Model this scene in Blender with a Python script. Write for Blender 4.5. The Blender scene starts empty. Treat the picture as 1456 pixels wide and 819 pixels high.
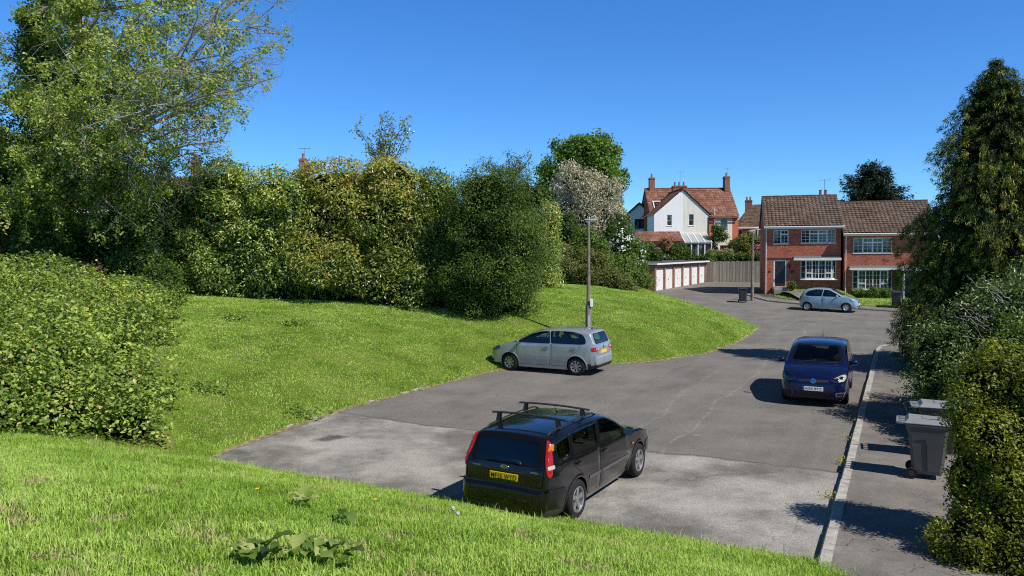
import bpy, bmesh, math, random
import numpy as np
from mathutils import Vector, Matrix
from mathutils.bvhtree import BVHTree
R = math.radians
rng = np.random.default_rng(7)
random.seed(7)
scn = bpy.context.scene
col = scn.collection

# ------------------------------------------------------------------ camera model (metres, camera looks along +Y)
CAM_H, PITCH, ROLL, FPX, CX, CY = 4.33, R(2.85), R(0.4), 1091.0, 728.0, 409.5
_c, _s, _cr, _sr = math.cos(PITCH), math.sin(PITCH), math.cos(ROLL), math.sin(ROLL)
def ray(u, v):
    X, Y = (u - CX) / FPX, (CY - v) / FPX
    a, b = X * _cr + Y * _sr, -X * _sr + Y * _cr
    return Vector((a, _c + b * _s, b * _c - _s))
def W(u, v, D):                       # point at depth D
    d = ray(u, v); t = D / d.y
    return Vector((d.x * t, D, CAM_H + d.z * t))
def G(u, v, z=0.0):                   # point on the level z
    d = ray(u, v); t = (z - CAM_H) / d.z
    return Vector((d.x * t, d.y * t, z))

# ------------------------------------------------------------------ small noise
def vnoise(x, y, seed=0):
    x = np.asarray(x, float); y = np.asarray(y, float)
    xi = np.floor(x).astype(np.int64); yi = np.floor(y).astype(np.int64)
    fx = x - xi; fy = y - yi
    fx = fx * fx * (3 - 2 * fx); fy = fy * fy * (3 - 2 * fy)
    def h(a, b):
        n = (a * 374761393 + b * 668265263 + seed * 974711) & 0x7fffffff
        n = ((n ^ (n >> 13)) * 1274126177) & 0x7fffffff
        return ((n ^ (n >> 16)) & 0xffff) / 65535.0
    a = h(xi, yi); b = h(xi + 1, yi); c = h(xi, yi + 1); d = h(xi + 1, yi + 1)
    return (a * (1 - fx) + b * fx) * (1 - fy) + (c * (1 - fx) + d * fx) * fy
def fbm(x, y, seed=0):
    return .55 * vnoise(x, y, seed) + .3 * vnoise(x * 2.1, y * 2.1, seed + 1) + .15 * vnoise(x * 4.3, y * 4.3, seed + 2)

# ------------------------------------------------------------------ objects
def tag(o, label=None, cat=None, group=None, kind=None):
    if label: o['label'] = label
    if cat: o['category'] = cat
    if group: o['group'] = group
    if kind: o['kind'] = kind
    return o
def empty(name, loc=(0, 0, 0), rz=0.0, label=None, cat=None, group=None):
    o = bpy.data.objects.new(name, None); col.objects.link(o)
    o.location = loc; o.rotation_euler = (0, 0, rz); o.empty_display_size = .2
    return tag(o, label, cat, group)
def link_mesh(name, me, parent=None):
    o = bpy.data.objects.new(name, me); col.objects.link(o)
    if parent: o.parent = parent
    return o
def mesh_np(name, V, F, mats, mi=None, smooth=False, tint=None, parent=None):
    """V (n,3), F (m,k) arrays of equal size faces"""
    me = bpy.data.meshes.new(name)
    V = np.asarray(V, np.float32); F = np.asarray(F, np.int32)
    m, k = F.shape
    me.vertices.add(len(V)); me.vertices.foreach_set('co', V.ravel())
    me.loops.add(m * k); me.loops.foreach_set('vertex_index', F.ravel())
    me.polygons.add(m)
    me.polygons.foreach_set('loop_start', np.arange(0, m * k, k, dtype=np.int32))
    me.polygons.foreach_set('loop_total', np.full(m, k, np.int32))
    for x in (mats if isinstance(mats, (list, tuple)) else [mats]): me.materials.append(x)
    if mi is not None: me.polygons.foreach_set('material_index', np.asarray(mi, np.int32))
    me.polygons.foreach_set('use_smooth', np.full(m, smooth, bool))
    if tint is not None:
        a = me.attributes.new('tint', 'FLOAT', 'FACE'); a.data.foreach_set('value', np.asarray(tint, np.float32))
    me.update(calc_edges=True)
    return link_mesh(name, me, parent)

class MB:
    def __init__(s): s.v = []; s.f = []; s.m = []
    def add(s, V, F, m=0, M=None):
        o = len(s.v)
        for p in V:
            p = Vector(p); s.v.append(tuple(M @ p) if M is not None else tuple(p))
        for f in F: s.f.append(tuple(i + o for i in f)); s.m.append(m)
        return s
    def box(s, x0, x1, y0, y1, z0, z1, m=0, M=None, bev=0.0):
        if bev:
            b = min(bev, abs(x1-x0)*.45, abs(y1-y0)*.45, abs(z1-z0)*.45)
            bm = bmesh.new(); bmesh.ops.create_cube(bm, size=1)
            for v in bm.verts:
                v.co = Vector((x0 + (v.co.x+.5)*(x1-x0), y0 + (v.co.y+.5)*(y1-y0), z0 + (v.co.z+.5)*(z1-z0)))
            bmesh.ops.bevel(bm, geom=list(bm.edges), offset=b, segments=2, affect='EDGES', profile=.5)
            bm.verts.index_update()
            s.add([v.co.copy() for v in bm.verts], [[v.index for v in f.verts] for f in bm.faces], m, M); bm.free(); return s
        V = [(x0,y0,z0),(x1,y0,z0),(x1,y1,z0),(x0,y1,z0),(x0,y0,z1),(x1,y0,z1),(x1,y1,z1),(x0,y1,z1)]
        return s.add(V, [(0,3,2,1),(4,5,6,7),(0,1,5,4),(1,2,6,5),(2,3,7,6),(3,0,4,7)], m, M)
    def quad(s, a, b, c, d, m=0, M=None): return s.add([a, b, c, d], [(0, 1, 2, 3)], m, M)
    def poly(s, pts, m=0, M=None): return s.add(pts, [tuple(range(len(pts)))], m, M)
    def prism(s, pts, vec, m=0, M=None):
        n = len(pts); vec = Vector(vec); V = [Vector(p) for p in pts] + [Vector(p) + vec for p in pts]
        F = [tuple(range(n))[::-1], tuple(range(n, 2*n))] + [(i, (i+1) % n, n + (i+1) % n, n + i) for i in range(n)]
        return s.add(V, F, m, M)
    def tube(s, path, rad, sides=8, m=0, M=None, caps=True):
        P = [Vector(p) for p in path]; n = len(P)
        rr = rad if hasattr(rad, '__len__') else [rad] * n
        V = []; F = []; ref = None
        for i, p in enumerate(P):
            t = (P[min(i+1, n-1)] - P[max(i-1, 0)]).normalized()
            if ref is None: ref = Vector((0, 0, 1)) if abs(t.z) < .9 else Vector((1, 0, 0))
            a = t.cross(ref)
            if a.length < 1e-4: a = t.cross(Vector((.3, .9, .1)))
            a.normalize(); b = t.cross(a).normalized(); ref = -b if False else ref
            for k in range(sides):
                q = 2 * math.pi * k / sides
                V.append(p + (a * math.cos(q) + b * math.sin(q)) * rr[i])
        for i in range(n - 1):
            for k in range(sides):
                F.append((i*sides+k, i*sides+(k+1) % sides, (i+1)*sides+(k+1) % sides, (i+1)*sides+k))
        if caps: F.append(tuple(range(sides))[::-1]); F.append(tuple((n-1)*sides+k for k in range(sides)))
        return s.add(V, F, m, M)
    def lathe(s, prof, n=24, m=0, M=None, cap=True):       # prof (r, h), axis z
        V = []; F = []
        for r, h in prof:
            for k in range(n):
                q = 2*math.pi*k/n; V.append((r*math.cos(q), r*math.sin(q), h))
        for i in range(len(prof)-1):
            for k in range(n):
                F.append((i*n+k, i*n+(k+1) % n, (i+1)*n+(k+1) % n, (i+1)*n+k))
        if cap and prof[0][0] > 1e-4: F.append(tuple(range(n))[::-1])
        if cap and prof[-1][0] > 1e-4: F.append(tuple((len(prof)-1)*n+k for k in range(n)))
        return s.add(V, F, m, M)
    def build(s, name, mats, parent=None, smooth=False, auto=None):
        me = bpy.data.meshes.new(name); me.from_pydata(s.v, [], s.f)
        for x in (mats if isinstance(mats, (list, tuple)) else [mats]): me.materials.append(x)
        me.polygons.foreach_set('material_index', s.m)
        me.polygons.foreach_set('use_smooth', [smooth] * len(s.f))
        me.update()
        if smooth and auto: me.set_sharp_from_angle(angle=R(auto))
        return link_mesh(name, me, parent)
def copy_tree(o, parent=None):
    c = o.copy(); col.objects.link(c)
    if parent: c.parent = parent
    for ch in [x for x in o.children]: copy_tree(ch, c)
    return c
def flat_sheet(name, pts, zf, mat, cuts=(), sub=0, kind='structure'):
    """a polygon laid on the height function zf"""
    bm = bmesh.new(); vs = [bm.verts.new((p[0], p[1], 0)) for p in pts]
    f = bm.faces.new(vs); bmesh.ops.triangulate(bm, faces=[f])
    for y in cuts:
        bmesh.ops.bisect_plane(bm, geom=bm.verts[:]+bm.edges[:]+bm.faces[:], plane_co=(0, y, 0), plane_no=(0, 1, 0))
    for v in bm.verts: v.co.z = zf(v.co.x, v.co.y)
    bmesh.ops.recalc_face_normals(bm, faces=bm.faces[:])
    if sum(f.normal.z for f in bm.faces) < 0: bmesh.ops.reverse_faces(bm, faces=bm.faces[:])
    me = bpy.data.meshes.new(name); bm.to_mesh(me); bm.free(); me.materials.append(mat)
    o = link_mesh(name, me)
    if kind: o['kind'] = kind
    return o

# ------------------------------------------------------------------ materials
class N:                                  # a little node helper
    def __init__(s, name):
        s.mat = bpy.data.materials.new(name); s.mat.use_nodes = True
        s.nt = s.mat.node_tree; s.n = s.nt.nodes; s.l = s.nt.links
        s.n.clear(); s.out = s.n.new('ShaderNodeOutputMaterial')
    def new(s, t, **k):
        x = s.n.new('ShaderNode' + t)
        for a, b in k.items():
            if a.startswith('i_'): 
                key = a[2:]; key = int(key) if key.isdigit() else key.replace('_', ' ')
                x.inputs[key].default_value = b
            else: setattr(x, a, b)
        return x
    def link(s, a, b): s.l.new(a, b)
    def bsdf(s, color=None, rough=.6, metal=0., spec=.5, coat=0., coat_rough=.03):
        b = s.new('BsdfPrincipled'); b.inputs['Roughness'].default_value = rough; b.inputs['Metallic'].default_value = metal
        b.inputs['Specular IOR Level'].default_value = spec; b.inputs['Coat Weight'].default_value = coat; b.inputs['Coat Roughness'].default_value = coat_rough
        if color is not None: b.inputs['Base Color'].default_value = (*color, 1)
        s.link(b.outputs[0], s.out.inputs[0]); return b
    def coord(s, kind='Object', scale=(1, 1, 1), rot=(0, 0, 0)):
        t = s.new('TexCoord'); m = s.new('Mapping'); m.inputs['Scale'].default_value = scale; m.inputs['Rotation'].default_value = rot
        s.link(t.outputs[kind], m.inputs[0]); return m.outputs[0]
    def noise(s, vec, scale, detail=4, rough=.55):
        n = s.new('TexNoise'); n.inputs['Scale'].default_value = scale; n.inputs['Detail'].default_value = detail; n.inputs['Roughness'].default_value = rough
        s.link(vec, n.inputs['Vector']); return n.outputs['Fac']
    def ramp(s, fac, stops):
        r = s.new('ValToRGB'); e = r.color_ramp.elements
        while len(e) < len(stops): e.new(.5)
        for x, (p, c) in zip(e, stops): x.position = p; x.color = (*c, 1) if len(c) == 3 else c
        s.link(fac, r.inputs[0]); return r.outputs[0]
    def mix(s, fac, a, b, mode='MIX'):
        m = s.new('Mix', data_type='RGBA', blend_type=mode)
        if isinstance(fac, (int, float)): m.inputs[0].default_value = fac
        else: s.link(fac, m.inputs[0])
        for k, x in ((6, a), (7, b)):
            if isinstance(x, tuple): m.inputs[k].default_value = (*x, 1)
            else: s.link(x, m.inputs[k])
        return m.outputs[2]
    def math(s, op, a, b=0., clamp=False):
        m = s.new('Math', operation=op, use_clamp=clamp)
        for k, x in ((0, a), (1, b)):
            if isinstance(x, (int, float)): m.inputs[k].default_value = x
            else: s.link(x, m.inputs[k])
        return m.outputs[0]
    def bump(s, h, b, strength=.3, dist=.01):
        x = s.new('Bump'); x.inputs['Strength'].default_value = strength; x.inputs['Distance'].default_value = dist
        s.link(h, x.inputs['Height']); s.link(x.outputs[0], b.inputs['Normal'])
_mc = {}
def plain(name, color, rough=.6, metal=0., spec=.5, coat=0., var=.12, scale=6.):
    if name in _mc: return _mc[name]
    k = N(name); b = k.bsdf(color, rough, metal, spec, coat)
    if var:
        f = k.noise(k.coord(), scale)
        lo = tuple(c * (1 - var) for c in color); hi = tuple(min(1, c * (1 + var)) for c in color)
        k.link(k.ramp(f, [(.3, lo), (.7, hi)]), b.inputs['Base Color'])
    _mc[name] = k.mat; return k.mat
def leafmat(name, stops, transl=.3, rough=.45, spec=.35):
    k = N(name); at = k.new('Attribute', attribute_name='tint')
    c = k.ramp(at.outputs['Fac'], stops)
    b = k.bsdf(None, rough, 0, spec); k.link(c, b.inputs['Base Color'])
    t = k.new('BsdfTranslucent')
    hs = k.new('HueSaturation'); hs.inputs['Saturation'].default_value = 1.1; hs.inputs['Value'].default_value = 1.35
    k.link(c, hs.inputs['Color']); k.link(hs.outputs[0], t.inputs[0])
    m = k.new('MixShader'); m.inputs[0].default_value = transl
    k.link(b.outputs[0], m.inputs[1]); k.link(t.outputs[0], m.inputs[2]); k.link(m.outputs[0], k.out.inputs[0])
    return k.mat
BARK = plain('bark', (.09, .07, .055), .9, var=.35, scale=9)
PALEBARK = plain('pale_bark', (.30, .275, .24), .8, var=.3, scale=9)
CORE = plain('painted_crown_shade', (.010, .013, .006), 1., spec=0, var=.4, scale=3)  # solid filler inside crowns, its near-black colour standing in for inner shade
# ------------------------------------------------------------------ terrain
FN = Vector((.454, .891)); FOOT = 11.1            # the bank's foot line: n.p = FOOT, camera side is the bank
lb_px = [(287, 657), (330, 637), (400, 612), (500, 579), (600, 553), (700, 528), (780, 521), (865, 518), (930, 514), (1000, 503), (1040, 490), (1065, 477), (1078, 466)]
LB = [G(u, v).xy for u, v in lb_px]
LBf = [Vector((13.75, 46)), Vector((13.4, 51)), Vector((12.7, 57)), Vector((12.3, 63)), Vector((12.1, 67.2)), Vector((8, 74)), Vector((4, 95)), Vector((0, 400))]
_d0 = (LB[2] - LB[0]).normalized()
LBx = [LB[0] - _d0 * 60] + LB + LBf                 # left boundary, extended behind the camera
_poly = LBx + [Vector((500, 400)), Vector((500, -60))]
K0 = G(1163, 808).xy; K1 = G(1250, 481).xy; KD = (K1 - K0).normalized(); KN = Vector((KD.y, -KD.x))
K2 = [Vector(p) for p in ((19.3, 64.5), (18.95, 59.4), (19.15, 57.2), (19.9, 56.0), (21.2, 54.7), (23.5, 52.3), (26.2, 50.1), (33, 46.6), (60, 33))]
def seg_dist(x, y, P):
    d = np.full(np.shape(x), 1e9)
    for a, b in zip(P[:-1], P[1:]):
        vx, vy = b[0]-a[0], b[1]-a[1]; L = vx*vx+vy*vy
        t = np.clip(((x-a[0])*vx+(y-a[1])*vy)/L, 0, 1)
        d = np.minimum(d, np.hypot(x-a[0]-t*vx, y-a[1]-t*vy))
    return d
def inside(x, y, P):
    r = np.zeros(np.shape(x), bool); n = len(P)
    for i in range(n):
        x0, y0 = P[i]; x1, y1 = P[(i+1) % n]
        c = ((y0 > y) != (y1 > y))
        with np.errstate(divide='ignore', invalid='ignore'):
            r ^= c & (x < (x1-x0)*(y-y0)/((y1-y0) if y1 != y0 else 1e-9)+x0)
    return r
def z_road(x, y):
    y = np.asarray(y, float)
    return np.clip(y-50, 0, 10)*.05 + np.clip(y-60, 0, 25)*.015
HOUSE_SIDE = K2 + [Vector((400, 33)), Vector((400, 300)), Vector((30, 300)), Vector((30, 100)), Vector((29.5, 78)), Vector((22, 66))]
H0 = W(1087.5, 411, 62.)
def terrain(x, y, soft=True):
    x = np.asarray(x, float); y = np.asarray(y, float)
    q = inside(x, y, _poly); d = seg_dist(x, y, LBx)
    t = np.where(q, 0, d)
    s = np.clip(FOOT - (FN.x*x + FN.y*y), 0, None)
    zl = 2.6*(1-np.exp(-t/6.0)) + .02*np.clip(t-14, 0, 60)
    zf = np.where(s < 18, .34*s-.0085*s*s, 3.37)
    kx_ = (x-K0.x)*KN.x+(y-K0.y)*KN.y
    zf = zf*np.clip((1.0-kx_)/1.1, 0, 1)
    z = (zl**3 + zf**3)**(1/3) + z_road(x, y)*.9
    bump = (fbm(x*.6, y*.6, 3)-.5)*.22*np.clip((t+s)*.6, 0, 1)
    z = z + bump
    # the hard surfaces lie over ground sunk a little below them
    hard = q & ((s <= 0) | (kx_ > .9))
    sink = -.07*np.clip(d/.3, 0, 1)
    rr = (x-K0.x)*KN.x + (y-K0.y)*KN.y
    aa = (x-K0.x)*KD.x + (y-K0.y)*KD.y
    right = (rr > 2.15) & (aa < 29.5)
    hs = inside(x, y, HOUSE_SIDE); dh = seg_dist(x, y, K2)
    z = np.where(hard, z_road(x, y) + sink, z)
    z = np.where(hard & right, .05 + .06*np.clip(rr-2.4, 0, 3), z)
    fa_ = (x-H0.x)*.966-(y-H0.y)*.259; tgt = 1.0-.58*np.clip((fa_-5.4)/1.0, 0, 1); z0_ = z_road(x, y)+.10; rr_ = np.clip((dh-1.3)/2.6, 0, 1); rr_ = rr_*rr_*(3-2*rr_)
    lawn = z0_+(tgt-z0_)*np.where(fa_ > -.4, rr_, rr_*np.clip((fa_+1.2)/.8, 0, 1))
    z = np.where(hs, np.where(dh < 1.5, z_road(x, y)-.02, lawn), z)
    z = np.where((y > 82) & ~hs & q, 1.6, z)
    z = np.where(hs & (y > 80), np.maximum(z, 2.0), z)
    return z
def axis(lo, hi, step, far, n=26):
    a = list(np.arange(lo, hi+1e-6, step)); g = np.geomspace(step, far, n)
    return np.array([lo-x for x in g[::-1]] + a + [hi+x for x in g])
xs = axis(-20, 30, .25, 900); ys = axis(3, 84, .3, 900)
XX, YY = np.meshgrid(xs, ys); ZZ = terrain(XX, YY)
nx, ny = len(xs), len(ys)
idx = np.arange(nx*ny).reshape(ny, nx)
F = np.stack([idx[:-1, :-1], idx[:-1, 1:], idx[1:, 1:], idx[1:, :-1]], -1).reshape(-1, 4)
k = N('turf'); b = k.bsdf(None, .95, 0, .1)
vc = k.coord()
c = k.ramp(k.noise(vc, .9, 5), [(.3, (.10, .15, .02)), (.5, (.17, .25, .035)), (.7, (.26, .29, .065))])
c2 = k.ramp(k.noise(vc, 18, 4, .7), [(.3, (.35, .35, .35)), (.65, (1, 1, 1))])
k.link(k.mix(1., c, c2, 'MULTIPLY'), b.inputs['Base Color']); k.bump(k.noise(vc, 25, 4, .7), b, .8, .05)
TURF = k.mat
ground = mesh_np('ground', np.stack([XX, YY, ZZ], -1).reshape(-1, 3), F, TURF, smooth=True); tag(ground, kind='structure')

# ------------------------------------------------------------------ road
k = N('asphalt'); b = k.bsdf(None, .85, 0, .3)
ang = math.atan2(KD.y, KD.x)
vw = k.coord('Object'); vs = k.coord('Object', (1, 1, 1), (0, 0, -ang))
sx = k.new('Separate XYZ'.replace(' ', '').replace('SeparateXYZ', 'SeparateXYZ')); k.link(vs, sx.inputs[0])
along = sx.outputs[0]
wob = k.noise(vw, .35, 3)
seam = k.math('ADD', along, k.math('MULTIPLY', k.math('SUBTRACT', wob, .5), .9))
old = k.math('MULTIPLY', k.math('SUBTRACT', 16.0, k.math('ADD', seam, k.math('MULTIPLY', k.noise(vw, 5, 4), .25))), 9., True)
st = k.new('Mapping'); st.inputs['Scale'].default_value = (.12, 1.5, 1); k.link(vs, st.inputs[0])
streak = k.ramp(k.noise(st.outputs[0], .9, 6, .6), [(.42, (0, 0, 0)), (.62, (1, 1, 1))])
patch = k.noise(vw, .55, 6, .62)
newc = k.ramp(patch, [(.3, (0.157, 0.146, 0.133)), (.5, (0.215, 0.200, 0.182)), (.72, (0.286, 0.265, 0.240))])
newc = k.mix(k.math('MULTIPLY', streak, .42), newc, (.26, .245, .225))
oldc = k.ramp(k.noise(vw, .8, 7, .66), [(.32, (0.266, 0.253, 0.236)), (.47, (0.403, 0.386, 0.356)), (.66, (0.515, 0.489, 0.450))])
stn = k.ramp(k.noise(vw, .33, 5, .62), [(.40, (.50, .49, .48)), (.54, (1, 1, 1))])
oldc = k.mix(1., oldc, stn, 'MULTIPLY')
cc = k.mix(old, newc, oldc)
edge = k.math('SUBTRACT', 1., k.math('MULTIPLY', k.math('ABSOLUTE', k.math('SUBTRACT', seam, 15.9)), 16), True)
cc = k.mix(k.math('MULTIPLY', edge, .5), cc, (.05, .048, .046))
sp = k.new('TexVoronoi'); sp.inputs['Scale'].default_value = 55; k.link(vw, sp.inputs['Vector'])
grit = k.ramp(sp.outputs['Distance'], [(.1, (1.28, 1.27, 1.25)), (.6, (.74, .74, .74))])
cc = k.mix(1., cc, grit, 'MULTIPLY')
fine = k.ramp(k.noise(vw, 30, 5, .75), [(.35, (.74, .74, .74)), (.65, (1.22, 1.21, 1.2))])
cc = k.mix(1., cc, fine, 'MULTIPLY')
cr = k.new('TexVoronoi', feature='DISTANCE_TO_EDGE'); cr.inputs['Scale'].default_value = .42; wv = k.new('VectorMath', operation='ADD')
nn = k.new('TexNoise'); nn.inputs['Scale'].default_value = 1.3; nn.inputs['Detail'].default_value = 5; k.link(vw, nn.inputs['Vector'])
k.link(vw, wv.inputs[0]); k.link(nn.outputs['Color'], wv.inputs[1]); k.link(wv.outputs[0], cr.inputs['Vector'])
crack = k.math('MULTIPLY', k.math('LESS_THAN', cr.outputs['Distance'], .006), k.math('GREATER_THAN', k.noise(vw, .3, 2), .52))
cc = k.mix(k.math('MULTIPLY', crack, .28), cc, (.03, .03, .03))
for (ua, va, ub, vb, wd, am) in ((1005, 590, 1092, 505, .07, .55), (935, 588, 1000, 530, .10, .35), (900, 560, 960, 515, .07, .3), (1160, 640, 1185, 600, .08, .22)):
    A_, B_ = G(ua, va), G(ub, vb); la = -A_.x*math.sin(ang)+A_.y*math.cos(ang)
    wb_ = k.math('MULTIPLY', k.math('SUBTRACT', k.noise(vw, .28, 2), .5), 1.1)
    dl = k.math('ABSOLUTE', k.math('SUBTRACT', k.math('ADD', sx.outputs[1], wb_), la)); ln = k.math('SUBTRACT', 1., k.math('DIVIDE', dl, wd), True)
    ln = k.math('MULTIPLY', ln, k.math('MULTIPLY', k.ramp(k.noise(vw, 2.6, 5, .7), [(.42, (0, 0, 0)), (.6, (1, 1, 1))]), am))
    cc = k.mix(ln, cc, (.36, .34, .31))
# pale dusty scuffs, an oil stain
sc_ = k.ramp(k.noise(vw, 1.5, 8, .75), [(.62, (0, 0, 0)), (.72, (1, 1, 1))])
cc = k.mix(k.math('MULTIPLY', sc_, .40), cc, (.34, .325, .30))
def spot(u, v, rad, colr, amt):
    global cc
    p = G(u, v); d = k.new('VectorMath', operation='DISTANCE'); mp = k.new('Mapping'); k.link(vw, mp.inputs[0])
    ns = k.new('VectorMath', operation='ADD'); k.link(vw, ns.inputs[0])
    n3 = k.new('TexNoise'); n3.inputs['Scale'].default_value = 1.6; k.link(vw, n3.inputs['Vector'])
    k.link(n3.outputs['Color'], ns.inputs[1]); k.link(ns.outputs[0], d.inputs[0]); d.inputs[1].default_value = (p.x+.5, p.y+.5, p.z+.5)
    m = k.ramp(d.outputs['Value'], [(max(0, rad-.35)*.5, (1, 1, 1)), (rad*.5, (0, 0, 0))])
    dd = k.math('MULTIPLY', m, amt)
    cc = k.mix(dd, cc, colr)
spot(470, 622, .75, (.045, .042, .04), .75)
spot(990, 620, .38, (.30, .29, .27), .6)
k.link(cc, b.inputs['Base Color']); k.bump(k.noise(vw, 60, 3, .8), b, .5, .012)
ASPH = k.mat
fl = [Vector((LB[0].x-.25, 0)), ]
fl[0].y = (FOOT - FN.x*fl[0].x)/FN.y - .35
_kx = K0.x - .1
near_r = K0 - KD*.6
KC = [K0 - KD*.5, K0, K0 + KD*24.6]                         # the kerb's road side
_e = KC[-1]; arc = []
for i in range(1, 9):                                        # kerb turns right into the side road
    a = i/8*R(78); r_ = 3.2
    c_ = _e + KN*r_
    arc.append(c_ + (-KN)*r_*math.cos(a) + KD*r_*math.sin(a))
_t = (arc[-1]-arc[-2]).normalized()
KCx = KC + arc + [arc[-1] + _t*30]
garage_end = Vector((20.4, 80.4))
road_poly = [p for p in LB] + LBf[:5] + [garage_end, Vector((30, 79.5)), Vector((27, 73)), Vector((22.2, 68.6)), Vector((20.6, 65.2))] + K2 + [KCx[-1] + Vector((14, 6))] + KCx[::-1]
road_poly += [Vector((K0.x-1.2, (FOOT-FN.x*(K0.x-1.2))/FN.y-.5))] + [fl[0]]
road = flat_sheet('road', road_poly, lambda x, y: float(z_road(x, y)), ASPH, cuts=(50, 60, 70))

# ------------------------------------------------------------------ kerbs and pavements
k = N('kerb_concrete'); b = k.bsdf(None, .9, 0, .2); vw = k.coord()
c = k.ramp(k.noise(vw, 5, 6, .7), [(.3, (.24, .225, .20)), (.5, (.42, .395, .355)), (.7, (.54, .51, .46))])
k.link(c, b.inputs['Base Color']); k.bump(k.noise(vw, 40, 4, .7), b, .4, .01); KERB = k.mat
k = N('pavement_tarmac'); b = k.bsdf(None, .9, 0, .2); vw = k.coord(); vs2 = k.coord('Object', (1, 1, 1), (0, 0, -ang))
c = k.ramp(k.noise(vw, .9, 6, .65), [(.3, (0.146, 0.136, 0.125)), (.5, (0.206, 0.191, 0.174)), (.7, (0.284, 0.262, 0.238))])
c = k.mix(1., c, k.ramp(k.noise(vw, 34, 5, .75), [(.35, (.75, .75, .75)), (.65, (1.2, 1.18, 1.15))]), 'MULTIPLY')
cr = k.new('TexVoronoi', feature='DISTANCE_TO_EDGE'); cr.inputs['Scale'].default_value = .6
nn = k.new('TexNoise'); nn.inputs['Scale'].default_value = 1.8; nn.inputs['Detail'].default_value = 4; k.link(vw, nn.inputs['Vector'])
wv = k.new('VectorMath', operation='ADD'); k.link(vw, wv.inputs[0]); k.link(nn.outputs['Color'], wv.inputs[1]); k.link(wv.outputs[0], cr.inputs['Vector'])
c = k.mix(k.math('MULTIPLY', k.math('MULTIPLY', k.math('LESS_THAN', cr.outputs['Distance'], .004), k.math('GREATER_THAN', k.noise(vw, .5, 2), .5)), .55), c, (.03, .03, .03))
k.link(c, b.inputs['Base Color']); k.bump(k.noise(vw, 60, 3, .8), b, .4, .01); PAVE = k.mat
def offset_line(P, d):                  # to the right of the walking direction
    out = []
    for i, p in enumerate(P):
        t = (P[min(i+1, len(P)-1)] - P[max(i-1, 0)]).normalized()
        out.append(p + Vector((t.y, -t.x))*d)
    return out
def kerb_strip(name, P, w, h, step=.92, gap=.012):
    m = MB(); L = [0]
    for a, b_ in zip(P[:-1], P[1:]): L.append(L[-1]+(b_-a).length)
    def at(t):
        for i in range(len(P)-1):
            if t <= L[i+1] or i == len(P)-2:
                f = (t-L[i])/(L[i+1]-L[i]); return P[i].lerp(P[i+1], f)
    t = 0; rd = random.Random(3)
    while t < L[-1]-.05:
        a, b_ = at(t), at(min(t+step-gap, L[-1])); d = (b_-a).normalized(); n = Vector((d.y, -d.x))
        j = rd.uniform(-.008, .008); z0 = float(z_road(a.x, a.y)); z1 = float(z_road(b_.x, b_.y)); jz = rd.uniform(-.008, .008)
        V = []
        for q, z in ((a, z0), (b_, z1)):
            for o, zz in ((j, -.1), (j, h-.02+jz), (j+.02, h+jz), (w, h+jz), (w, -.1)):
                e = q+n*o; V.append((e.x, e.y, z+zz))
        m.add(V, [(i, i+1, i+6, i+5) for i in range(4)] + [(0, 1, 2, 3, 4), (9, 8, 7, 6, 5)])
        t += step
    bmx = m.build(name, KERB); bmx['kind'] = 'structure'; return bmx
kerb_strip('kerb', KCx, .165, .12)
inner = offset_line(KCx, .167); outer = offset_line(KCx[:3], 2.3); inner[0] = inner[0]-KD*5; outer[0] = outer[0]-KD*5
pv = inner[:-1] + [inner[-1], inner[-1] + Vector((0, -3.0)), KCx[2] + KN*6 - KD*.5] + outer[::-1][0:]
flat_sheet('pavement', [p for p in pv], lambda x, y: .108, PAVE)
kerb_strip('far_kerb', [p for p in K2][::-1], -.13, .1)
pi_ = [p for p in K2]; po = []
for i, p in enumerate(K2):
    t = (K2[min(i+1, len(K2)-1)] - K2[max(i-1, 0)]).normalized(); n = Vector((-t.y, t.x)); po.append((p + n*.13, p + n*(1.35 if i > 1 else .5)))
flat_sheet('far_pavement', [a for a, _ in po] + [c for _, c in po[::-1]], lambda x, y: float(z_road(x, y))+.092, PAVE, cuts=(50, 60))
# broken old edging stones along the grass side of the road
m = MB(); rd = random.Random(5)
def p_far(a): return a.x > 6
for a, b_ in zip(LB[1:-1], LB[2:]):
    n_ = int((b_-a).length/.5)
    for i in range(n_):
        if rd.random() < (.45 if p_far(a) else .82): continue
        p = a.lerp(b_, (i+rd.random()*.5)/max(1, n_)); d = (b_-a).normalized(); M = Matrix.Translation((p.x, p.y, 0)) @ Matrix.Rotation(math.atan2(d.y, d.x)+rd.uniform(-.15, .15), 4, 'Z') @ Matrix.Rotation(rd.uniform(-.12, .12), 4, 'X')
        l = rd.uniform(.15, .38)
        m.box(0, l, -.02, .10, -.1, rd.uniform(.015, .06), 0, M, bev=.02)
e_ = m.build('edging_kerb', KERB); e_['kind'] = 'structure'

# the earthy, moss-edged verge where turf meets tarmac
k = N('verge_earth'); b = k.bsdf(None, .95, 0, .1); vw = k.coord()
k.link(k.ramp(k.noise(vw, 6, 6, .7), [(.32, (.10, .075, .045)), (.5, (.24, .19, .12)), (.68, (.42, .36, .25))]), b.inputs['Base Color']); k.bump(k.noise(vw, 40, 4, .8), b, .8, .02); EARTH = k.mat
rd = random.Random(12); V = []; F = []; P = []
for a, b_ in zip(LB[:-1], LB[1:]):
    n_ = max(1, int((b_-a).length/.18)); P += [a.lerp(b_, i/n_) for i in range(n_)]
P.append(LB[-1])
for i, p in enumerate(P):
    t = (P[min(i+1, len(P)-1)]-P[max(i-1, 0)]).normalized(); n_ = Vector((-t.y, t.x)); wi = .05+.16*float(vnoise(i*.23, 1.5, 4))+rd.uniform(-.02, .03)
    for o, z in ((-wi, .006), (-wi*.3, .022), (.09, .03), (.22, .02)): q = p+n_*o; V.append((q.x, q.y, float(z_road(q.x, q.y))+z))
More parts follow.
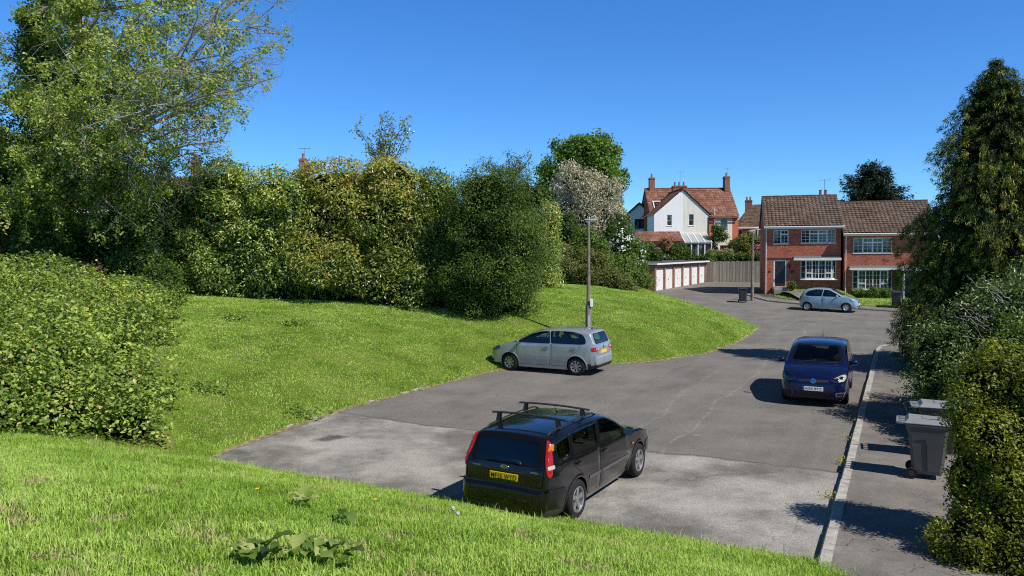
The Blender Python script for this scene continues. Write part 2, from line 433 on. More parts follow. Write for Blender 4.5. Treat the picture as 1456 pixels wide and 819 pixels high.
for i in range(len(P)-1):
    for j in range(3): F.append((i*4+j, (i+1)*4+j, (i+1)*4+j+1, i*4+j+1))
tag(mesh_np('verge', V, F, EARTH, smooth=True), kind='structure')
# ------------------------------------------------------------------ car materials
def paint(name, color, flake=.0, rough=.28, coat=1., metal=.0):
    k = N(name); b = k.bsdf(color, rough, metal, .2, coat, .04)
    f = k.noise(k.coord(), 2.2, 5, .6)
    k.link(k.ramp(f, [(.35, tuple(c*.88 for c in color)), (.65, tuple(min(1, c*1.08) for c in color))]), b.inputs['Base Color'])
    k.link(k.ramp(k.noise(k.coord(), 7, 6, .7), [(.3, (rough*.8,)*3), (.75, (min(1, rough*1.5),)*3)]), b.inputs['Roughness'])
    return k.mat
def glassmat(name, tintc, refl=.08):
    k = N(name); t = k.new('BsdfTransparent'); t.inputs[0].default_value = (*tintc, 1)
    g = k.new('BsdfGlossy'); g.inputs['Roughness'].default_value = .02
    fr = k.new('Fresnel'); fr.inputs[0].default_value = 1.5
    m = k.new('MixShader'); k.link(k.math('ADD', fr.outputs[0], refl-.04, True), m.inputs[0]); k.link(t.outputs[0], m.inputs[1]); k.link(g.outputs[0], m.inputs[2])
    k.link(m.outputs[0], k.out.inputs[0]); return k.mat
GLASS = glassmat('tinted_car_glass', (.70, .76, .73)); GLASSD = glassmat('dark_car_glass', (.16, .19, .2), .10)
RUBBER = plain('tyre_rubber', (.018, .018, .019), .85, spec=.25)
TRIM = plain('black_plastic_trim', (.022, .022, .023), .55, spec=.4)
GAP = plain('panel_gap', (.006, .006, .006), .9, spec=.1, var=0)
CABIN = plain('cabin_fabric', (.03, .03, .032), .9, spec=.15, var=.3, scale=12)
SEATG = plain('seat_fabric', (.085, .085, .09), .9, spec=.15, var=.3, scale=12)
ALLOY = plain('alloy_wheel', (.42, .42, .43), .35, .75, var=.15)
SILVERP = plain('silver_plastic', (.55, .56, .57), .35, .5)
CHROME = plain('chrome', (.75, .75, .76), .12, 1., var=0)
REDL = paint('red_lamp_lens', (.42, .012, .012), rough=.12); CLEARL = paint('clear_lamp_lens', (.50, .52, .52), rough=.1)
LAMPIN = plain('lamp_reflector', (.48, .49, .48), .45, .0)
AMBER = paint('amber_lens', (.55, .17, .02), rough=.15)
PLY = plain('yellow_plate', (.86, .56, .01), .35, var=.04); PLW = plain('white_plate', (.74, .75, .74), .35, var=.04)
PLB = plain('plate_blue_band', (.02, .08, .42), .4, var=0); INK = plain('black_lettering', (.01, .01, .01), .5, var=0)
BLUEB = plain('badge_blue', (.012, .03, .14), .2, coat=1., var=0)
WELL = plain('wheel_well', (.012, .012, .012), 1., spec=.05, var=0)
DISC = plain('brake_disc', (.10, .10, .10), .6, .6)
DISCR = plain('rusty_brake', (.16, .07, .04), .8)

def text_geo(s, size, bold=.0, sx=1., sp=1.):
    cu = bpy.data.curves.new('t', 'FONT'); cu.body = s; cu.size = size; cu.align_x = 'CENTER'; cu.align_y = 'CENTER'; cu.offset = bold; cu.space_character = sp
    o = bpy.data.objects.new('t', cu); col.objects.link(o)
    dg = bpy.context.evaluated_depsgraph_get(); me = bpy.data.meshes.new_from_object(o.evaluated_get(dg))
    V = [Vector((v.co.x*sx, v.co.y, 0)) for v in me.vertices]; F = [tuple(p.vertices) for p in me.polygons]
    bpy.data.objects.remove(o); bpy.data.curves.remove(cu); bpy.data.meshes.remove(me)
    return V, F
def frame_M(o, ex, ez):                  # local x -> ex, local y -> ez, local z -> outward
    ex = Vector(ex).normalized(); ez = Vector(ez).normalized(); n = ex.cross(ez)
    M = Matrix((ex, ez, n)).transposed().to_4x4(); M.translation = Vector(o); return M

def interp(P, t):                        # Catmull-Rom through P (n,d) at t in 0..n-1
    P = np.asarray(P, float); n = len(P); t = np.clip(t, 0, n-1-1e-9); i = t.astype(int); f = (t-i)[:, None]
    p0 = P[np.clip(i-1, 0, n-1)]; p1 = P[i]; p2 = P[np.clip(i+1, 0, n-1)]; p3 = P[np.clip(i+2, 0, n-1)]
    return .5*((2*p1)+(-p0+p2)*f+(2*p0-5*p1+4*p2-p3)*f*f+(-p0+3*p1-3*p2+p3)*f**3)
def smooth_curve(P, n=160):
    P = np.asarray(P, float); L = np.r_[0, np.cumsum(np.hypot(*(P[1:]-P[:-1]).T[:2]))]
    t = np.interp(np.linspace(0, L[-1], n), L, np.arange(len(P)))
    return interp(P, t)
def car_body(sp):
    top = smooth_curve(sp['top'], 170)
    wx = smooth_curve(sp['plan'], 400); bx = np.array(sp['bottom']); be = np.array(sp['belt'])
    rings = []
    for x, zt in top:
        w = np.interp(x, wx[::-1, 0], wx[::-1, 1]); zb = np.interp(x, bx[::-1, 0], bx[::-1, 1])
        zB = min(np.interp(x, be[::-1, 0], be[::-1, 1]), zt - .05); zb = min(zb, zt-.1); zB = max(zB, zb+.04)
        zm = zb + (zB-zb)*.55
        half = [(0, zb), (w*.45, zb), (w*.80, zb)]
        for f in np.linspace(0, 1, 14):
            z = zb + (zB-zb)*f; kx = .10 if z < zm else .03
            q = ((zm-z)/(zm-zb) if z < zm else (z-zm)/(zB-zm))
            y = w*(1-kx*q**2)
            if f == 0: y = w*.87
            half.append((y, z))
        yb = w*.97; H = zt-zB
        tum = sp.get('tumble', .30)
        hr = min(.12, .55*H); hz = zt - hr
        yR = yb - tum*(hz-zB)
        rr = min(.20, yR*.35); crown = sp.get('crown', .045)*min(1, H/.3+.35)
        for f in np.linspace(0, 1, 10)[1:]:
            half.append((yb-tum*(hz-zB)*f, zB+(hz-zB)*f))
        T = (yR-rr, zt-crown*((yR-rr)/yR)**2); C = (yR-.22*hr*1.0, zt-crown*.9)
        for f in np.linspace(0, 1, 9)[1:]:
            half.append(((1-f)**2*yR+2*f*(1-f)*C[0]+f*f*T[0], (1-f)**2*hz+2*f*(1-f)*C[1]+f*f*T[1]))
        for f in np.linspace(0, 1, 9)[1:]:
            y = T[0]*(1-f); half.append((y, zt-crown*(y/yR)**2))
        ring = [(x, y, z) for y, z in half] + [(x, -y, z) for y, z in half[-2:0:-1]]
        rings.append(ring)
    V = [p for r in rings for p in r]; n = len(rings[0]); F = []
    for i in range(len(rings)-1):
        for j in range(n): F.append((i*n+j, i*n+(j+1) % n, (i+1)*n+(j+1) % n, (i+1)*n+j))
    F.append(tuple(range(n))[::-1]); F.append(tuple((len(rings)-1)*n+j for j in range(n)))
    bm = bmesh.new(); vs = [bm.verts.new(p) for p in V]; bm.verts.ensure_lookup_table()
    for f in F: bm.faces.new([vs[i] for i in f])
    bmesh.ops.recalc_face_normals(bm, faces=bm.faces[:])
    if bm.calc_volume(signed=True) < 0: bmesh.ops.reverse_faces(bm, faces=bm.faces[:])
    return bm
def rounded(P, r, n=5):                  # round the corners of a 3D polygon
    out = []; m = len(P)
    for i in range(m):
        a, p, b = Vector(P[i-1]), Vector(P[i]), Vector(P[(i+1) % m])
        ra = min(r, (a-p).length*.45); rb = min(r, (b-p).length*.45)
        A = p+(a-p).normalized()*ra; B = p+(b-p).normalized()*rb
        for k in range(n):
            f = k/(n-1); out.append((1-f)**2*A+2*f*(1-f)*p+f*f*B)
    dens = []
    for i, p in enumerate(out):
        q = out[(i+1) % len(out)]; k = max(1, int((q-p).length/.06))
        for j in range(k): dens.append(p.lerp(q, j/k))
    return dens

class Car:
    def __init__(s, sp):
        s.sp = sp; s.root = empty(sp['name'], (*sp['loc'], sp.get('z', 0)), R(sp['yaw']), sp['label'], 'car')
        bm = car_body(sp); s.bvh = BVHTree.FromBMesh(bm); s.bm0 = bm.copy()
        s.PM = sp['paint']; me = bpy.data.meshes.new('body'); bm.to_mesh(me); bm.free()
        me.materials.append(s.PM); me.materials.append(WELL); me.materials.append(CABIN)
        s.body = link_mesh('body', me, s.root); s.wb = sp['wb']; s.tr = sp['tyre_r']
        cut = []
        R_ = s.tr+.045
        for x in (0, s.wb):
            for sd in (1, -1):
                m = MB(); M = Matrix.Translation((x, sd*.42, s.tr)) @ Matrix.Rotation(R(-90*sd), 4, 'X')
                V = []; m.lathe([(R_, 0), (R_, .8)], 40, 0, M); cut.append((m, WELL))
        for q in sp['side_windows']:
            P = rounded([(x, -1.2, z) for x, z in q['pts']], q.get('r', .06)); m = MB(); m.prism(P, (0, 2.4, 0)); cut.append((m, CABIN))
        for key, x0, dx in (('windscreen', .75, 4), ('rear_window', .78, -4)):
            P = rounded([(x0, y, z) for y, z in sp[key+'_cut']], .07); m = MB(); m.prism(P, (dx, 0, 0)); cut.append((m, CABIN))
        for m, mt in cut:
            o = m.build('cutter', mt, s.root); bmc = bmesh.new(); bmc.from_mesh(o.data); bmesh.ops.recalc_face_normals(bmc, faces=bmc.faces[:]); (bmesh.ops.reverse_faces(bmc, faces=bmc.faces[:]) if bmc.calc_volume(signed=True) < 0 else None); bmc.to_mesh(o.data); bmc.free()
            md = s.body.modifiers.new('b', 'BOOLEAN'); md.operation = 'DIFFERENCE'; md.solver = 'FAST'; md.object = o
            bpy.context.view_layer.update()
            dg = bpy.context.evaluated_depsgraph_get(); ne = bpy.data.meshes.new_from_object(s.body.evaluated_get(dg))
            s.body.modifiers.clear(); old = s.body.data; s.body.data = ne; bpy.data.meshes.remove(old)
            bpy.data.objects.remove(o)
        s.body.data.polygons.foreach_set('use_smooth', [True]*len(s.body.data.polygons)); s.body.data.set_sharp_from_angle(angle=R(35)); s.body.data.name = 'body'
        s.glass = sp.get('glass', GLASS)
    def hit(s, p, d, off=0.):
        d = Vector(d).normalized(); p = Vector(p)
        h = s.bvh.ray_cast(p-d*3, d)
        if h[0] is None:
            h = s.bvh.find_nearest(p)
        n = h[1]
        if n.dot(d) > 0: n = -n
        return h[0]+n*off, n
    def patch(s, name, pts, d, mats, off=.004, border=0., r=.05, rim=.012, parent=None, inner_off=None, mirror=False):
        m = MB()
        for sd in ((1, -1) if mirror else (1,)):
            P = rounded([(a, b*sd, c) for a, b, c in pts], r); dd = Vector((d[0], d[1]*sd, d[2])).normalized()
            s._patch(m, P, dd, off, border, rim, inner_off)
        return m.build(name, mats, parent or s.root, smooth=True, auto=40)
    def _patch(s, m, P, d, off, border, rim, inner_off):
        c = sum(P, Vector())/len(P); n = len(P); V = []; F = []; mi = []
        av = sum((p-c).length for p in P)/n
        rings = [None, 1.0] + ([1-border/av] if border else []) + [.72, .45, .2]
        io = off if inner_off is None else inner_off
        for k, q in enumerate(rings):
            for p in P:
                qq = 1.0 if q is None else q
                h, nn = s.hit(c+(p-c)*qq, d, (-rim if q is None else (off if q == 1.0 else io)))
                V.append(h)
        h, nn = s.hit(c, d, io); V.append(h)
        for k in range(len(rings)-1):
            for i in range(n):
                F.append((k*n+i, k*n+(i+1) % n, (k+1)*n+(i+1) % n, (k+1)*n+i)); mi.append(1 if (border and k < 2) else 0)
        L = (len(rings)-1)*n
        for i in range(n): F.append((L+i, L+(i+1) % n, len(V)-1)); mi.append(0)
        # orientation: outward
        A = V[F[-1][0]]; B = V[F[-1][1]]; C_ = V[F[-1][2]]
        if (B-A).cross(C_-A).dot(d) > 0: F = [f[::-1] for f in F]
        o = len(m.v); m.v += [tuple(v) for v in V]; m.f += [tuple(i+o for i in f) for f in F]; m.m += mi
    def shell(s, name, pred, off, mat, rim=.03):
        bm = s.bm0.copy(); bm.normal_update()
        kill = [f for f in bm.faces if not pred(f.calc_center_median())]
        bmesh.ops.delete(bm, geom=kill, context='FACES')
        nrm = {v: v.normal.copy() for v in bm.verts}
        ed = [e for e in bm.edges if e.is_boundary]
        for v in bm.verts: v.co += nrm[v]*off
        ex = bmesh.ops.extrude_edge_only(bm, edges=ed)
        for v in [g for g in ex['geom'] if isinstance(g, bmesh.types.BMVert)]:
            src = [e.other_vert(v) for e in v.link_edges if e.other_vert(v) in nrm]
            if src: v.co -= nrm[src[0]]*(off+rim)
        bmesh.ops.recalc_face_normals(bm, faces=bm.faces[:])
        me = bpy.data.meshes.new(name); bm.to_mesh(me); bm.free(); me.materials.append(mat)
        me.polygons.foreach_set('use_smooth', [True]*len(me.polygons)); me.set_sharp_from_angle(angle=R(45))
        return link_mesh(name, me, s.root)
    def line(s, m, pts, d, w=.008, off=.003, mi=0, sd=1):
        P = [Vector((a, b*sd, c)) for a, b, c in pts]; d = Vector((d[0], d[1]*sd, d[2])).normalized(); Q = []
        for a, b in zip(P[:-1], P[1:]):
            k = max(1, int((b-a).length/.06)); Q += [a.lerp(b, j/k) for j in range(k)]
        Q.append(P[-1]); V = []; F = []
        for i, p in enumerate(Q):
            t = (Q[min(i+1, len(Q)-1)]-Q[max(0, i-1)]).normalized(); h, n = s.hit(p, d, off); sd_ = t.cross(n).normalized()*w*.5
            V += [h+sd_, h-sd_]
        for i in range(len(Q)-1): F.append((2*i, 2*i+1, 2*i+3, 2*i+2))
        m.add(V, F, mi)
    def wheels(s, spokes, rimmat, style=0, hubr=.06):
        tr = s.tr; rr = s.sp['rim_r']; w = .19
        for x in (0, s.wb):
            for sd in (1, -1):
                e = empty('wheel', (x, sd*(s.sp['track']/2), tr)); e.parent = s.root; e.rotation_euler = (R(-90*sd), 0, 0)
                steer = s.sp.get('steer', 0) if x > 0 else 0
                if steer: e.rotation_euler = (Matrix.Rotation(R(steer), 3, 'Z') @ Matrix.Rotation(R(-90*sd), 3, 'X')).to_euler()
                m = MB(); m.lathe([(rr-.01, -w/2), (rr+.02, -w/2-.005), (tr-.025, -w/2+.005), (tr-.006, -w/2+.025), (tr, -w/4), (tr, w/4), (tr-.006, w/2-.025), (tr-.025, w/2-.005), (rr+.02, w/2+.005), (rr-.005, w/2-.008), (rr-.012, w/2-.03)], 40, cap=False)
                m.build('tyre', RUBBER, e, True, 50)
                m = MB(); m.lathe([(rr+.004, w/2-.012), (rr-.008, w/2-.002), (rr-.022, w/2-.012), (rr-.03, w/2-.06), (rr-.035, -.06)], 40, cap=False)
                m.lathe([(0, w/2-.015), (hubr*.55, w/2-.014), (hubr, w/2-.022), (hubr, w/2-.06)], 20)
                for kx in range(spokes):
                    a = 2*math.pi*kx/spokes+.2
                    M = Matrix.Rotation(a, 4, 'Z')
                    if style == 0: w0, w1 = .034, .026
                    elif style == 1: w0, w1 = .022, .030
                    else: w0, w1 = .030, .045
                    V = [(hubr*.7, -w0, w/2-.03), (hubr*.7, w0, w/2-.03), (rr-.016, w1, w/2-.018), (rr-.016, -w1, w/2-.018)]
                    m.prism([(a_, b_, c_-.03) for a_, b_, c_ in V], (0, 0, .03), 0, M)
                m.build('rim', rimmat, e, True, 30)
                m = MB(); m.lathe([(0, .02), (rr-.05, .02), (rr-.05, .0)], 24, 0, cap=False); m.build('brake_disc', s.sp.get('disc', DISC), e)
    def arches(s, w=.035, off=.010, mat=None):
        R0 = s.tr+.046; zc = s.tr
        for x in (0, s.wb):
            for sd in (1, -1):
                m = MB(); V = []; n = 28; a0, a1 = R(-22), R(202)
                for i in range(n+1):
                    a = a0+(a1-a0)*i/n; row = []
                    for rr, of in ((R0-.004, -.05), (R0-.004, off*.8), (R0+.008, off), (R0+w*.7, off*.6), (R0+w, .0)):
                        p = Vector((x+rr*math.cos(a), sd*.9, zc+rr*math.sin(a)))
                        h, nn = s.hit(p, (0, -sd, 0)); row.append(h+Vector((0, sd*of, 0)))
                    V += row
                F = [(i*5+j, i*5+j+1, (i+1)*5+j+1, (i+1)*5+j) for i in range(n) for j in range(4)]
                m.add(V, F if sd < 0 else [f[::-1] for f in F])
                m.build('arch_lip', mat or s.PM, s.root, True, 60)
    def windows(s):
        sp = s.sp
        for q in sp['side_windows']:
            for sd in (1, -1):
                P = [Vector((x, sd*.8, z)) for x, z in q['pts']]; c = sum(P, Vector())/len(P)
                P = [p+(p-c).normalized()*.022 for p in P]
                s.patch('side_window', P, (0, -sd, 0), [q.get('glass', s.glass), GAP], .003, q.get('b', .028), q.get('r', .06))
        for key, d in (('windscreen', (-1, 0, 0)), ('rear_window', (1, 0, 0))):
            P = [Vector((0, y, z)) for y, z in sp[key+'_cut']]; c = sum(P, Vector())/len(P)
            P = [p+(p-c).normalized()*.035 for p in P]
            s.patch(key, P, d, [sp.get(key+'_glass', s.glass), GAP], .003, .05, .08)
    def interior(s):
        sp = s.sp; zb = sp['sill_z']
        for x, ys in sp['seats']:
            for y in ys:
                m = MB(); M = Matrix.Translation((x, y, zb)) @ Matrix.Rotation(R(-14), 4, 'Y')
                m.box(-.07, .06, -.24, .24, -.35, .22, 0, M, bev=.05); m.box(-.05, .035, -.13, .13, .24, .42, 0, M, bev=.04)
                m.tube([(0, -.05, .18), (0, -.05, .28)], .008, 6, 0, M); m.tube([(0, .05, .18), (0, .05, .28)], .008, 6, 0, M)
                m.build('seat', SEATG, s.root, True, 40)
        x, y, z = sp['wheel_pos']; m = MB(); M = Matrix.Translation((x, y, z)) @ Matrix.Rotation(R(62), 4, 'Y')
        m.tube([(.18*math.cos(a), .18*math.sin(a), 0) for a in np.linspace(0, 2*math.pi, 25)], .014, 6, 0, M, False)
        for a in (0, 2.1, 4.2): m.tube([(0, 0, -.02), (.18*math.cos(a), .18*math.sin(a), 0)], .013, 5, 0, M)
        m.build('steering_wheel', TRIM, s.root, True)
        m = MB(); h, n = s.hit((sp['mirror_x'], 0, 3), (0, 0, -1)); m.box(h.x-.18, h.x-.15, -.11, .11, h.z-.13, h.z-.07, 0, None, .015); m.build('rear_view_mirror', TRIM, s.root, True, 40)
    def mirror_pair(s, x, z, capmat):
        for sd in (1, -1):
            h, n = s.hit((x, sd*.9, z), (0, -sd, 0)); m = MB()
            M = Matrix.Translation((h.x-.02, h.y+sd*.14, h.z+.02)) @ Matrix.Rotation(R(8*sd), 4, 'Z')
            bm = bmesh.new(); bmesh.ops.create_uvsphere(bm, u_segments=16, v_segments=10, radius=1)
            V = [M @ Vector((max(-.35, v.co.x)*.085, v.co.y*.115, v.co.z*.075)) for v in bm.verts]; bm.verts.index_update()
            m.add(V, [[v.index for v in f.verts] for f in bm.faces], 0); bm.free()
            m.tube([h-Vector((0, sd*.02, .02)), (h.x-.01, h.y+sd*.06, h.z-.015)], [.035, .03], 8, 1)
            M2 = M @ Matrix.Translation((-.032, 0, 0)); m.box(-.003, .001, -.095, .095, -.058, .058, 2, M2)
            m.build('wing_mirror', [capmat, TRIM, CHROME], s.root, True, 40)
    def handle(s, x, z, sd, mat, parent):
        h, n = s.hit((x, sd*.9, z), (0, -sd, 0)); m = MB()
        m.box(-.10, .10, -.012, .012, -.014, .014, 0, Matrix.Translation(h+n*.03), .011); m.box(-.085, -.065, -.02, .02, -.01, .01, 0, Matrix.Translation(h+n*.012)); m.box(.065, .085, -.02, .02, -.01, .01, 0, Matrix.Translation(h+n*.012))
        m.box(-.06, .06, -.002, .002, -.022, .022, 1, Matrix.Translation(h+n*.004))
        m.build('handle', [mat, GAP], parent, True, 40)
    def plate(s, text, x, z, front, mat, y=0., tilt=0, band=False):
        sx = 1 if front else -1; M = frame_M((x, y, z), (0, sx, 0), (0, 0, 1)) @ Matrix.Rotation(R(tilt), 4, 'X')
        m = MB(); m.box(-.26, .26, -.056, .056, -.02, 0, 0, M, .006)
        if band: m.box(-.258, -.215, -.053, .053, -.001, .0015, 1, M)
        p = m.build('number_plate', [mat, PLB], s.root); V, F = text_geo(text, .112, .0008, .78, 1.06)
        lo = min(v.x for v in V); hi = max(v.x for v in V); W_ = .455 if not band else .425; k_ = W_/(hi-lo); lo2 = min(v.y for v in V); hi2 = max(v.y for v in V); ky = .077/(hi2-lo2)
        off = .012 if band else 0
        V = [((v.x-(lo+hi)/2)*k_+off, (v.y-(lo2+hi2)/2)*ky, .0025) for v in V]
        m = MB().add(V, F, 0, M); m.build('lettering', INK, p)
    def vw_badge(s, o, ex, ez, r):
        M = frame_M(o, ex, ez); m = MB()
        m.lathe([(0, .002), (r*.86, .002), (r*.9, -.004)], 28, 1, M)
        m.lathe([(r*.84, .0), (r*.86, .007), (r, .007), (r*1.03, -.006)], 28, 0, M)
        def bar(a, b, w=.13):
            a = Vector(a)*r; b = Vector(b)*r; d = (b-a).normalized(); n_ = Vector((-d.y, d.x))*w*r*.5
            m.prism([(a.x+n_.x, a.y+n_.y, .001), (a.x-n_.x, a.y-n_.y, .001), (b.x-n_.x, b.y-n_.y, .001), (b.x+n_.x, b.y+n_.y, .001)], (0, 0, .006), 0, M)
        for sg in (1, -1):
            bar((sg*.30, .80), (0, .10)); bar((sg*.80, .42), (sg*.36, -.72)); bar((sg*.36, -.72), (0, -.02))
        m.build('badge', [CHROME, BLUEB], s.root)
    def doors(s, mat=None):
        for q in s.sp['doors']:
            for sd in (1, -1):
                P = [(x, sd*.85, z) for x, z in q['pts']]
                d = s.patch('door', P, (0, -sd, 0), [mat or s.PM, GAP], .0015, .009, .05, inner_off=.004, rim=.0)
                s.handle(*q['handle'], sd, q.get('hmat', s.PM), d)

# ------------------------------------------------------------------ black estate car
P_BLACK = paint('black_paint', (.006, .006, .007), rough=.22)
sp = dict(name='estate_car', loc=(.31, 12.59), yaw=59.1, wb=2.64, tyre_r=.316, rim_r=.212, track=1.535, paint=P_BLACK, steer=0, disc=DISCR,
  label='black estate car with roof bars and yellow number plate parked by the grass bank',
  top=[(3.54, .50), (3.535, .60), (3.49, .69), (3.38, .76), (3.1, .86), (2.75, .94), (2.36, 1.0), (2.1, 1.12), (1.75, 1.305), (1.45, 1.42), (1.15, 1.468), (.7, 1.487), (.2, 1.482), (-.25, 1.463), (-.58, 1.435), (-.66, 1.40), (-.735, 1.25), (-.81, 1.08), (-.855, .97), (-.885, .85), (-.90, .72), (-.915, .665), (-.95, .645), (-.963, .60), (-.966, .52)],
  plan=[(3.54, .40), (3.50, .60), (3.40, .72), (3.22, .785), (2.9, .825), (2.5, .842), (1.8, .848), (.9, .850), (0, .850), (-.4, .835), (-.62, .81), (-.78, .775), (-.86, .75), (-.92, .72), (-.95, .68), (-.967, .60)],
  bottom=[(3.54, .42), (3.48, .27), (3.3, .20), (2.6, .17), (0, .17), (-.6, .22), (-.88, .27), (-.94, .30), (-.967, .40)],
  belt=[(3.54, .56), (3.3, .70), (2.8, .86), (2.3, .945), (1.0, .985), (-.3, 1.01), (-.967, 1.03)], tumble=.27,
  side_windows=[dict(pts=[(2.03, 1.015), (1.70, 1.215), (1.35, 1.355), (1.02, 1.392), (.95, 1.03)], r=.05), dict(pts=[(.86, 1.03), (.92, 1.395), (.4, 1.40), (.02, 1.385), (-.09, 1.055)], r=.05), dict(pts=[(-.17, 1.075), (-.10, 1.378), (-.40, 1.352), (-.545, 1.31), (-.615, 1.15), (-.50, 1.09)], r=.07, glass=GLASSD)],
  windscreen_cut=[(.66, 1.06), (.55, 1.385), (-.55, 1.385), (-.66, 1.06)], rear_window_cut=[(.615, 1.00), (.575, 1.36), (-.575, 1.36), (-.615, 1.00)],
  rear_window_glass=GLASSD, glass=GLASS, sill_z=1.0, seats=[(1.02, (.36, -.36)), (.12, (.40, 0, -.40))], wheel_pos=(1.62, -.36, 1.06), mirror_x=1.5,
  doors=[dict(pts=[(2.12, .98), (2.20, .60), (2.13, .30), (.92, .27), (.87, .55), (.89, 1.0)], handle=(1.06, .88)), dict(pts=[(.86, 1.0), (.85, .30), (.44, .27), (.38, .50), (.14, .72), (-.08, .86), (-.12, 1.03)], handle=(.05, .90))])
c = Car(sp); c.windows(); c.interior(); c.doors(); c.arches(.05, .014); c.wheels(5, ALLOY, 2); c.mirror_pair(1.93, 1.02, P_BLACK)
c.patch('tailgate', [(-.8, .70, .985), (-.8, .695, .70), (-.8, -.695, .70), (-.8, -.70, .985)], (1, 0, 0), [P_BLACK, GAP], .0015, .010, .06, inner_off=.005, rim=0)
c.shell('rear_bumper', lambda p: p.x < -.46 and .36 < p.z < .655, .030, P_BLACK)
c.shell('bumper_trim', lambda p: p.x < -.46 and .20 < p.z < .36, .022, plain('grey_bumper_trim', (.05, .05, .052), .5))
c.shell('front_bumper', lambda p: p.x > 3.06 and .22 < p.z < .60, .012, P_BLACK)
for sd in (1, -1):
    d = (.80, -.60*sd, 0); q = [(-.70, .675, 1.385), (-.67, .72, 1.35), (-.71, .76, 1.16), (-.73, .78, 1.00), (-.76, .78, .88), (-.80, .745, .85), (-.82, .71, .90), (-.78, .675, 1.1)]
    t = c.patch('tail_light', [(a, b*sd, z) for a, b, z in q], d, [REDL, REDL], .014, .015, .04, inner_off=.02, rim=.01)
    c.patch('clear_lens', [(a, b*sd, z) for a, b, z in [(-.77, .69, 1.03), (-.70, .785, 1.03), (-.70, .79, .975), (-.77, .70, .975)]], d, [CLEARL, CLEARL], .022, .01, .02, rim=0, parent=t)
    c.patch('reversing_lens', [(a, b*sd, z) for a, b, z in [(-.68, .70, 1.33), (-.64, .75, 1.32), (-.68, .765, 1.23), (-.73, .70, 1.23)]], d, [AMBER, AMBER], .022, .01, .02, rim=0, parent=t)
    m = MB(); c.line(m, [(2.14, .85, .545), (.93, .85, .56)], (0, -1, 0), .055, .012, 0, sd); c.line(m, [(.87, .85, .56), (.42, .85, .57)], (0, -1, 0), .055, .012, 0, sd)
    m.build('side_moulding', plain('grey_moulding', (.09, .09, .095), .5), c.root, True)
    m = MB(); path = []
    for x in np.linspace(1.25, -.52, 14):
        h, n = c.hit((x, sd*.565, 3), (0, 0, -1)); path.append(h+n*(.035 if -.45 < x < 1.2 else .0))
    m.tube(path, .014, 8); m.build('roof_rail', TRIM, c.root, True)
for xb in (.78, -.12):
    zz = 1.605; m = MB(); n_ = 9
    pth = [(xb, y, zz+.02*(1-(y/.66)**2)) for y in np.linspace(-.68, .68, n_)]
    for a, b_ in zip(pth[:-1], pth[1:]):
        A = Vector(a); B = Vector(b_); m.prism([A+Vector((-.035, 0, 0)), A+Vector((-.02, 0, .014)), A+Vector((.02, 0, .014)), A+Vector((.035, 0, 0)), A+Vector((.02, 0, -.012)), A+Vector((-.02, 0, -.012))], B-A)
    bar = m.build('roof_bar', TRIM, c.root)
    for sd in (1, -1):
        m = MB(); h, _ = c.hit((xb, sd*.57, 3), (0, 0, -1))
        m.prism([(xb-.055, sd*.595, h.z+.015), (xb+.055, sd*.595, h.z+.015), (xb+.035, sd*.57, zz), (xb-.035, sd*.57, zz)], (0, -.05*sd, 0)); m.build('foot', TRIM, bar)
m = MB(); h0, _ = c.hit((0, .30, 1.03), (1, 0, 0), .02); h1, _ = c.hit((0, -.22, 1.045), (1, 0, 0), .02)
h2, _ = c.hit((0, -.28, 1.02), (1, 0, 0), .02); m.tube([h2, h1, h0], [.012, .010, .006], 6); m.lathe([(.03, 0), (.025, .03), (0, .035)], 12, 0, Matrix.Translation(h2) @ Matrix.Rotation(R(-90), 4, 'Y')); m.build('rear_wiper', TRIM, c.root, True)
h, n = c.hit((-1, 0, .845), (1, 0, 0)); c.plate('MF55 WYD', h.x-.012, .80, False, PLY, tilt=-4)
m = MB(); h, _ = c.hit((0, 0, .89), (1, 0, 0)); m.box(h.x-.012, h.x+.03, -.36, .36, .868, .895, 0, None, .008); m.build('tailgate_grip', TRIM, c.root, True, 40)
h, n = c.hit((0, 0, .945), (1, 0, 0)); M = frame_M(h+n*.006, (0, -1, 0), (0, 0, 1)); m = MB()
Ms = M @ Matrix.Diagonal((1, .42, 1, 1)); m.lathe([(0, .004), (.06, .004), (.066, .0)], 32, 1, Ms); m.lathe([(.060, .004), (.063, .008), (.072, .007), (.075, -.006)], 32, 0, Ms)
bd = m.build('badge', [CHROME, BLUEB], c.root); V, F = text_geo('Ford', .055, .001, 1.); MB().add([(v.x, v.y*.9, .0062) for v in V], F, 0, M @ Matrix.Rotation(R(0), 4, 'Z')).build('lettering', CHROME, bd)
for txt, y in (('FOCUS', .52), ('ZETEC', -.53)):
    h, n = c.hit((0, y, .915), (1, 0, 0)); V, F = text_geo(txt, .034, .0008, 1.3, 1.1); MB().add([(v.x, v.y, .0) for v in V], F, 0, frame_M(h+n*.009, (0, -1, 0), (0, 0, 1))).build('lettering', SILVERP, c.root)
h, _ = c.hit((.9, 0, 3), (0, 0, -1)); m = MB(); m.tube([h, h+Vector((-.13, 0, .17))], [.006, .003], 6); m.lathe([(.025, 0), (.012, .03)], 10, 0, Matrix.Translation(h)); m.build('aerial', TRIM, c.root, True)
for sd in (1, -1):
    c.patch('headlight', [(3.3, .46*sd, .70), (3.2, .70*sd, .78), (3.2, .76*sd, .66), (3.3, .50*sd, .60)], (-.8, -.6*sd, 0), [CLEARL, TRIM], .006, .012, .03)
    h, n = c.hit((2.33, .85*sd, .72), (0, -sd, 0), .01); MB().box(-.04, .04, -.006, .006, -.018, .018, 0, Matrix.Translation(h), .005).build('side_repeater', AMBER, c.root)
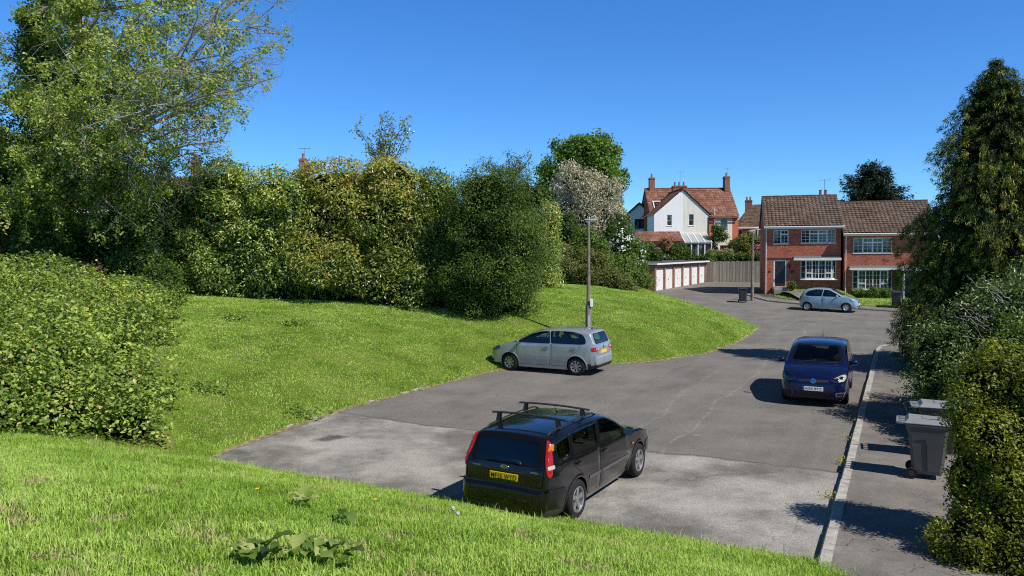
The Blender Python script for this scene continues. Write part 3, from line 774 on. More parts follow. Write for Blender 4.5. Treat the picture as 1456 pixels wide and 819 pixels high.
m = MB(); h, n = c.hit((0, -.42, .50), (1, 0, 0), .034); m.lathe([(.018, 0), (.016, .004), (0, .004)], 12, 0, frame_M(h, (0, -1, 0), (0, 0, 1))); m.build('tow_cap', TRIM, c.root)

# ------------------------------------------------------------------ the two tall hatchbacks
def tall_hatch(name, loc, yaw, pm, label, steer=0, front=False, wheelmat=None, z=0.):
    sp = dict(name=name, loc=loc, yaw=yaw, z=z, wb=2.578, tyre_r=.318, rim_r=.205, track=1.54, paint=pm, label=label, steer=steer,
      top=[(3.46, .50), (3.455, .60), (3.41, .70), (3.30, .80), (3.1, .89), (2.85, .965), (2.56, 1.04), (2.3, 1.155), (1.95, 1.325), (1.6, 1.465), (1.25, 1.545), (.85, 1.578), (.35, 1.582), (-.1, 1.562), (-.40, 1.525), (-.47, 1.49), (-.545, 1.33), (-.615, 1.15), (-.655, 1.03), (-.675, .93), (-.685, .80), (-.70, .70), (-.735, .66), (-.747, .60), (-.75, .52)],
      plan=[(3.46, .42), (3.42, .62), (3.32, .75), (3.15, .815), (2.85, .855), (2.4, .872), (1.8, .878), (.9, .88), (0, .88), (-.3, .865), (-.5, .825), (-.62, .775), (-.69, .74), (-.73, .69), (-.75, .60)],
      bottom=[(3.46, .40), (3.42, .24), (3.2, .19), (2.5, .17), (0, .17), (-.45, .23), (-.68, .27), (-.73, .31), (-.75, .42)],
      belt=[(3.46, .57), (3.2, .74), (2.8, .91), (2.4, 1.0), (1.0, 1.04), (-.3, 1.06), (-.75, 1.06)], tumble=.27, crown=.05,
      side_windows=[dict(pts=[(2.40, 1.045), (2.12, 1.15), (1.72, 1.345), (1.38, 1.445), (1.06, 1.475), (1.0, 1.07)], r=.05), dict(pts=[(.92, 1.075), (.97, 1.48), (.5, 1.487), (.12, 1.47), (-.19, 1.405), (-.31, 1.25), (-.33, 1.11), (-.2, 1.09)], r=.06)],
      windscreen_cut=[(.69, 1.115), (.56, 1.475), (-.56, 1.475), (-.69, 1.115)], rear_window_cut=[(.58, 1.10), (.565, 1.28), (.53, 1.43), (-.53, 1.43), (-.565, 1.28), (-.58, 1.10)],
      sill_z=1.05, seats=[(1.0, (.37, -.37)), (.1, (.42, -.42))], wheel_pos=(1.66, -.37, 1.10), mirror_x=1.65, glass=GLASS if not front else glassmat('mid_tint_car_glass', (.40, .44, .42)),  # the front-facing car gets a medium glass tint
      doors=[dict(pts=[(2.30, 1.01), (2.27, .60), (2.18, .30), (1.0, .28), (.96, .6), (.96, 1.05)], handle=(1.10, .93), hmat=pm), dict(pts=[(.93, 1.05), (.93, .30), (.48, .28), (.40, .50), (.18, .72), (-.10, .88), (-.15, 1.06)], handle=(.08, .94), hmat=pm)])
    c = Car(sp); c.windows(); c.interior(); c.doors(); c.arches(.045, .014); c.mirror_pair(2.16, 1.07, pm); c.wheels(8, wheelmat or ALLOY, 1)
    c.patch('tailgate', [(-.6, .66, 1.06), (-.6, .67, .90), (-.6, .60, .70), (-.6, -.60, .70), (-.6, -.67, .90), (-.6, -.66, 1.06)], (1, 0, 0), [pm, GAP], .0015, .010, .06, inner_off=.004, rim=0)
    c.shell('rear_bumper', lambda p: p.x < -.50 and .40 < p.z < .67, .007, pm, .015)
    c.shell('bumper_trim', lambda p: p.x < -.42 and .20 < p.z < .40, .006, TRIM, .015)
    c.shell('front_bumper', lambda p: p.x > 3.05 and .36 < p.z < .63, .006, pm, .015); c.shell('front_spoiler', lambda p: p.x > 2.98 and .20 < p.z < .29, .010, TRIM)
    for sd in (1, -1):
        d = (.85, -.5*sd, 0)
        t = c.patch('tail_light', [(-.6, .84*sd, .98), (-.66, .68*sd, 1.0), (-.7, .50*sd, .97), (-.7, .48*sd, .88), (-.66, .66*sd, .83), (-.6, .84*sd, .86)], d, [REDL, REDL], .010, .012, .05, inner_off=.016, rim=.01)
        for yy, zz, r_, mt in ((.66, .91, .05, CLEARL), (.54, .92, .042, CLEARL)):
            h, n = c.hit((-.7, yy*sd, zz), d, .012); M = frame_M(h, n.cross(Vector((0, 0, 1)))*-1, (0, 0, 1)); mm = MB(); mm.lathe([(0, .008), (r_*.8, .007), (r_, .0)], 18, 0, M); mm.build('reversing_lens', mt, t, True)
        mm = MB(); c.line(mm, [(2.22, .88, .555), (1.0, .88, .565)], (0, -1, 0), .045, .012, 0, sd); c.line(mm, [(.93, .88, .565), (.40, .88, .57)], (0, -1, 0), .045, .012, 0, sd); mm.build('side_moulding', pm, c.root, True)
        mm = MB(); c.line(mm, [(2.2, .88, .25), (.42, .88, .25)], (0, -1, 0), .10, .016, 0, sd); mm.build('sill_trim', pm if not front else TRIM, c.root, True)
        hl = c.patch('headlight', [(3.3, .38*sd, .695), (3.2, .47*sd, .775), (3.1, .73*sd, .885), (3.0, .815*sd, .88), (3.0, .83*sd, .78), (3.2, .76*sd, .70), (3.3, .55*sd, .655)], (-.85, -.4*sd, -.15), [glassmat('headlamp_glass_'+name, (.97, .98, .98), .06), TRIM], .022, .012, .05, rim=.012)
        c.patch('reflector', [(3.3, .40*sd, .70), (3.2, .47*sd, .765), (3.1, .72*sd, .87), (3.0, .80*sd, .865), (3.0, .81*sd, .785), (3.2, .74*sd, .705), (3.3, .55*sd, .665)], (-.85, -.4*sd, -.15), [LAMPIN, LAMPIN], .004, .01, .05, rim=0, parent=hl)
        for yy, zz, r_ in ((.53, .735, .055), (.68, .79, .065)):
            h, n = c.hit((3.2, yy*sd, zz), (-.85, -.4*sd, -.15), .010); M = frame_M(h, Vector((0, 1, 0)), Vector((0, 1, 0)).cross(n)*-1); mm = MB(); mm.lathe([(r_, .0), (r_*.9, .008), (r_*.55, .002), (0, .006)], 20, 0, M); mm.build('bulb', CHROME, hl, True)
    mm = MB(); c.patch('front_grille', [(3.4, .42, .735), (3.4, .36, .665), (3.4, -.36, .665), (3.4, -.42, .735)], (-1, 0, 0), [TRIM, pm], .006, .012, .03, rim=0)
    for zz in (.685, .71): c.line(mm, [(3.4, .40, zz), (3.4, -.40, zz)], (-1, 0, 0), .010, .012)
    mm.build('grille_slats', TRIM, c.root, True)
    c.patch('lower_grille', [(3.4, .48, .43), (3.4, .46, .30), (3.4, -.46, .30), (3.4, -.48, .43)], (-1, 0, 0), [TRIM, GAP], .008, .02, .04)
    for sd in (1, -1):
        c.patch('fog_grille', [(3.3, .52*sd, .42), (3.2, .76*sd, .42), (3.2, .76*sd, .33), (3.3, .52*sd, .31)], (-.9, -.35*sd, 0), [TRIM, SILVERP if sd > 0 and front else GAP], .010, .014, .03)
    h, n = c.hit((3.4, 0, .56), (-1, 0, 0), .012)
    c.plate('AJ56 BTZ' if front else 'AJ56 BTZ', h.x+.012, .50, True, PLW, tilt=-6, band=True) if front else None
    h, n = c.hit((3.4, 0, .70), (-1, 0, 0), .012); c.vw_badge(h+Vector((.008, 0, 0)), (0, 1, 0), (-.25, 0, .97), .068)
    h, n = c.hit((-.7, 0, .955), (1, 0, 0), .008); c.vw_badge(h, (0, -1, 0), (.12, 0, 1), .055)
    if not front:
        h, n = c.hit((-.7, 0, .80), (1, 0, 0), .01); M = frame_M(h, (0, -1, 0), (.1, 0, 1)); mm = MB(); mm.box(-.26, .26, -.056, .056, -.02, 0.004, 0, M, .006); mm.build('number_plate', PLY, c.root)
    mm = MB(); c.line(mm, [(2.53, .60, 2), (2.62, .3, 2), (2.64, 0, 2)], (0, 0, -1), .03, .012); c.line(mm, [(2.53, -.60, 2), (2.62, -.3, 2), (2.64, 0, 2)], (0, 0, -1), .03, .012); mm.build('scuttle', TRIM, c.root, True)
    mm = MB()
    for a in (((2.5, -.55), (2.36, .0)), ((2.55, .05), (2.38, .55))):
        p = [c.hit((a[0][0]*(1-f)+a[1][0]*f, a[0][1]*(1-f)+a[1][1]*f, 3), (0, 0, -1), .016)[0] for f in np.linspace(0, 1, 6)]; mm.tube(p, .009, 6)
    mm.build('wiper', TRIM, c.root, True)
    c.patch('bonnet', [(3.28, .40, 2), (3.05, .62, 2), (2.60, .70, 2), (2.68, 0, 2), (2.60, -.70, 2), (3.05, -.62, 2), (3.28, -.40, 2), (3.33, 0, 2)], (0, 0, -1), [pm, GAP], .0015, .009, .06, inner_off=.003, rim=0)
    h, _ = c.hit((-.25, 0, 3), (0, 0, -1)); mm = MB(); mm.tube([h, h+Vector((-.10, 0, .18))], [.006, .003], 6); mm.lathe([(.028, 0), (.012, .03)], 10, 0, Matrix.Translation(h)); mm.build('aerial', TRIM, c.root, True)
    return c
P_SILV = paint('silver_blue_paint', (.38, .42, .445), rough=.28, metal=.4)
P_BLUE = paint('dark_blue_paint', (.004, .009, .055), rough=.22)
tall_hatch('hatchback_car', (2.57, 26.89), 152.2, P_SILV, 'silver tall hatchback parked nose to the grass slope in front of the lamp post', steer=-6)
tall_hatch('hatchback_car', (9.67, 23.82), -115.8, P_BLUE, 'dark blue tall hatchback parked beside the kerb facing the camera', front=True)

# ------------------------------------------------------------------ small pale blue car
P_PALE = paint('pale_blue_paint', (.30, .45, .54), rough=.35, metal=.2)
sp = dict(name='small_car', loc=(20.3, 52.3), yaw=-31, z=.09, wb=2.43, tyre_r=.292, rim_r=.19, track=1.46, paint=P_PALE, label='small pale blue rounded hatchback parked in front of the brick houses', steer=8,
  top=[(3.15, .46), (3.145, .55), (3.10, .66), (3.0, .765), (2.82, .86), (2.6, .935), (2.36, 1.0), (2.1, 1.14), (1.75, 1.34), (1.45, 1.46), (1.1, 1.525), (.7, 1.54), (.3, 1.52), (-.05, 1.455), (-.25, 1.36), (-.37, 1.2), (-.44, 1.04), (-.50, .92), (-.535, .80), (-.553, .66), (-.56, .52)],
  plan=[(3.15, .38), (3.11, .56), (3.0, .69), (2.8, .765), (2.5, .81), (2.0, .83), (1.0, .83), (.2, .83), (-.15, .81), (-.35, .745), (-.47, .67), (-.54, .58), (-.56, .50)],
  bottom=[(3.15, .36), (3.1, .22), (2.8, .18), (0, .18), (-.35, .22), (-.52, .27), (-.56, .38)], belt=[(3.15, .53), (2.8, .82), (2.4, .93), (1.0, .97), (-.2, 1.0), (-.56, 1.0)], tumble=.3,
  side_windows=[dict(pts=[(2.1, .985), (1.78, 1.19), (1.42, 1.375), (1.08, 1.435), (.98, 1.0)], r=.06), dict(pts=[(.88, 1.0), (.97, 1.44), (.5, 1.43), (.1, 1.33), (-.12, 1.13), (-.02, 1.02)], r=.07)],
  windscreen_cut=[(.62, 1.08), (.50, 1.43), (-.50, 1.43), (-.62, 1.08)], rear_window_cut=[(.50, 1.03), (.44, 1.33), (-.44, 1.33), (-.50, 1.03)], sill_z=1.0, seats=[(1.0, (.34, -.34)), (.15, (.34, -.34))], wheel_pos=(1.55, -.34, 1.05), mirror_x=1.6, glass=GLASSD,
  doors=[dict(pts=[(2.12, .96), (2.1, .5), (2.0, .30), (.98, .28), (.93, .6), (.93, .98)], handle=(1.07, .86)), dict(pts=[(.90, .98), (.9, .30), (.46, .28), (.38, .48), (.12, .70), (-.05, .85), (-.03, 1.0)], handle=(.2, .88))])
c = Car(sp); c.windows(); c.interior(); c.doors(); c.arches(.04, .012); c.mirror_pair(1.9, 1.0, P_PALE); c.wheels(7, SILVERP, 0)
for sd in (1, -1):
    c.patch('headlight', [(2.9, .56*sd, .70), (2.75, .60*sd, .83), (2.6, .70*sd, .87), (2.6, .74*sd, .80), (2.8, .72*sd, .70), (2.9, .62*sd, .66)], (-.8, -.5*sd, -.25), [CLEARL, TRIM], .015, .01, .06)
    c.patch('tail_light', [(-.4, .74*sd, 1.0), (-.45, .60*sd, .96), (-.48, .58*sd, .74), (-.42, .72*sd, .74)], (.8, -.6*sd, 0), [REDL, REDL], .012, .012, .04)
    c.patch('upper_grille', [(3.1, .05*sd, .655), (3.1, .05*sd, .58), (3.1, .36*sd, .59), (3.1, .34*sd, .645)], (-1, 0, 0), [TRIM, P_PALE], .006, .012, .03)
    c.patch('fog_light', [(3.0, .52*sd, .40), (3.0, .52*sd, .34), (3.0, .62*sd, .34), (3.0, .62*sd, .40)], (-1, -.3*sd, 0), [TRIM, TRIM], .008, .01, .03)
c.patch('lower_grille', [(3.1, .40, .40), (3.1, .42, .27), (3.1, -.42, .27), (3.1, -.40, .40)], (-1, 0, 0), [TRIM, GAP], .008, .02, .04)
h, n = c.hit((3.1, 0, .47), (-1, 0, 0), .012); M = frame_M(h, (0, 1, 0), (0, 0, 1)); MB().box(-.26, .26, -.056, .056, -.02, .004, 0, M, .006).build('number_plate', PLW, c.root)
h, n = c.hit((3.1, 0, .62), (-1, 0, 0), .01); mm = MB(); M = frame_M(h, (0, 1, 0), (0, 0, 1)); mm.lathe([(.04, 0), (.043, .008), (.052, .008), (.055, 0)], 20, 0, M); mm.box(-.065, .065, -.011, .011, 0, .009, 0, M); mm.build('badge', CHROME, c.root)
c.patch('tailgate', [(-.4, .52, 1.0), (-.5, .52, .66), (-.5, -.52, .66), (-.4, -.52, 1.0)], (1, 0, 0), [P_PALE, GAP], .0015, .009, .06, inner_off=.004, rim=0)
# ------------------------------------------------------------------ building materials
def brickmat(name, c1, c2, mort, scale=1., bw=.225, bh=.075):
    k = N(name); b = k.bsdf(None, .9, 0, .15); t = k.new('TexCoord'); s = k.new('SeparateXYZ'); k.link(t.outputs['Object'], s.inputs[0])
    cmb = k.new('CombineXYZ'); k.link(k.math('ADD', s.outputs[0], s.outputs[1]), cmb.inputs[0]); k.link(s.outputs[2], cmb.inputs[1])
    br = k.new('TexBrick'); br.inputs['Scale'].default_value = 1.; br.inputs['Brick Width'].default_value = bw; br.inputs['Row Height'].default_value = bh
    br.inputs['Mortar Size'].default_value = .008; br.inputs['Color1'].default_value = (*c1, 1); br.inputs['Color2'].default_value = (*c2, 1); br.inputs['Mortar'].default_value = (*mort, 1); br.inputs['Bias'].default_value = -.1
    k.link(cmb.outputs[0], br.inputs['Vector'])
    n = k.ramp(k.noise(k.coord(), 1.1, 6, .65), [(.3, (.72, .72, .72)), (.7, (1.2, 1.18, 1.15))])
    n2 = k.ramp(k.noise(k.coord('Object', (4.4, 4.4, 13)), 1., 3, .6), [(.3, (.62, .62, .62)), (.7, (1.3, 1.3, 1.3))])
    k.link(k.mix(1., k.mix(1., br.outputs[0], n, 'MULTIPLY'), n2, 'MULTIPLY'), b.inputs['Base Color']); k.bump(br.outputs['Fac'], b, -.4, .01)
    return k.mat
BRICK = brickmat('red_brick', (.55, .145, .085), (.38, .092, .055), (.34, .21, .15))
BRICKG = brickmat('orange_brick', (.50, .21, .13), (.38, .15, .10), (.42, .35, .29))
BRICKO = brickmat('old_brick', (.36, .13, .085), (.24, .09, .065), (.28, .22, .18))
def render_mat(name, colr, dirt=.25, streak=.8):
    k = N(name); b = k.bsdf(None, .9, 0, .15); v = k.coord()
    n = k.ramp(k.noise(v, .8, 7, .65), [(.3, tuple(c*(1-dirt) for c in colr)), (.65, colr)])
    st = k.coord('Object', (3, 3, .25)); m = k.ramp(k.noise(st, 1.3, 5, .6), [(.35, (streak, streak*.99, streak*.96)), (.6, (1, 1, 1))])
    k.link(k.mix(1., n, m, 'MULTIPLY'), b.inputs['Base Color']); k.bump(k.noise(v, 30, 3, .7), b, .3, .01); return k.mat
WHITER = render_mat('white_render', (.92, .92, .90), .05, .93); CREAMR = render_mat('cream_render', (.86, .82, .70), .12, .9); REDR = render_mat('red_render', (.62, .20, .12), .15)
UPVC = plain('white_window_frame', (.80, .80, .79), .35, var=.04); WHITEP = plain('white_paint', (.78, .78, .76), .5, var=.10, scale=2)
k = N('window_pane'); b = k.bsdf(None, .04, 0, .6); k.link(k.ramp(k.noise(k.coord('Object', (1.6, 1.6, .35)), 1.5, 3, .6), [(.40, (.010, .013, .012)), (.56, (.05, .055, .05)), (.64, (.20, .20, .18))]), b.inputs['Base Color']); PANE = k.mat; DOORD = plain('dark_door', (.025, .027, .032), .3)
LEAD = plain('lead_flashing', (.16, .165, .17), .6, .2); FELT = plain('roof_felt', (.085, .085, .09), .95, var=.3, scale=1.5); STONE = plain('door_step', (.34, .30, .26), .9, var=.25)
CURT = plain('net_curtain', (.55, .54, .50), .9); GUT = plain('white_gutter', (.76, .76, .75), .4, var=.06); GUTB = plain('black_gutter', (.03, .03, .03), .5)
def tilemat(name, cols, cs=1.2, fine=8):
    k = N(name); b = k.bsdf(None, .9, 0, .12); v = k.coord(); at = k.new('Attribute', attribute_name='tint')
    n = k.ramp(at.outputs['Fac'], [(0., cols[0]), (.5, cols[1]), (1., cols[2])])
    m = k.ramp(k.noise(v, cs, 6, .7), [(.3, (.62, .60, .58)), (.68, (1.15, 1.15, 1.12))]); f = k.ramp(k.noise(v, fine, 3, .6), [(.3, (.8, .8, .8)), (.7, (1.12, 1.12, 1.12))])
    k.link(k.mix(1., k.mix(1., n, m, 'MULTIPLY'), f, 'MULTIPLY'), b.inputs['Base Color']); return k.mat
T_BROWN = tilemat('brown_concrete_tiles', [(.13, .092, .072), (.165, .118, .092), (.21, .155, .125)])
T_RED = tilemat('red_clay_tiles', [(.20, .092, .068), (.27, .125, .092), (.34, .185, .14)])
T_DULL = tilemat('dull_brown_tiles', [(.10, .065, .05), (.15, .10, .075), (.2, .14, .11)])
def tiled_slope(name, A, B, C, D, mat, parent, tw=.3, ch=.34, wave=.03, step=.028, across=6):
    """a slope with eaves A->B and ridge D->C; rows of tiles as real relief"""
    A, B, C, D = map(Vector, (A, B, C, D)); n = (B-A).cross(D-A).normalized()
    if n.z < 0: n = -n
    wd = max((B-A).length, (C-D).length); ht = ((D-A).length+(C-B).length)/2
    nt = max(2, int(round(wd/tw))); nr = max(2, int(round(ht/ch))); rg = np.random.default_rng(len(name)+nt*7+nr)
    U = np.linspace(0, 1, nt*across+1); V = []
    for r in range(nr): V += [r/nr, (r+.97)/nr]
    V = np.array(V + [1.]); P = []; tn = rg.random((nr+1, nt+1))
    jit = rg.normal(0, .006, (nr+1, nt+1))
    for j, v in enumerate(V):
        r = min(int(v*nr+1e-6), nr-1); frac = v*nr-r
        for i, u in enumerate(U):
            p = (A.lerp(B, u)).lerp(D.lerp(C, u), v); t = min(int(u*nt-1e-9), nt-1)
            h = step*(1-frac)+(abs(math.sin(math.pi*u*nt))*wave if wave else 0)+jit[r, t]
            P.append(p+n*h)
    P = np.array(P); nu = len(U); idx = np.arange(len(P)).reshape(len(V), nu)
    F = np.stack([idx[:-1, :-1], idx[:-1, 1:], idx[1:, 1:], idx[1:, :-1]], -1).reshape(-1, 4)
    ri = np.minimum((np.arange(len(V)-1)//2), nr-1); ti = np.minimum(np.arange(nu-1)//across, nt-1)
    tint = np.clip(tn[np.ix_(ri, ti)].ravel()*.8+.1, 0, 1)
    return mesh_np(name, P, F, mat, tint=tint, parent=parent)
def facade(m, x0, x1, z0, z1, holes, y=0., mi=0, reveal=.12, top=None):
    """wall in the plane y with openings (hx0, hx1, hz0, hz1)"""
    xs_ = sorted({x0, x1, *[h[0] for h in holes], *[h[1] for h in holes]}); zs_ = sorted({z0, z1, *[h[2] for h in holes], *[h[3] for h in holes]})
    for a, b_ in zip(xs_[:-1], xs_[1:]):
        for c, d in zip(zs_[:-1], zs_[1:]):
            if any(h[0] <= a+1e-6 and h[1] >= b_-1e-6 and h[2] <= c+1e-6 and h[3] >= d-1e-6 for h in holes): continue
            m.quad((a, y, c), (b_, y, c), (b_, y, d), (a, y, d), mi)
    for h in holes:
        a, b_, c, d = h; Y = y+reveal
        m.quad((a, y, c), (a, y, d), (a, Y, d), (a, Y, c), mi); m.quad((b_, y, c), (b_, Y, c), (b_, Y, d), (b_, y, d), mi)
        m.quad((a, y, d), (b_, y, d), (b_, Y, d), (a, Y, d), mi); m.quad((a, y, c), (a, Y, c), (b_, Y, c), (b_, y, c), mi)
def window(parent, x0, x1, z0, z1, y=0., cols=(1,), bars=(0, 0), transom=None, sill=True, fw=.055, mat=None, dy=.05, M=None, sub=None, name='window', curtain=True):
    """frame facing -y standing in the opening; cols: widths of the lights; bars: (vertical, horizontal) glazing bars per light; transom: list of lights with a top opener"""
    mat = mat or UPVC; m = MB(); t = sum(cols); Y = y+dy
    m.box(x0, x1, Y, Y+.06, z0, z0+fw, 0, M); m.box(x0, x1, Y, Y+.06, z1-fw, z1, 0, M); m.box(x0, x0+fw, Y, Y+.06, z0+fw, z1-fw, 0, M); m.box(x1-fw, x1, Y, Y+.06, z0+fw, z1-fw, 0, M)
    xa = x0+fw*.5; W_ = x1-x0-fw; edges = [xa]
    for c in cols: edges.append(edges[-1]+W_*c/t)
    for e in edges[1:-1]: m.box(e-fw*.55, e+fw*.55, Y+.001, Y+.061, z0+fw, z1-fw, 0, M)
    br = MB()
    for i, (a, b_) in enumerate(zip(edges[:-1], edges[1:])):
        a += fw*.5; b_ -= fw*.5; za, zb = z0+fw, z1-fw
        if transom and i in transom:
            zt = transom[i]; zt = z0+(z1-z0)*zt; m.box(a, b_, Y+.002, Y+.062, zt-fw*.5, zt+fw*.5, 0, M)
            for (p, q) in ((za, zt-fw*.5), (zt+fw*.5, zb)):       # opening sashes
                m.box(a, a+fw*.5, Y-.012, Y+.03, p, q, 0, M); m.box(b_-fw*.5, b_, Y-.012, Y+.03, p, q, 0, M); m.box(a+fw*.5, b_-fw*.5, Y-.012, Y+.03, p, p+fw*.5, 0, M); m.box(a+fw*.5, b_-fw*.5, Y-.012, Y+.03, q-fw*.5, q, 0, M)
        nv, nh = bars
        for j in range(nv): x = a+(b_-a)*(j+1)/(nv+1); br.box(x-.011, x+.011, Y+.022, Y+.04, za, zb, 0, M)
        for j in range(nh): z = za+(zb-za)*(j+1)/(nh+1); br.box(a, b_, Y+.0215, Y+.0395, z-.011, z+.011, 0, M)
    o = m.build(name, mat, parent)
    MB().quad((x0+.01, Y+.033, z0+.01), (x1-.01, Y+.033, z0+.01), (x1-.01, Y+.033, z1-.01), (x0+.01, Y+.033, z1-.01), 0, M).build('pane', PANE, o)
    if br.v: br.build('glazing_bars', mat, o)
    if sill: MB().box(x0-.06, x1+.06, y-.05, y+.10, z0-.05, z0-.002, 0, M, .01).build('sill', mat if sill is True else sill, o)
    return o
def chimney(parent, x, y, z0, z1, w=.6, d=.6, pots=2, mat=None, aerial=False):
    m = MB(); m.box(x-w/2, x+w/2, y-d/2, y+d/2, z0, z1-.22); m.box(x-w/2-.05, x+w/2+.05, y-d/2-.05, y+d/2+.05, z1-.22, z1-.10); m.box(x-w/2+.03, x+w/2-.03, y-d/2+.03, y+d/2-.03, z1-.10, z1)
    o = m.build('chimney', mat or BRICKO, parent)
    for i in range(pots):
        px = x+(i-(pots-1)/2)*(w/max(1, pots))*.95; q = MB(); q.lathe([(.12, z1), (.10, z1+.35), (.13, z1+.37), (.13, z1+.42), (.09, z1+.42)], 12, 0, Matrix.Translation((px, y, 0))); q.build('chimney_pot', POT, o, True, 40)
    if aerial: tv_aerial(o, x+.1, y, z1, aerial if isinstance(aerial, float) else 1.3)
    return o
POT = plain('clay_pot', (.32, .16, .10), .85, var=.2)
ALU = plain('aerial_metal', (.30, .30, .31), .4, .7)
def tv_aerial(parent, x, y, z, h=1.3):
    m = MB(); m.tube([(x, y, z-.3), (x, y, z+h)], .02, 6); m.tube([(x-.45, y, z+h-.05), (x+.45, y, z+h-.05)], .014, 6)
    for i in range(8): m.tube([(x-.4+i*.11, y-.22, z+h-.05), (x-.4+i*.11, y+.22, z+h-.05)], .01, 5)
    m.tube([(x+.42, y, z+h-.2), (x+.45, y, z+h+.12)], .012, 5); m.build('aerial', ALU, parent)
def downpipe(parent, x, y, z0, z1, mat=GUT):
    m = MB(); m.tube([(x, y-.08, z0), (x, y-.08, z1-.35), (x, y-.30, z1-.02)], .038, 8)
    for z in (z0+1, z0+2.6): m.box(x-.055, x+.055, y-.10, y, z, z+.03)
    m.build('downpipe', mat, parent, True, 40)

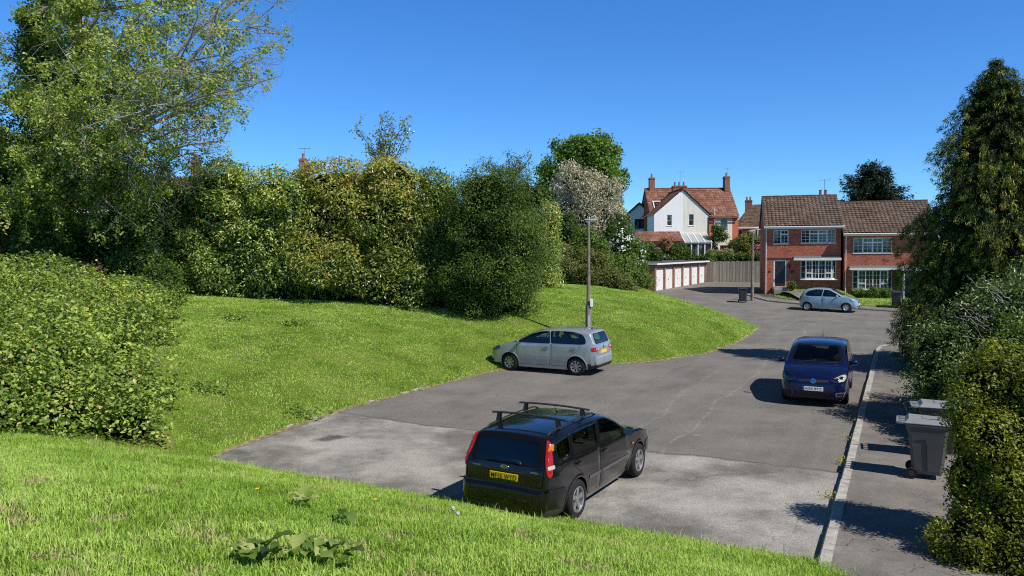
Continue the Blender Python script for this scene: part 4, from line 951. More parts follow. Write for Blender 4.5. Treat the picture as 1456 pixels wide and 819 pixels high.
# ------------------------------------------------------------------ the pair of brick houses
HY = R(-15); HX = Vector((math.cos(HY), math.sin(HY), 0)); HN = Vector((-math.sin(HY), math.cos(HY), 0))
hl = W(1087.5, 411, 62.); hl.z = 1.08
def brick_house(loc, L, label, right):
    r = empty('brick_house', loc, HY, label, 'house'); DEP = 7.6; EZ = 4.95; RZ = EZ+.62*(DEP/2+.45)
    holes = [(.62, 1.78, 3.58, 4.68), (2.72, 5.28, 3.62, 4.68), (.66, 1.64, .18, 2.28), (2.70, 5.33, .80, 2.26)] if not right else [(.66, 3.42, 3.42, 4.62), (.62, 3.44, .62, 2.12), (4.2, 5.2, .08, 2.0)]
    m = MB(); facade(m, 0, L, -1., EZ+.05, holes, 0, 0, .14)
    m.quad((0, DEP, -1), (0, 0, -1), (0, 0, EZ), (0, DEP, EZ)); m.quad((L, 0, -1), (L, DEP, -1), (L, DEP, EZ), (L, 0, EZ)); m.quad((L, DEP, -1), (0, DEP, -1), (0, DEP, EZ), (L, DEP, EZ))
    m.poly([(0, DEP, EZ), (0, 0, EZ), (0, DEP/2, RZ-.25)]); m.poly([(L, 0, EZ), (L, DEP, EZ), (L, DEP/2, RZ-.25)])
    m.build('wall', BRICK, r)
    ov = .45; z0 = EZ+.02; x0, x1 = -.12, L+(.12 if right else .16)
    rf = tiled_slope('roof', (x0, -ov, z0), (x1, -ov, z0), (x1, DEP/2, RZ), (x0, DEP/2, RZ), T_BROWN, r, tw=.30, ch=.335, wave=.055, step=.045)
    tiled_slope('roof_back', (x1, DEP+ov, z0), (x0, DEP+ov, z0), (x0, DEP/2, RZ), (x1, DEP/2, RZ), T_BROWN, rf, wave=0, across=1)
    m = MB()
    nrt = int((x1-x0)/.45)
    for i in range(nrt):
        xa = x0+(x1-x0)*i/nrt; m.tube([(xa+.008, DEP/2, RZ-.02+.006*(i % 3)), (xa+(x1-x0)/nrt, DEP/2, RZ-.02+.006*(i % 3))], .12, 10)
    m.build('ridge_tiles', T_DULL, rf)
    m = MB(); m.box(x0, x1, -ov+.02, -ov+.045, z0-.21, z0-.01); m.box(x0, x1, -ov+.045, -.002, z0-.21, z0-.19)
    for x in (x0, x1-.025): m.prism([(x, -ov+.05, z0-.18), (x, DEP/2, RZ-.22), (x, DEP/2, RZ-.05), (x, -ov+.05, z0-.01)], (.025, 0, 0), 0)
    m.build('fascia', WHITEP, r)
    m = MB(); m.tube([(x0-.02, -ov-.045, z0-.06), (x1+.02, -ov-.045, z0-.075)], .055, 10); m.build('gutter', GUT, r, True, 60)
    downpipe(r, .06 if not right else .10, 0, -.6, z0-.1)
    B = (1, 3)
    if not right:
        window(r, *holes[0], cols=(1, 1.1), bars=B, transom={1: .68}); window(r, *holes[1], cols=(1, 1.1, 1.1, 1), bars=B, transom={1: .70, 2: .70})
        d = MB(); a, b_, c_, e_ = holes[2]; d.box(a, a+.10, .03, .12, c_, e_); d.box(b_-.10, b_, .03, .12, c_, e_); d.box(a+.1, b_-.1, .03, .12, e_-.10, e_); fr = d.build('door_frame', UPVC, r)
        d = MB(); d.box(a+.1, b_-.1, .06, .10, c_+.02, e_-.1)
        for z_ in (.35, 1.0): d.box(a+.22, a+.36, .045, .06, c_+z_, c_+z_+.5, 0, None, .01); d.box(b_-.36, b_-.22, .045, .06, c_+z_, c_+z_+.5, 0, None, .01)
        door = d.build('door', DOORD, r); MB().box(a+.17, a+.20, .0, .05, c_+.95, c_+1.12, 0, None, .01).build('handle', CHROME, door); MB().box(a+.30, b_-.30, .05, .058, e_-.5, e_-.2).build('pane', PANE, door)
        MB().box(a-.08, b_+.10, -.42, 0, -.3, .16, 0, None, .02).box(a-.02, b_+.05, -.80, -.422, -.5, .0, 0, None, .02).build('door_step', STONE, r)
        MB().box(1.92, 2.2, -.025, -.001, 1.25, 1.42, 0, None, .01).build('wall_plaque', TRIM, r); MB().box(.25, .42, -.02, -.001, 1.28, 1.40).build('house_number_plate', TRIM, r)
        m = MB(); m.tube([(1.86, -.02, 1.95), (1.86, -.16, 2.0), (1.86, -.16, 1.9)], .015, 6); m.lathe([(.03, 1.62), (.07, 1.68), (.075, 1.85), (.02, 1.93)], 10, 0, Matrix.Translation((1.86, -.16, 0))); m.build('porch_lantern', TRIM, r)
        MB().box(.02, 2.25, -.07, -.002, 2.44, 2.50).build('string_course', LEAD, r)
        bx0, bx1, bz0, bz1, cx0, cx1 = 2.70, 5.33, .80, 2.26, 2.15, 5.62
    else:
        window(r, *holes[0], cols=(1, 1.1, 1.1, 1), bars=B, transom={1: .68, 2: .68}, sill=True)
        bx0, bx1, bz0, bz1, cx0, cx1 = .62, 3.44, .62, 2.12, .35, 3.75
        a, b_, c_, e_ = holes[2]; d = MB(); d.box(a+.06, b_-.06, .08, .12, c_, e_-.06); door = d.build('door', DOORD, r); d = MB(); d.box(a, a+.06, .05, .13, c_, e_); d.box(b_-.06, b_, .05, .13, c_, e_); d.box(a+.06, b_-.06, .05, .13, e_-.06, e_); d.build('door_frame', UPVC, r)
        MB().box(b_-.2, b_-.17, .03, .08, c_+1., c_+1.1).build('handle', CHROME, door)
        m = MB(); m.box(3.95, L-.02, -1.25, -.002, 2.12, 2.17); m.box(3.93, L, -1.28, -1.25, 2.08, 2.36); m.box(3.93, 3.96, -1.249, -.002, 2.08, 2.36); pc = m.build('porch_canopy', WHITEP, r)
        MB().prism([(3.95, -1.25, 2.3), (L, -1.25, 2.3), (L, -.02, 2.48), (3.95, -.02, 2.48)], (0, 0, .03)).build('canopy_roof', LEAD, pc)
        MB().box(4.02, 4.10, -1.2, -1.12, -.4, 2.12).build('porch_post', WHITEP, r)
    # the bow window: shallow box with splayed ends
    yb = -.36; s_ = .34
    seg = [((bx0, 0), (bx0+s_, yb)), ((bx0+s_, yb), (bx1-s_, yb)), ((bx1-s_, yb), (bx1, 0))]
    bay = MB(); pts = [(bx0, 0), (bx0+s_, yb), (bx1-s_, yb), (bx1, 0)]
    bay.prism([(p[0], p[1], bz0-.06) for p in pts], (0, 0, .06)); bay.box(bx0-.05, bx1+.05, yb-.10, 0, bz0-.11, bz0-.061, 0, None, .01); bw = bay.build('bay_window', UPVC, r)
    for i, ((ax, ay), (cx_, cy_)) in enumerate(seg):
        d = Vector((cx_-ax, cy_-ay, 0)); n_ = Vector((d.y, -d.x, 0)).normalized(); ex = d.normalized(); M = Matrix((ex, -n_, Vector((0, 0, 1)))).transposed().to_4x4(); M.translation = (ax, ay, 0)
        if i == 1: window(bw, 0, d.length, bz0, bz1, cols=(1, 1), bars=(1, 3), sill=False, M=M, dy=0., name='casement') if False else window(bw, 0, d.length, bz0, bz1, cols=(1, 1, 1, 1) if not right else (1.05, 1, 1, 1.05), bars=(1, 3), transom={0: .30, 3: .30} if right else {0: .32, 3: .32}, sill=False, M=M, dy=0., name='casement')
        else: window(bw, 0, d.length, bz0, bz1, cols=(1,), bars=(0, 2), sill=False, M=M, dy=0., name='casement')
    m = MB(); m.box(cx0, cx1, -.60, -.002, bz1+.02, bz1+.06); m.box(cx0-.02, cx1+.02, -.625, -.60, bz1, bz1+.17); m.box(cx0-.02, cx0, -.599, -.002, bz1, bz1+.17); m.box(cx1, cx1+.02, -.599, -.002, bz1, bz1+.17); cn = m.build('bay_canopy', WHITEP, r)
    MB().prism([(cx0, -.60, bz1+.13), (cx1, -.60, bz1+.13), (cx1, -.01, bz1+.30), (cx0, -.01, bz1+.30)], (0, 0, .03)).build('canopy_roof', LEAD, cn)
    return r
HL = 5.68
h1 = brick_house(hl, HL, 'brick house with a dark front door, left and higher of the brown roofed pair', False)
chimney(h1, 4.95, 5.2, 6.2, 7.75, .9, .5, 2, BRICKG, aerial=1.3)
h2 = brick_house(hl + HX*(HL+.19) - HN*.35 + Vector((0, 0, -.62)), 6.6, 'lower brick house beside the tall conifer with a white porch canopy', True)

# paths and the front lawns' details
def zl(x, y): return float(terrain(x, y))
p0 = hl + HX*1.15 - HN*.95
pa = [p0 - HX*.55, p0 + HX*.55, Vector((22.1, 55.55, 0)) + HX*.75, Vector((22.1, 55.55, 0)) - HX*.75]
pg = []
for a, b_ in ((pa[0], pa[3]), (pa[1], pa[2])): pg.append([a.lerp(b_, i/10) for i in range(11)])
V = []; F = []
for i in range(11):
    for s in range(2): p = pg[s][i]; V.append((p.x, p.y, max(zl(p.x, p.y), zl(pg[1-s][i].x, pg[1-s][i].y))+.035))
for i in range(10): F.append((2*i, 2*i+1, 2*i+3, 2*i+2))
tag(mesh_np('garden_path', V, F, PAVE), kind='structure')

# ------------------------------------------------------------------ garage block
ga = Vector((12.55, 67.4, .56)); gb = Vector((20.25, 80.1, .56)); gd = (gb-ga).normalized(); gL = (gb-ga).length
gr = empty('garage_block', ga, math.atan2(gd.y, gd.x), 'row of six garages with white doors under a flat roof', 'garages')
# local x runs along the doors, local +y is the back (left), doors face -y
nd = 6; pit = gL/nd; holes = [(i*pit+.22, (i+1)*pit-.13, .02+.0*i, 2.02) for i in range(nd)]
m = MB(); facade(m, 0, gL, -.3, 2.32, holes, 0, 0, .16); D_ = 5.2
m.quad((0, D_, -.5), (0, 0, -.5), (0, 0, 2.32), (0, D_, 2.32)); m.quad((gL, 0, -.5), (gL, D_, -.5), (gL, D_, 2.32), (gL, 0, 2.32)); m.quad((gL, D_, -.5), (0, D_, -.5), (0, D_, 2.32), (gL, D_, 2.32))
for i in range(nd+1): x = min(max(i*pit+.04, .12), gL-.12); m.box(x-.11, x+.11, -.07, -.002, -.3, 2.30)
m.build('wall', BRICKG, gr)
m = MB(); m.box(-.25, gL+.2, -.32, D_+.2, 2.34, 2.46); m.build('roof', FELT, gr)
m = MB(); m.box(-.28, gL+.23, -.35, -.322, 2.36, 2.50); m.box(-.28, -.252, -.32, D_+.2, 2.36, 2.50); m.box(gL+.202, gL+.23, -.32, D_+.2, 2.36, 2.50); m.build('fascia', WHITEP, gr)
for i, h in enumerate(holes):
    m = MB(); zf = (z_road(0, (ga+gd*(i+.5)*pit).y)-.56); zb = max(-.1, float(zf))
    m.box(h[0], h[1], .10, .13, zb, h[3]); n_ = 8
    for j in range(n_): x = h[0]+(h[1]-h[0])*(j+.5)/n_; m.box(x-.07, x+.07, .088, .10, zb+.06, h[3]-.06, 0, None, .008)
    d = m.build('garage_door', WHITEP, gr); MB().box((h[0]+h[1])/2-.07, (h[0]+h[1])/2+.07, .05, .088, .95, 1.02, 0, None, .008).build('handle', TRIM, d)

# ------------------------------------------------------------------ fence at the end of the close
k = N('weathered_boards'); b = k.bsdf(None, .9, 0, .15); at = k.new('Attribute', attribute_name='tint'); v = k.coord('Object', (12, 12, .8))
c_ = k.mix(1., k.ramp(at.outputs['Fac'], [(0, (.23, .205, .17)), (.5, (.34, .305, .255)), (1, (.44, .40, .34))]), k.ramp(k.noise(v, 1., 5, .6), [(.3, (.7, .7, .7)), (.7, (1.15, 1.15, 1.15))]), 'MULTIPLY'); k.link(c_, b.inputs['Base Color']); FENCE = k.mat
fa = Vector((20.45, 80.3, 0)); fb = Vector((30.5, 77.4, 0)); fd = (fb-fa).normalized(); fL = (fb-fa).length
fr = empty('board_fence', fa, math.atan2(fd.y, fd.x), 'weathered grey vertical board fence at the end of the close', 'fence')
rd = random.Random(8); V = []; F = []; T = []; x = 0
while x < fL:
    w_ = .145; z1 = 2.98+rd.uniform(-.03, .03); y = rd.uniform(-.006, .006); o = len(V); tl = rd.uniform(-.006, .006)
    for zz in (.6, z1):
        for (dx, dy) in ((0, y), (w_-.008, y-.008), (w_-.008, y+.014), (0, y+.014)): V.append((x+dx+(tl if zz > 1 else 0), dy, zz))
    F += [(o, o+1, o+5, o+4), (o+1, o+2, o+6, o+5), (o+2, o+3, o+7, o+6), (o+3, o, o+4, o+7), (o+4, o+5, o+6, o+7)]; T += [rd.random()]*5; x += w_
tag(mesh_np('boards', np.array(V), np.array(F), FENCE, tint=np.array(T), parent=fr), kind='stuff')
for i in range(6):
    x = i*fL/5; m = MB(); m.box(x-.05, x+.05, .02, .12, .5, 2.9); m.build('fence_post', FENCE, fr)
MB().box(0, fL, .0145, .06, 1.0, 1.08).box(0, fL, .0145, .06, 1.8, 1.88).box(0, fL, .0145, .06, 2.6, 2.68).build('rails', FENCE, fr)

# ------------------------------------------------------------------ white gabled house behind the garages
WY = R(1); wl = W(930, 353, 88); wl.z = 2.2
wh = empty('rendered_house', wl, WY, 'tall white and cream rendered house with red tiled roofs and conservatory', 'house')
E = 6.05; Rz = 8.85; GW = 6.3; PR = 4.0                                   # eaves, gable apex, gable width, projection
m = MB(); wnL = (1.45, 2.05, 4.75, 6.0); wnR = (3.95, 4.55, 4.75, 6.05)
half = GW*.52
def gable(m, x0, x1, holes, mi):
    facade(m, x0, x1, 0, E, holes, 0, mi, .12)
gable(m, 0, half, [wnL], 0); gable(m, half, GW, [wnR], 1)
m.poly([(0, 0, E), (half, 0, E), (half, 0, Rz)], 0); m.poly([(half, 0, E), (GW, 0, E), (half, 0, Rz)], 1)
m.quad((GW, 0, 0), (GW, PR, 0), (GW, PR, E), (GW, 0, E), 2); m.quad((0, PR, 0), (0, 0, 0), (0, 0, E), (0, PR, E), 0)
mx0, mx1, MD = .45, 10.95, 7.4; ME = 6.05; MR = 9.45
facade(m, GW, 8.1, 0, ME, [], PR, 2, .12); facade(m, 8.1, mx1-.75, 0, ME, [(8.75, 9.65, 4.2, 5.75), (8.7, 9.7, .4, 2.5)], PR, 1, .12); facade(m, mx1-.75, mx1, 0, ME, [], PR, 2, .12); pass
m.quad((mx1, PR, 0), (mx1, PR+MD, 0), (mx1, PR+MD, ME), (mx1, PR, ME), 2); m.poly([(mx1, PR, ME), (mx1, PR+MD, ME), (mx1, PR+MD/2, MR)], 2)
m.quad((mx0, PR+MD, 0), (mx0, PR, 0), (mx0, PR, ME), (mx0, PR+MD, ME), 3); m.poly([(mx0, PR+MD, ME), (mx0, PR, ME), (mx0, PR+MD/2, MR)], 3)
m.build('wall', [WHITER, CREAMR, REDR, BRICKO], wh)
sl = (MR-ME)/(MD/2); z0 = ME-.3*sl+.1
rf = tiled_slope('roof', (mx0-.1, PR-.3, z0), (mx1+.08, PR-.3, z0), (mx1+.08, PR+MD/2, MR+.1), (mx0-.1, PR+MD/2, MR+.1), T_RED, wh, tw=.34, ch=.36, wave=.03, step=.03, across=4)
tiled_slope('roof_back', (mx1+.08, PR+MD+.3, z0), (mx0-.1, PR+MD+.3, z0), (mx0-.1, PR+MD/2, MR+.1), (mx1+.08, PR+MD/2, MR+.1), T_RED, rf, wave=0, across=1)
gz = (Rz-E)/half; yb = PR+MD/2*.8
tiled_slope('gable_roof', (GW+.25, yb, E-.25*gz+.1), (GW+.25, -.18, E-.25*gz+.1), (half, -.18, Rz+.1), (half, yb, Rz+.1), T_RED, rf, tw=.34, ch=.36, wave=.03, step=.03, across=4)
tiled_slope('gable_roof', (-.25, -.18, E-.25*gz+.1), (-.25, yb, E-.25*gz+.1), (half, yb, Rz+.1), (half, -.18, Rz+.1), T_RED, rf, tw=.34, ch=.36, wave=.03, step=.03, across=4)
m = MB(); m.tube([(half, -.2, Rz+.12), (half, yb, Rz+.12)], .11, 8); m.tube([(mx0-.1, PR+MD/2, MR+.12), (mx1+.1, PR+MD/2, MR+.12)], .11, 8); m.build('ridge_tiles', T_RED, rf)
m = MB(); m.tube([(GW+.22, -.15, E-.28), (GW+.22, PR-.3, E-.28)], .06, 8); m.tube([(GW+.3, PR-.36, ME-.28), (mx1, PR-.36, ME-.28)], .06, 8); m.tube([(GW-.06, -.06, 0), (GW-.06, -.06, E-.3)], .045, 8); m.build('gutter', GUTB, wh)
m = MB(); m.tube([(8.05, PR-.08, 0), (8.05, PR-.08, ME-.1), (8.05, PR-.08, ME+1.0)], .055, 8); m.build('soil_pipe', GUT, wh)
window(wh, *wnL, cols=(1,), bars=(0, 1), mat=UPVC, fw=.07, sill=WHITEP); window(wh, *wnR, cols=(1,), bars=(0, 1), fw=.07, sill=WHITEP)
for hh in ((8.75, 9.65, 4.2, 5.75), (8.7, 9.7, .4, 2.5)): window(wh, *hh, y=PR, cols=(1,), bars=(0, 1), fw=.07, sill=WHITEP)
chimney(wh, 1.25, PR+MD/2, MR-1.2, MR+1.5, .65, .75, 1, aerial=False); chimney(wh, half+.75, PR+.9, Rz-.9, Rz+.85, 1.7, .7, 3, aerial=1.7); chimney(wh, mx1-.42, PR+MD/2-.1, MR-.8, MR+1.6, .62, .95, 1, aerial=1.0)
# rooflight dormer on the left slope
def slope_pt(x, d, h): return Vector((x, PR+d, ME+d*sl+h))
m = MB()
for (xa, xb_) in ((.95, 2.0),):
    A_ = [slope_pt(xa, .75, .22), slope_pt(xb_, .75, .22), slope_pt(xb_, 1.75, .22), slope_pt(xa, 1.75, .22)]; m.prism(A_, (0, -.03, .08))
rl = m.build('rooflight', UPVC, wh); A_ = [slope_pt(1.07, .86, .31), slope_pt(1.88, .86, .31), slope_pt(1.88, 1.64, .31), slope_pt(1.07, 1.64, .31)]; MB().poly([p+Vector((0, -.03, .0)) for p in A_]).build('pane', PANE, rl)
# lean-to at the left foot of the gable
tiled_slope('lean_to_roof', (-2.6, -2.3, 2.95), (2.9, -2.3, 2.95), (2.9, 0.0, 4.1), (-2.6, 0.0, 4.1), T_RED, wh, tw=.34, ch=.36, wave=.03, step=.03, across=4)
m = MB(); facade(m, -2.4, 2.75, 0, 2.95, [(.2, 2.2, 1.2, 2.6)], -2.1, 0, .1); m.quad((2.75, -2.1, 0), (2.75, 0, 0), (2.75, 0, 4.05), (2.75, -2.1, 2.95)); m.quad((-2.4, 0, 0), (-2.4, -2.1, 0), (-2.4, -2.1, 2.95), (-2.4, 0, 4.05)); m.build('lean_to_wall', BRICKG, wh)
MB().box(-2.65, 2.95, -2.34, -2.30, 2.70, 2.94).build('fascia', GUTB, wh); window(wh, .2, 2.2, 1.2, 2.6, y=-2.1, cols=(1, 1), fw=.08, sill=False)
# conservatory
m = MB(); cx0, cx1, cy0, cz0, cz1 = 3.0, 6.0, -2.2, 2.75, 3.75
for i in range(5):
    x = cx0+(cx1-cx0)*i/4; m.box(x-.06, x+.06, cy0, cy0+.1, 0, cz0); m.prism([(x-.05, cy0-.15, cz0), (x+.05, cy0-.15, cz0), (x+.05, -.02, cz1), (x-.05, -.02, cz1)], (0, 0, .10))
m.box(cx0, cx1, cy0-.02, cy0+.12, cz0-.14, cz0-.002); m.box(cx0, cx1, cy0+.01, cy0+.09, .9, 1.0); m.box(cx1-.1, cx1, cy0+.12, -.02, cz0-.14, cz0-.01); m.box(cx1-.1, cx1, -1.2, -1.1, 0, cz0-.14); m.box(cx0-.02, cx1+.02, -.06, -.005, cz1, cz1+.14)
cs = m.build('conservatory', UPVC, wh)
MB().quad((cx0, cy0+.05, 0), (cx1, cy0+.05, 0), (cx1, cy0+.05, cz0), (cx0, cy0+.05, cz0)).quad((cx1-.05, cy0+.05, 0), (cx1-.05, -.02, 0), (cx1-.05, -.02, cz1), (cx1-.05, cy0+.05, cz0)).build('pane', PANE, cs)
MB().quad((cx0, cy0-.15, cz0+.05), (cx1, cy0-.15, cz0+.05), (cx1, -.02, cz1+.05), (cx0, -.02, cz1+.05)).build('roof_pane', plain('polycarbonate', (.36, .38, .37), .25, var=.1), cs)

# ------------------------------------------------------------------ small white house left of it
sl_ = W(896, 353, 97); sl_.z = 2.2; sh = empty('white_house', sl_, R(-14), 'small white gabled house with a wide dark window behind the blossom', 'house')
m = MB(); e2, w2 = 6.1, 3.1
facade(m, -.8, w2, 0, e2-1.6, [], 0, 0); facade(m, -.8, w2, e2-1.6, e2, [(.55, 2.35, e2-1.45, e2-.2)], 0, 0); m.poly([(-.8, 0, e2), (w2, 0, e2), (1.15, 0, e2+1.75)]); m.quad((w2, 0, 0), (w2, 6, 0), (w2, 6, e2), (w2, 0, e2)); m.quad((-.8, 6, 0), (-.8, 0, 0), (-.8, 0, e2), (-.8, 6, e2)); m.build('wall', WHITER, sh)
rr = tiled_slope('roof', (w2+.35, 6, e2-.2), (w2+.35, -.3, e2-.2), (1.15, -.3, e2+1.85), (1.15, 6, e2+1.85), T_RED, sh, across=3); tiled_slope('roof_side', (-1.15, -.3, e2-.2), (-1.15, 6, e2-.2), (1.15, 6, e2+1.85), (1.15, -.3, e2+1.85), T_RED, rr, across=3)
m = MB()
for sx_ in (-1, 1):
    xe = 1.15+sx_*2.3; m.prism([(xe, -.34, e2-.42), (1.15, -.34, e2+1.62), (1.15, -.34, e2+1.86), (xe, -.34, e2-.18)], (0, .04, 0))
m.build('bargeboard', TRIM, sh); MB().box(.9, 1.4, -.02, -.001, e2+.1, e2+1.3).build('gable_trim', TRIM, sh) if False else None
window(sh, .55, 2.35, e2-1.45, e2-.2, cols=(1, 1, 1, 1), fw=.08, mat=plain('dark_frame', (.05, .045, .04), .5), sill=WHITEP)

# ------------------------------------------------------------------ brick house with bow window, behind the fence
bl = W(1047, 353, 100); bl.z = 2.6; bh = empty('brick_house', bl, R(-15), 'distant brick house with a curved white bay window and hipped brown roof', 'house')
m = MB(); LW = 7.5; e3 = 4.55; facade(m, 0, LW, 0, e3, [(.1, .75, 2.6, 4.2)], 0, 0); m.quad((0, 7, 0), (0, 0, 0), (0, 0, e3), (0, 7, e3)); m.quad((LW, 0, 0), (LW, 7, 0), (LW, 7, e3), (LW, 0, e3)); m.build('wall', BRICK, bh)
rr = tiled_slope('roof', (-.4, -.4, e3-.1), (LW+.4, -.4, e3-.1), (LW+.4, 3.6, e3+3.0), (1.9, 3.6, e3+3.0), T_DULL, bh, wave=0, across=2); tiled_slope('roof_hip', (-.4, 7.4, e3-.1), (-.4, -.4, e3-.1), (1.9, 3.6, e3+3.0), (1.88, 3.61, e3+3.0), T_DULL, rr, wave=0, across=2)
chimney(bh, 1.6, 3.3, e3+2.0, e3+3.6, .9, .6, 2, aerial=False); m = MB(); m.tube([(6.6, 3.3, e3+2.8), (6.6, 3.3, e3+3.7)], .025, 6); m.tube([(4.9, 3.3, e3+3.6), (7.4, 3.3, e3+3.75)], .03, 6)
for i in range(7): m.tube([(5.1+i*.33, 3.1, e3+3.62+i*.02), (5.1+i*.33, 3.5, e3+3.62+i*.02)], .02, 5)
m.build('aerial', ALU, bh)
m = MB()
def arcpts(cx_, r_, n): return [(cx_-r_*math.cos(math.pi*i/n), -r_*.55*math.sin(math.pi*i/n)) for i in range(n+1)]
ap = arcpts(3.0, 1.25, 10); m.prism([(a, b_, .2) for a, b_ in ap], (0, 0, 2.35)); by = m.build('bay', BRICK, bh, False); m = MB(); m.prism([(a, b_*1.03-.01, 2.56) for a, b_ in ap], (0, 0, .12)); m.prism([(a, b_*1.03-.01, 4.05) for a, b_ in ap], (0, 0, .3))
for a, b_ in ap[1:-1]: m.box(a-.06, a+.06, b_-.03, b_+.05, 2.68, 4.05)
bf = m.build('bay_window', UPVC, by); m = MB(); m.prism([(a, b_*.98, 2.6) for a, b_ in ap], (0, 0, 1.45)); m.build('pane', PANE, bf)
MB().box(-.4, LW+.4, -.44, -.40, e3-.28, e3-.08).build('fascia', WHITEP, bh); window(bh, .1, .75, 2.6, 4.2, cols=(1,), fw=.08)

# ------------------------------------------------------------------ houses behind the hedge on the left
gl = W(86, 353, 50); gl.z = 3.0; lh = empty('brick_house', gl, R(8), 'brick house with a grey brown roof half hidden by the large left tree', 'house')
m = MB(); LW = 9.6; e4 = 4.2; facade(m, 0, LW, 0, e4, [(1.3, 2.3, 2.7, 3.9), (4.2, 5.6, 2.7, 3.9)], 0, 0); m.quad((0, 7, 0), (0, 0, 0), (0, 0, e4), (0, 7, e4)); m.quad((LW, 0, 0), (LW, 7, 0), (LW, 7, e4), (LW, 0, e4)); m.poly([(0, 7, e4), (0, 0, e4), (0, 3.5, e4+2.3)]); m.poly([(LW, 0, e4), (LW, 7, e4), (LW, 3.5, e4+2.3)]); m.build('wall', BRICKO, lh)
rr = tiled_slope('roof', (-.2, -.4, e4-.1), (LW+.2, -.4, e4-.1), (LW+.2, 3.5, e4+2.4), (-.2, 3.5, e4+2.4), T_DULL, lh, wave=.02, across=3); tiled_slope('roof_back', (LW+.2, 7.4, e4-.1), (-.2, 7.4, e4-.1), (-.2, 3.5, e4+2.4), (LW+.2, 3.5, e4+2.4), T_DULL, rr, wave=0, across=1)
MB().box(-.2, LW+.2, -.44, -.40, e4-.3, e4-.08).build('fascia', WHITEP, lh); window(lh, 1.3, 2.3, 2.7, 3.9, cols=(1, 1), fw=.09); window(lh, 4.2, 5.6, 2.7, 3.9, cols=(1, 1), fw=.09); chimney(lh, 7.7, 3.4, e4+1.6, e4+3.6, .6, .6, 1)
cl = W(395, 353, 62); cl.z = 3.0; ch = empty('brick_house', cl, R(5), 'house behind the hedge of which mainly the chimney and aerial show', 'house')
m = MB(); LW = 6; e5 = 4.3; facade(m, 0, LW, 0, e5, [], 0, 0); m.quad((0, 7, 0), (0, 0, 0), (0, 0, e5), (0, 7, e5)); m.quad((LW, 0, 0), (LW, 7, 0), (LW, 7, e5), (LW, 0, e5)); m.poly([(0, 7, e5), (0, 0, e5), (0, 3.5, e5+2.6)]); m.poly([(LW, 0, e5), (LW, 7, e5), (LW, 3.5, e5+2.6)]); m.build('wall', WHITER, ch)
rr = tiled_slope('roof', (-.2, -.4, e5-.1), (LW+.2, -.4, e5-.1), (LW+.2, 3.5, e5+2.7), (-.2, 3.5, e5+2.7), T_RED, ch, wave=.02, across=3); chimney(ch, 1.6, 3.2, e5+1.5, e5+4.85, .62, .6, 1, aerial=.9)

# ------------------------------------------------------------------ lamp posts
POST = plain('weathered_concrete_post', (.21, .175, .135), .9, var=.35, scale=5); LAMPG = plain('lantern_grey', (.42, .43, .43), .5); LENS = plain('lantern_lens', (.60, .60, .56), .2)
def lamp_post(loc, h, rz, label, sign, head):
    r = empty('lamp_post', loc, rz, label, 'lamp post', 'lamp posts along the close')
    m = MB(); m.lathe([(.13, -.4), (.125, 1.25), (.11, 1.35), (.085, 1.42), (.07, h*.6), (.058, h)], 10); m.build('column', POST, r, True, 40)
    m = MB(); m.box(-.05, .05, -.125, -.115, .35, .95, 0, None, .01); m.build('access_door', LAMPG, r)
    m = MB(); m.box(-.17, head, -.09, .09, h+.03, h+.10, 0, None, .03); m.lathe([(.06, h-.08), (.065, h+.04)], 10); ln = m.build('lantern', LAMPG, r, True, 40)
    MB().box(.0, head-.05, -.07, .07, h-.01, h+.029, 0, None, .015).build('lens', LENS, ln)
    if sign: MB().box(.04, .16, -.16, -.13, 1.30, 1.62, 0, None, .01).build('notice_plate', WHITEP, r)
p1 = W(837, 470, 30.6); p1.z = zl(p1.x, p1.y)
lamp_post(p1, 5.42 - p1.z + .02, 0, 'brown concrete lamp post standing in the grass behind the silver car', True, .34)
p2 = Vector((19.75, 57.6, .42)); p2.x = ray(1069.5, 424).x/ray(1069.5, 424).y*57.6
lamp_post(p2, 5.15, R(180), 'tall lamp post on the far kerb corner beside a wheelie bin', False, .30)

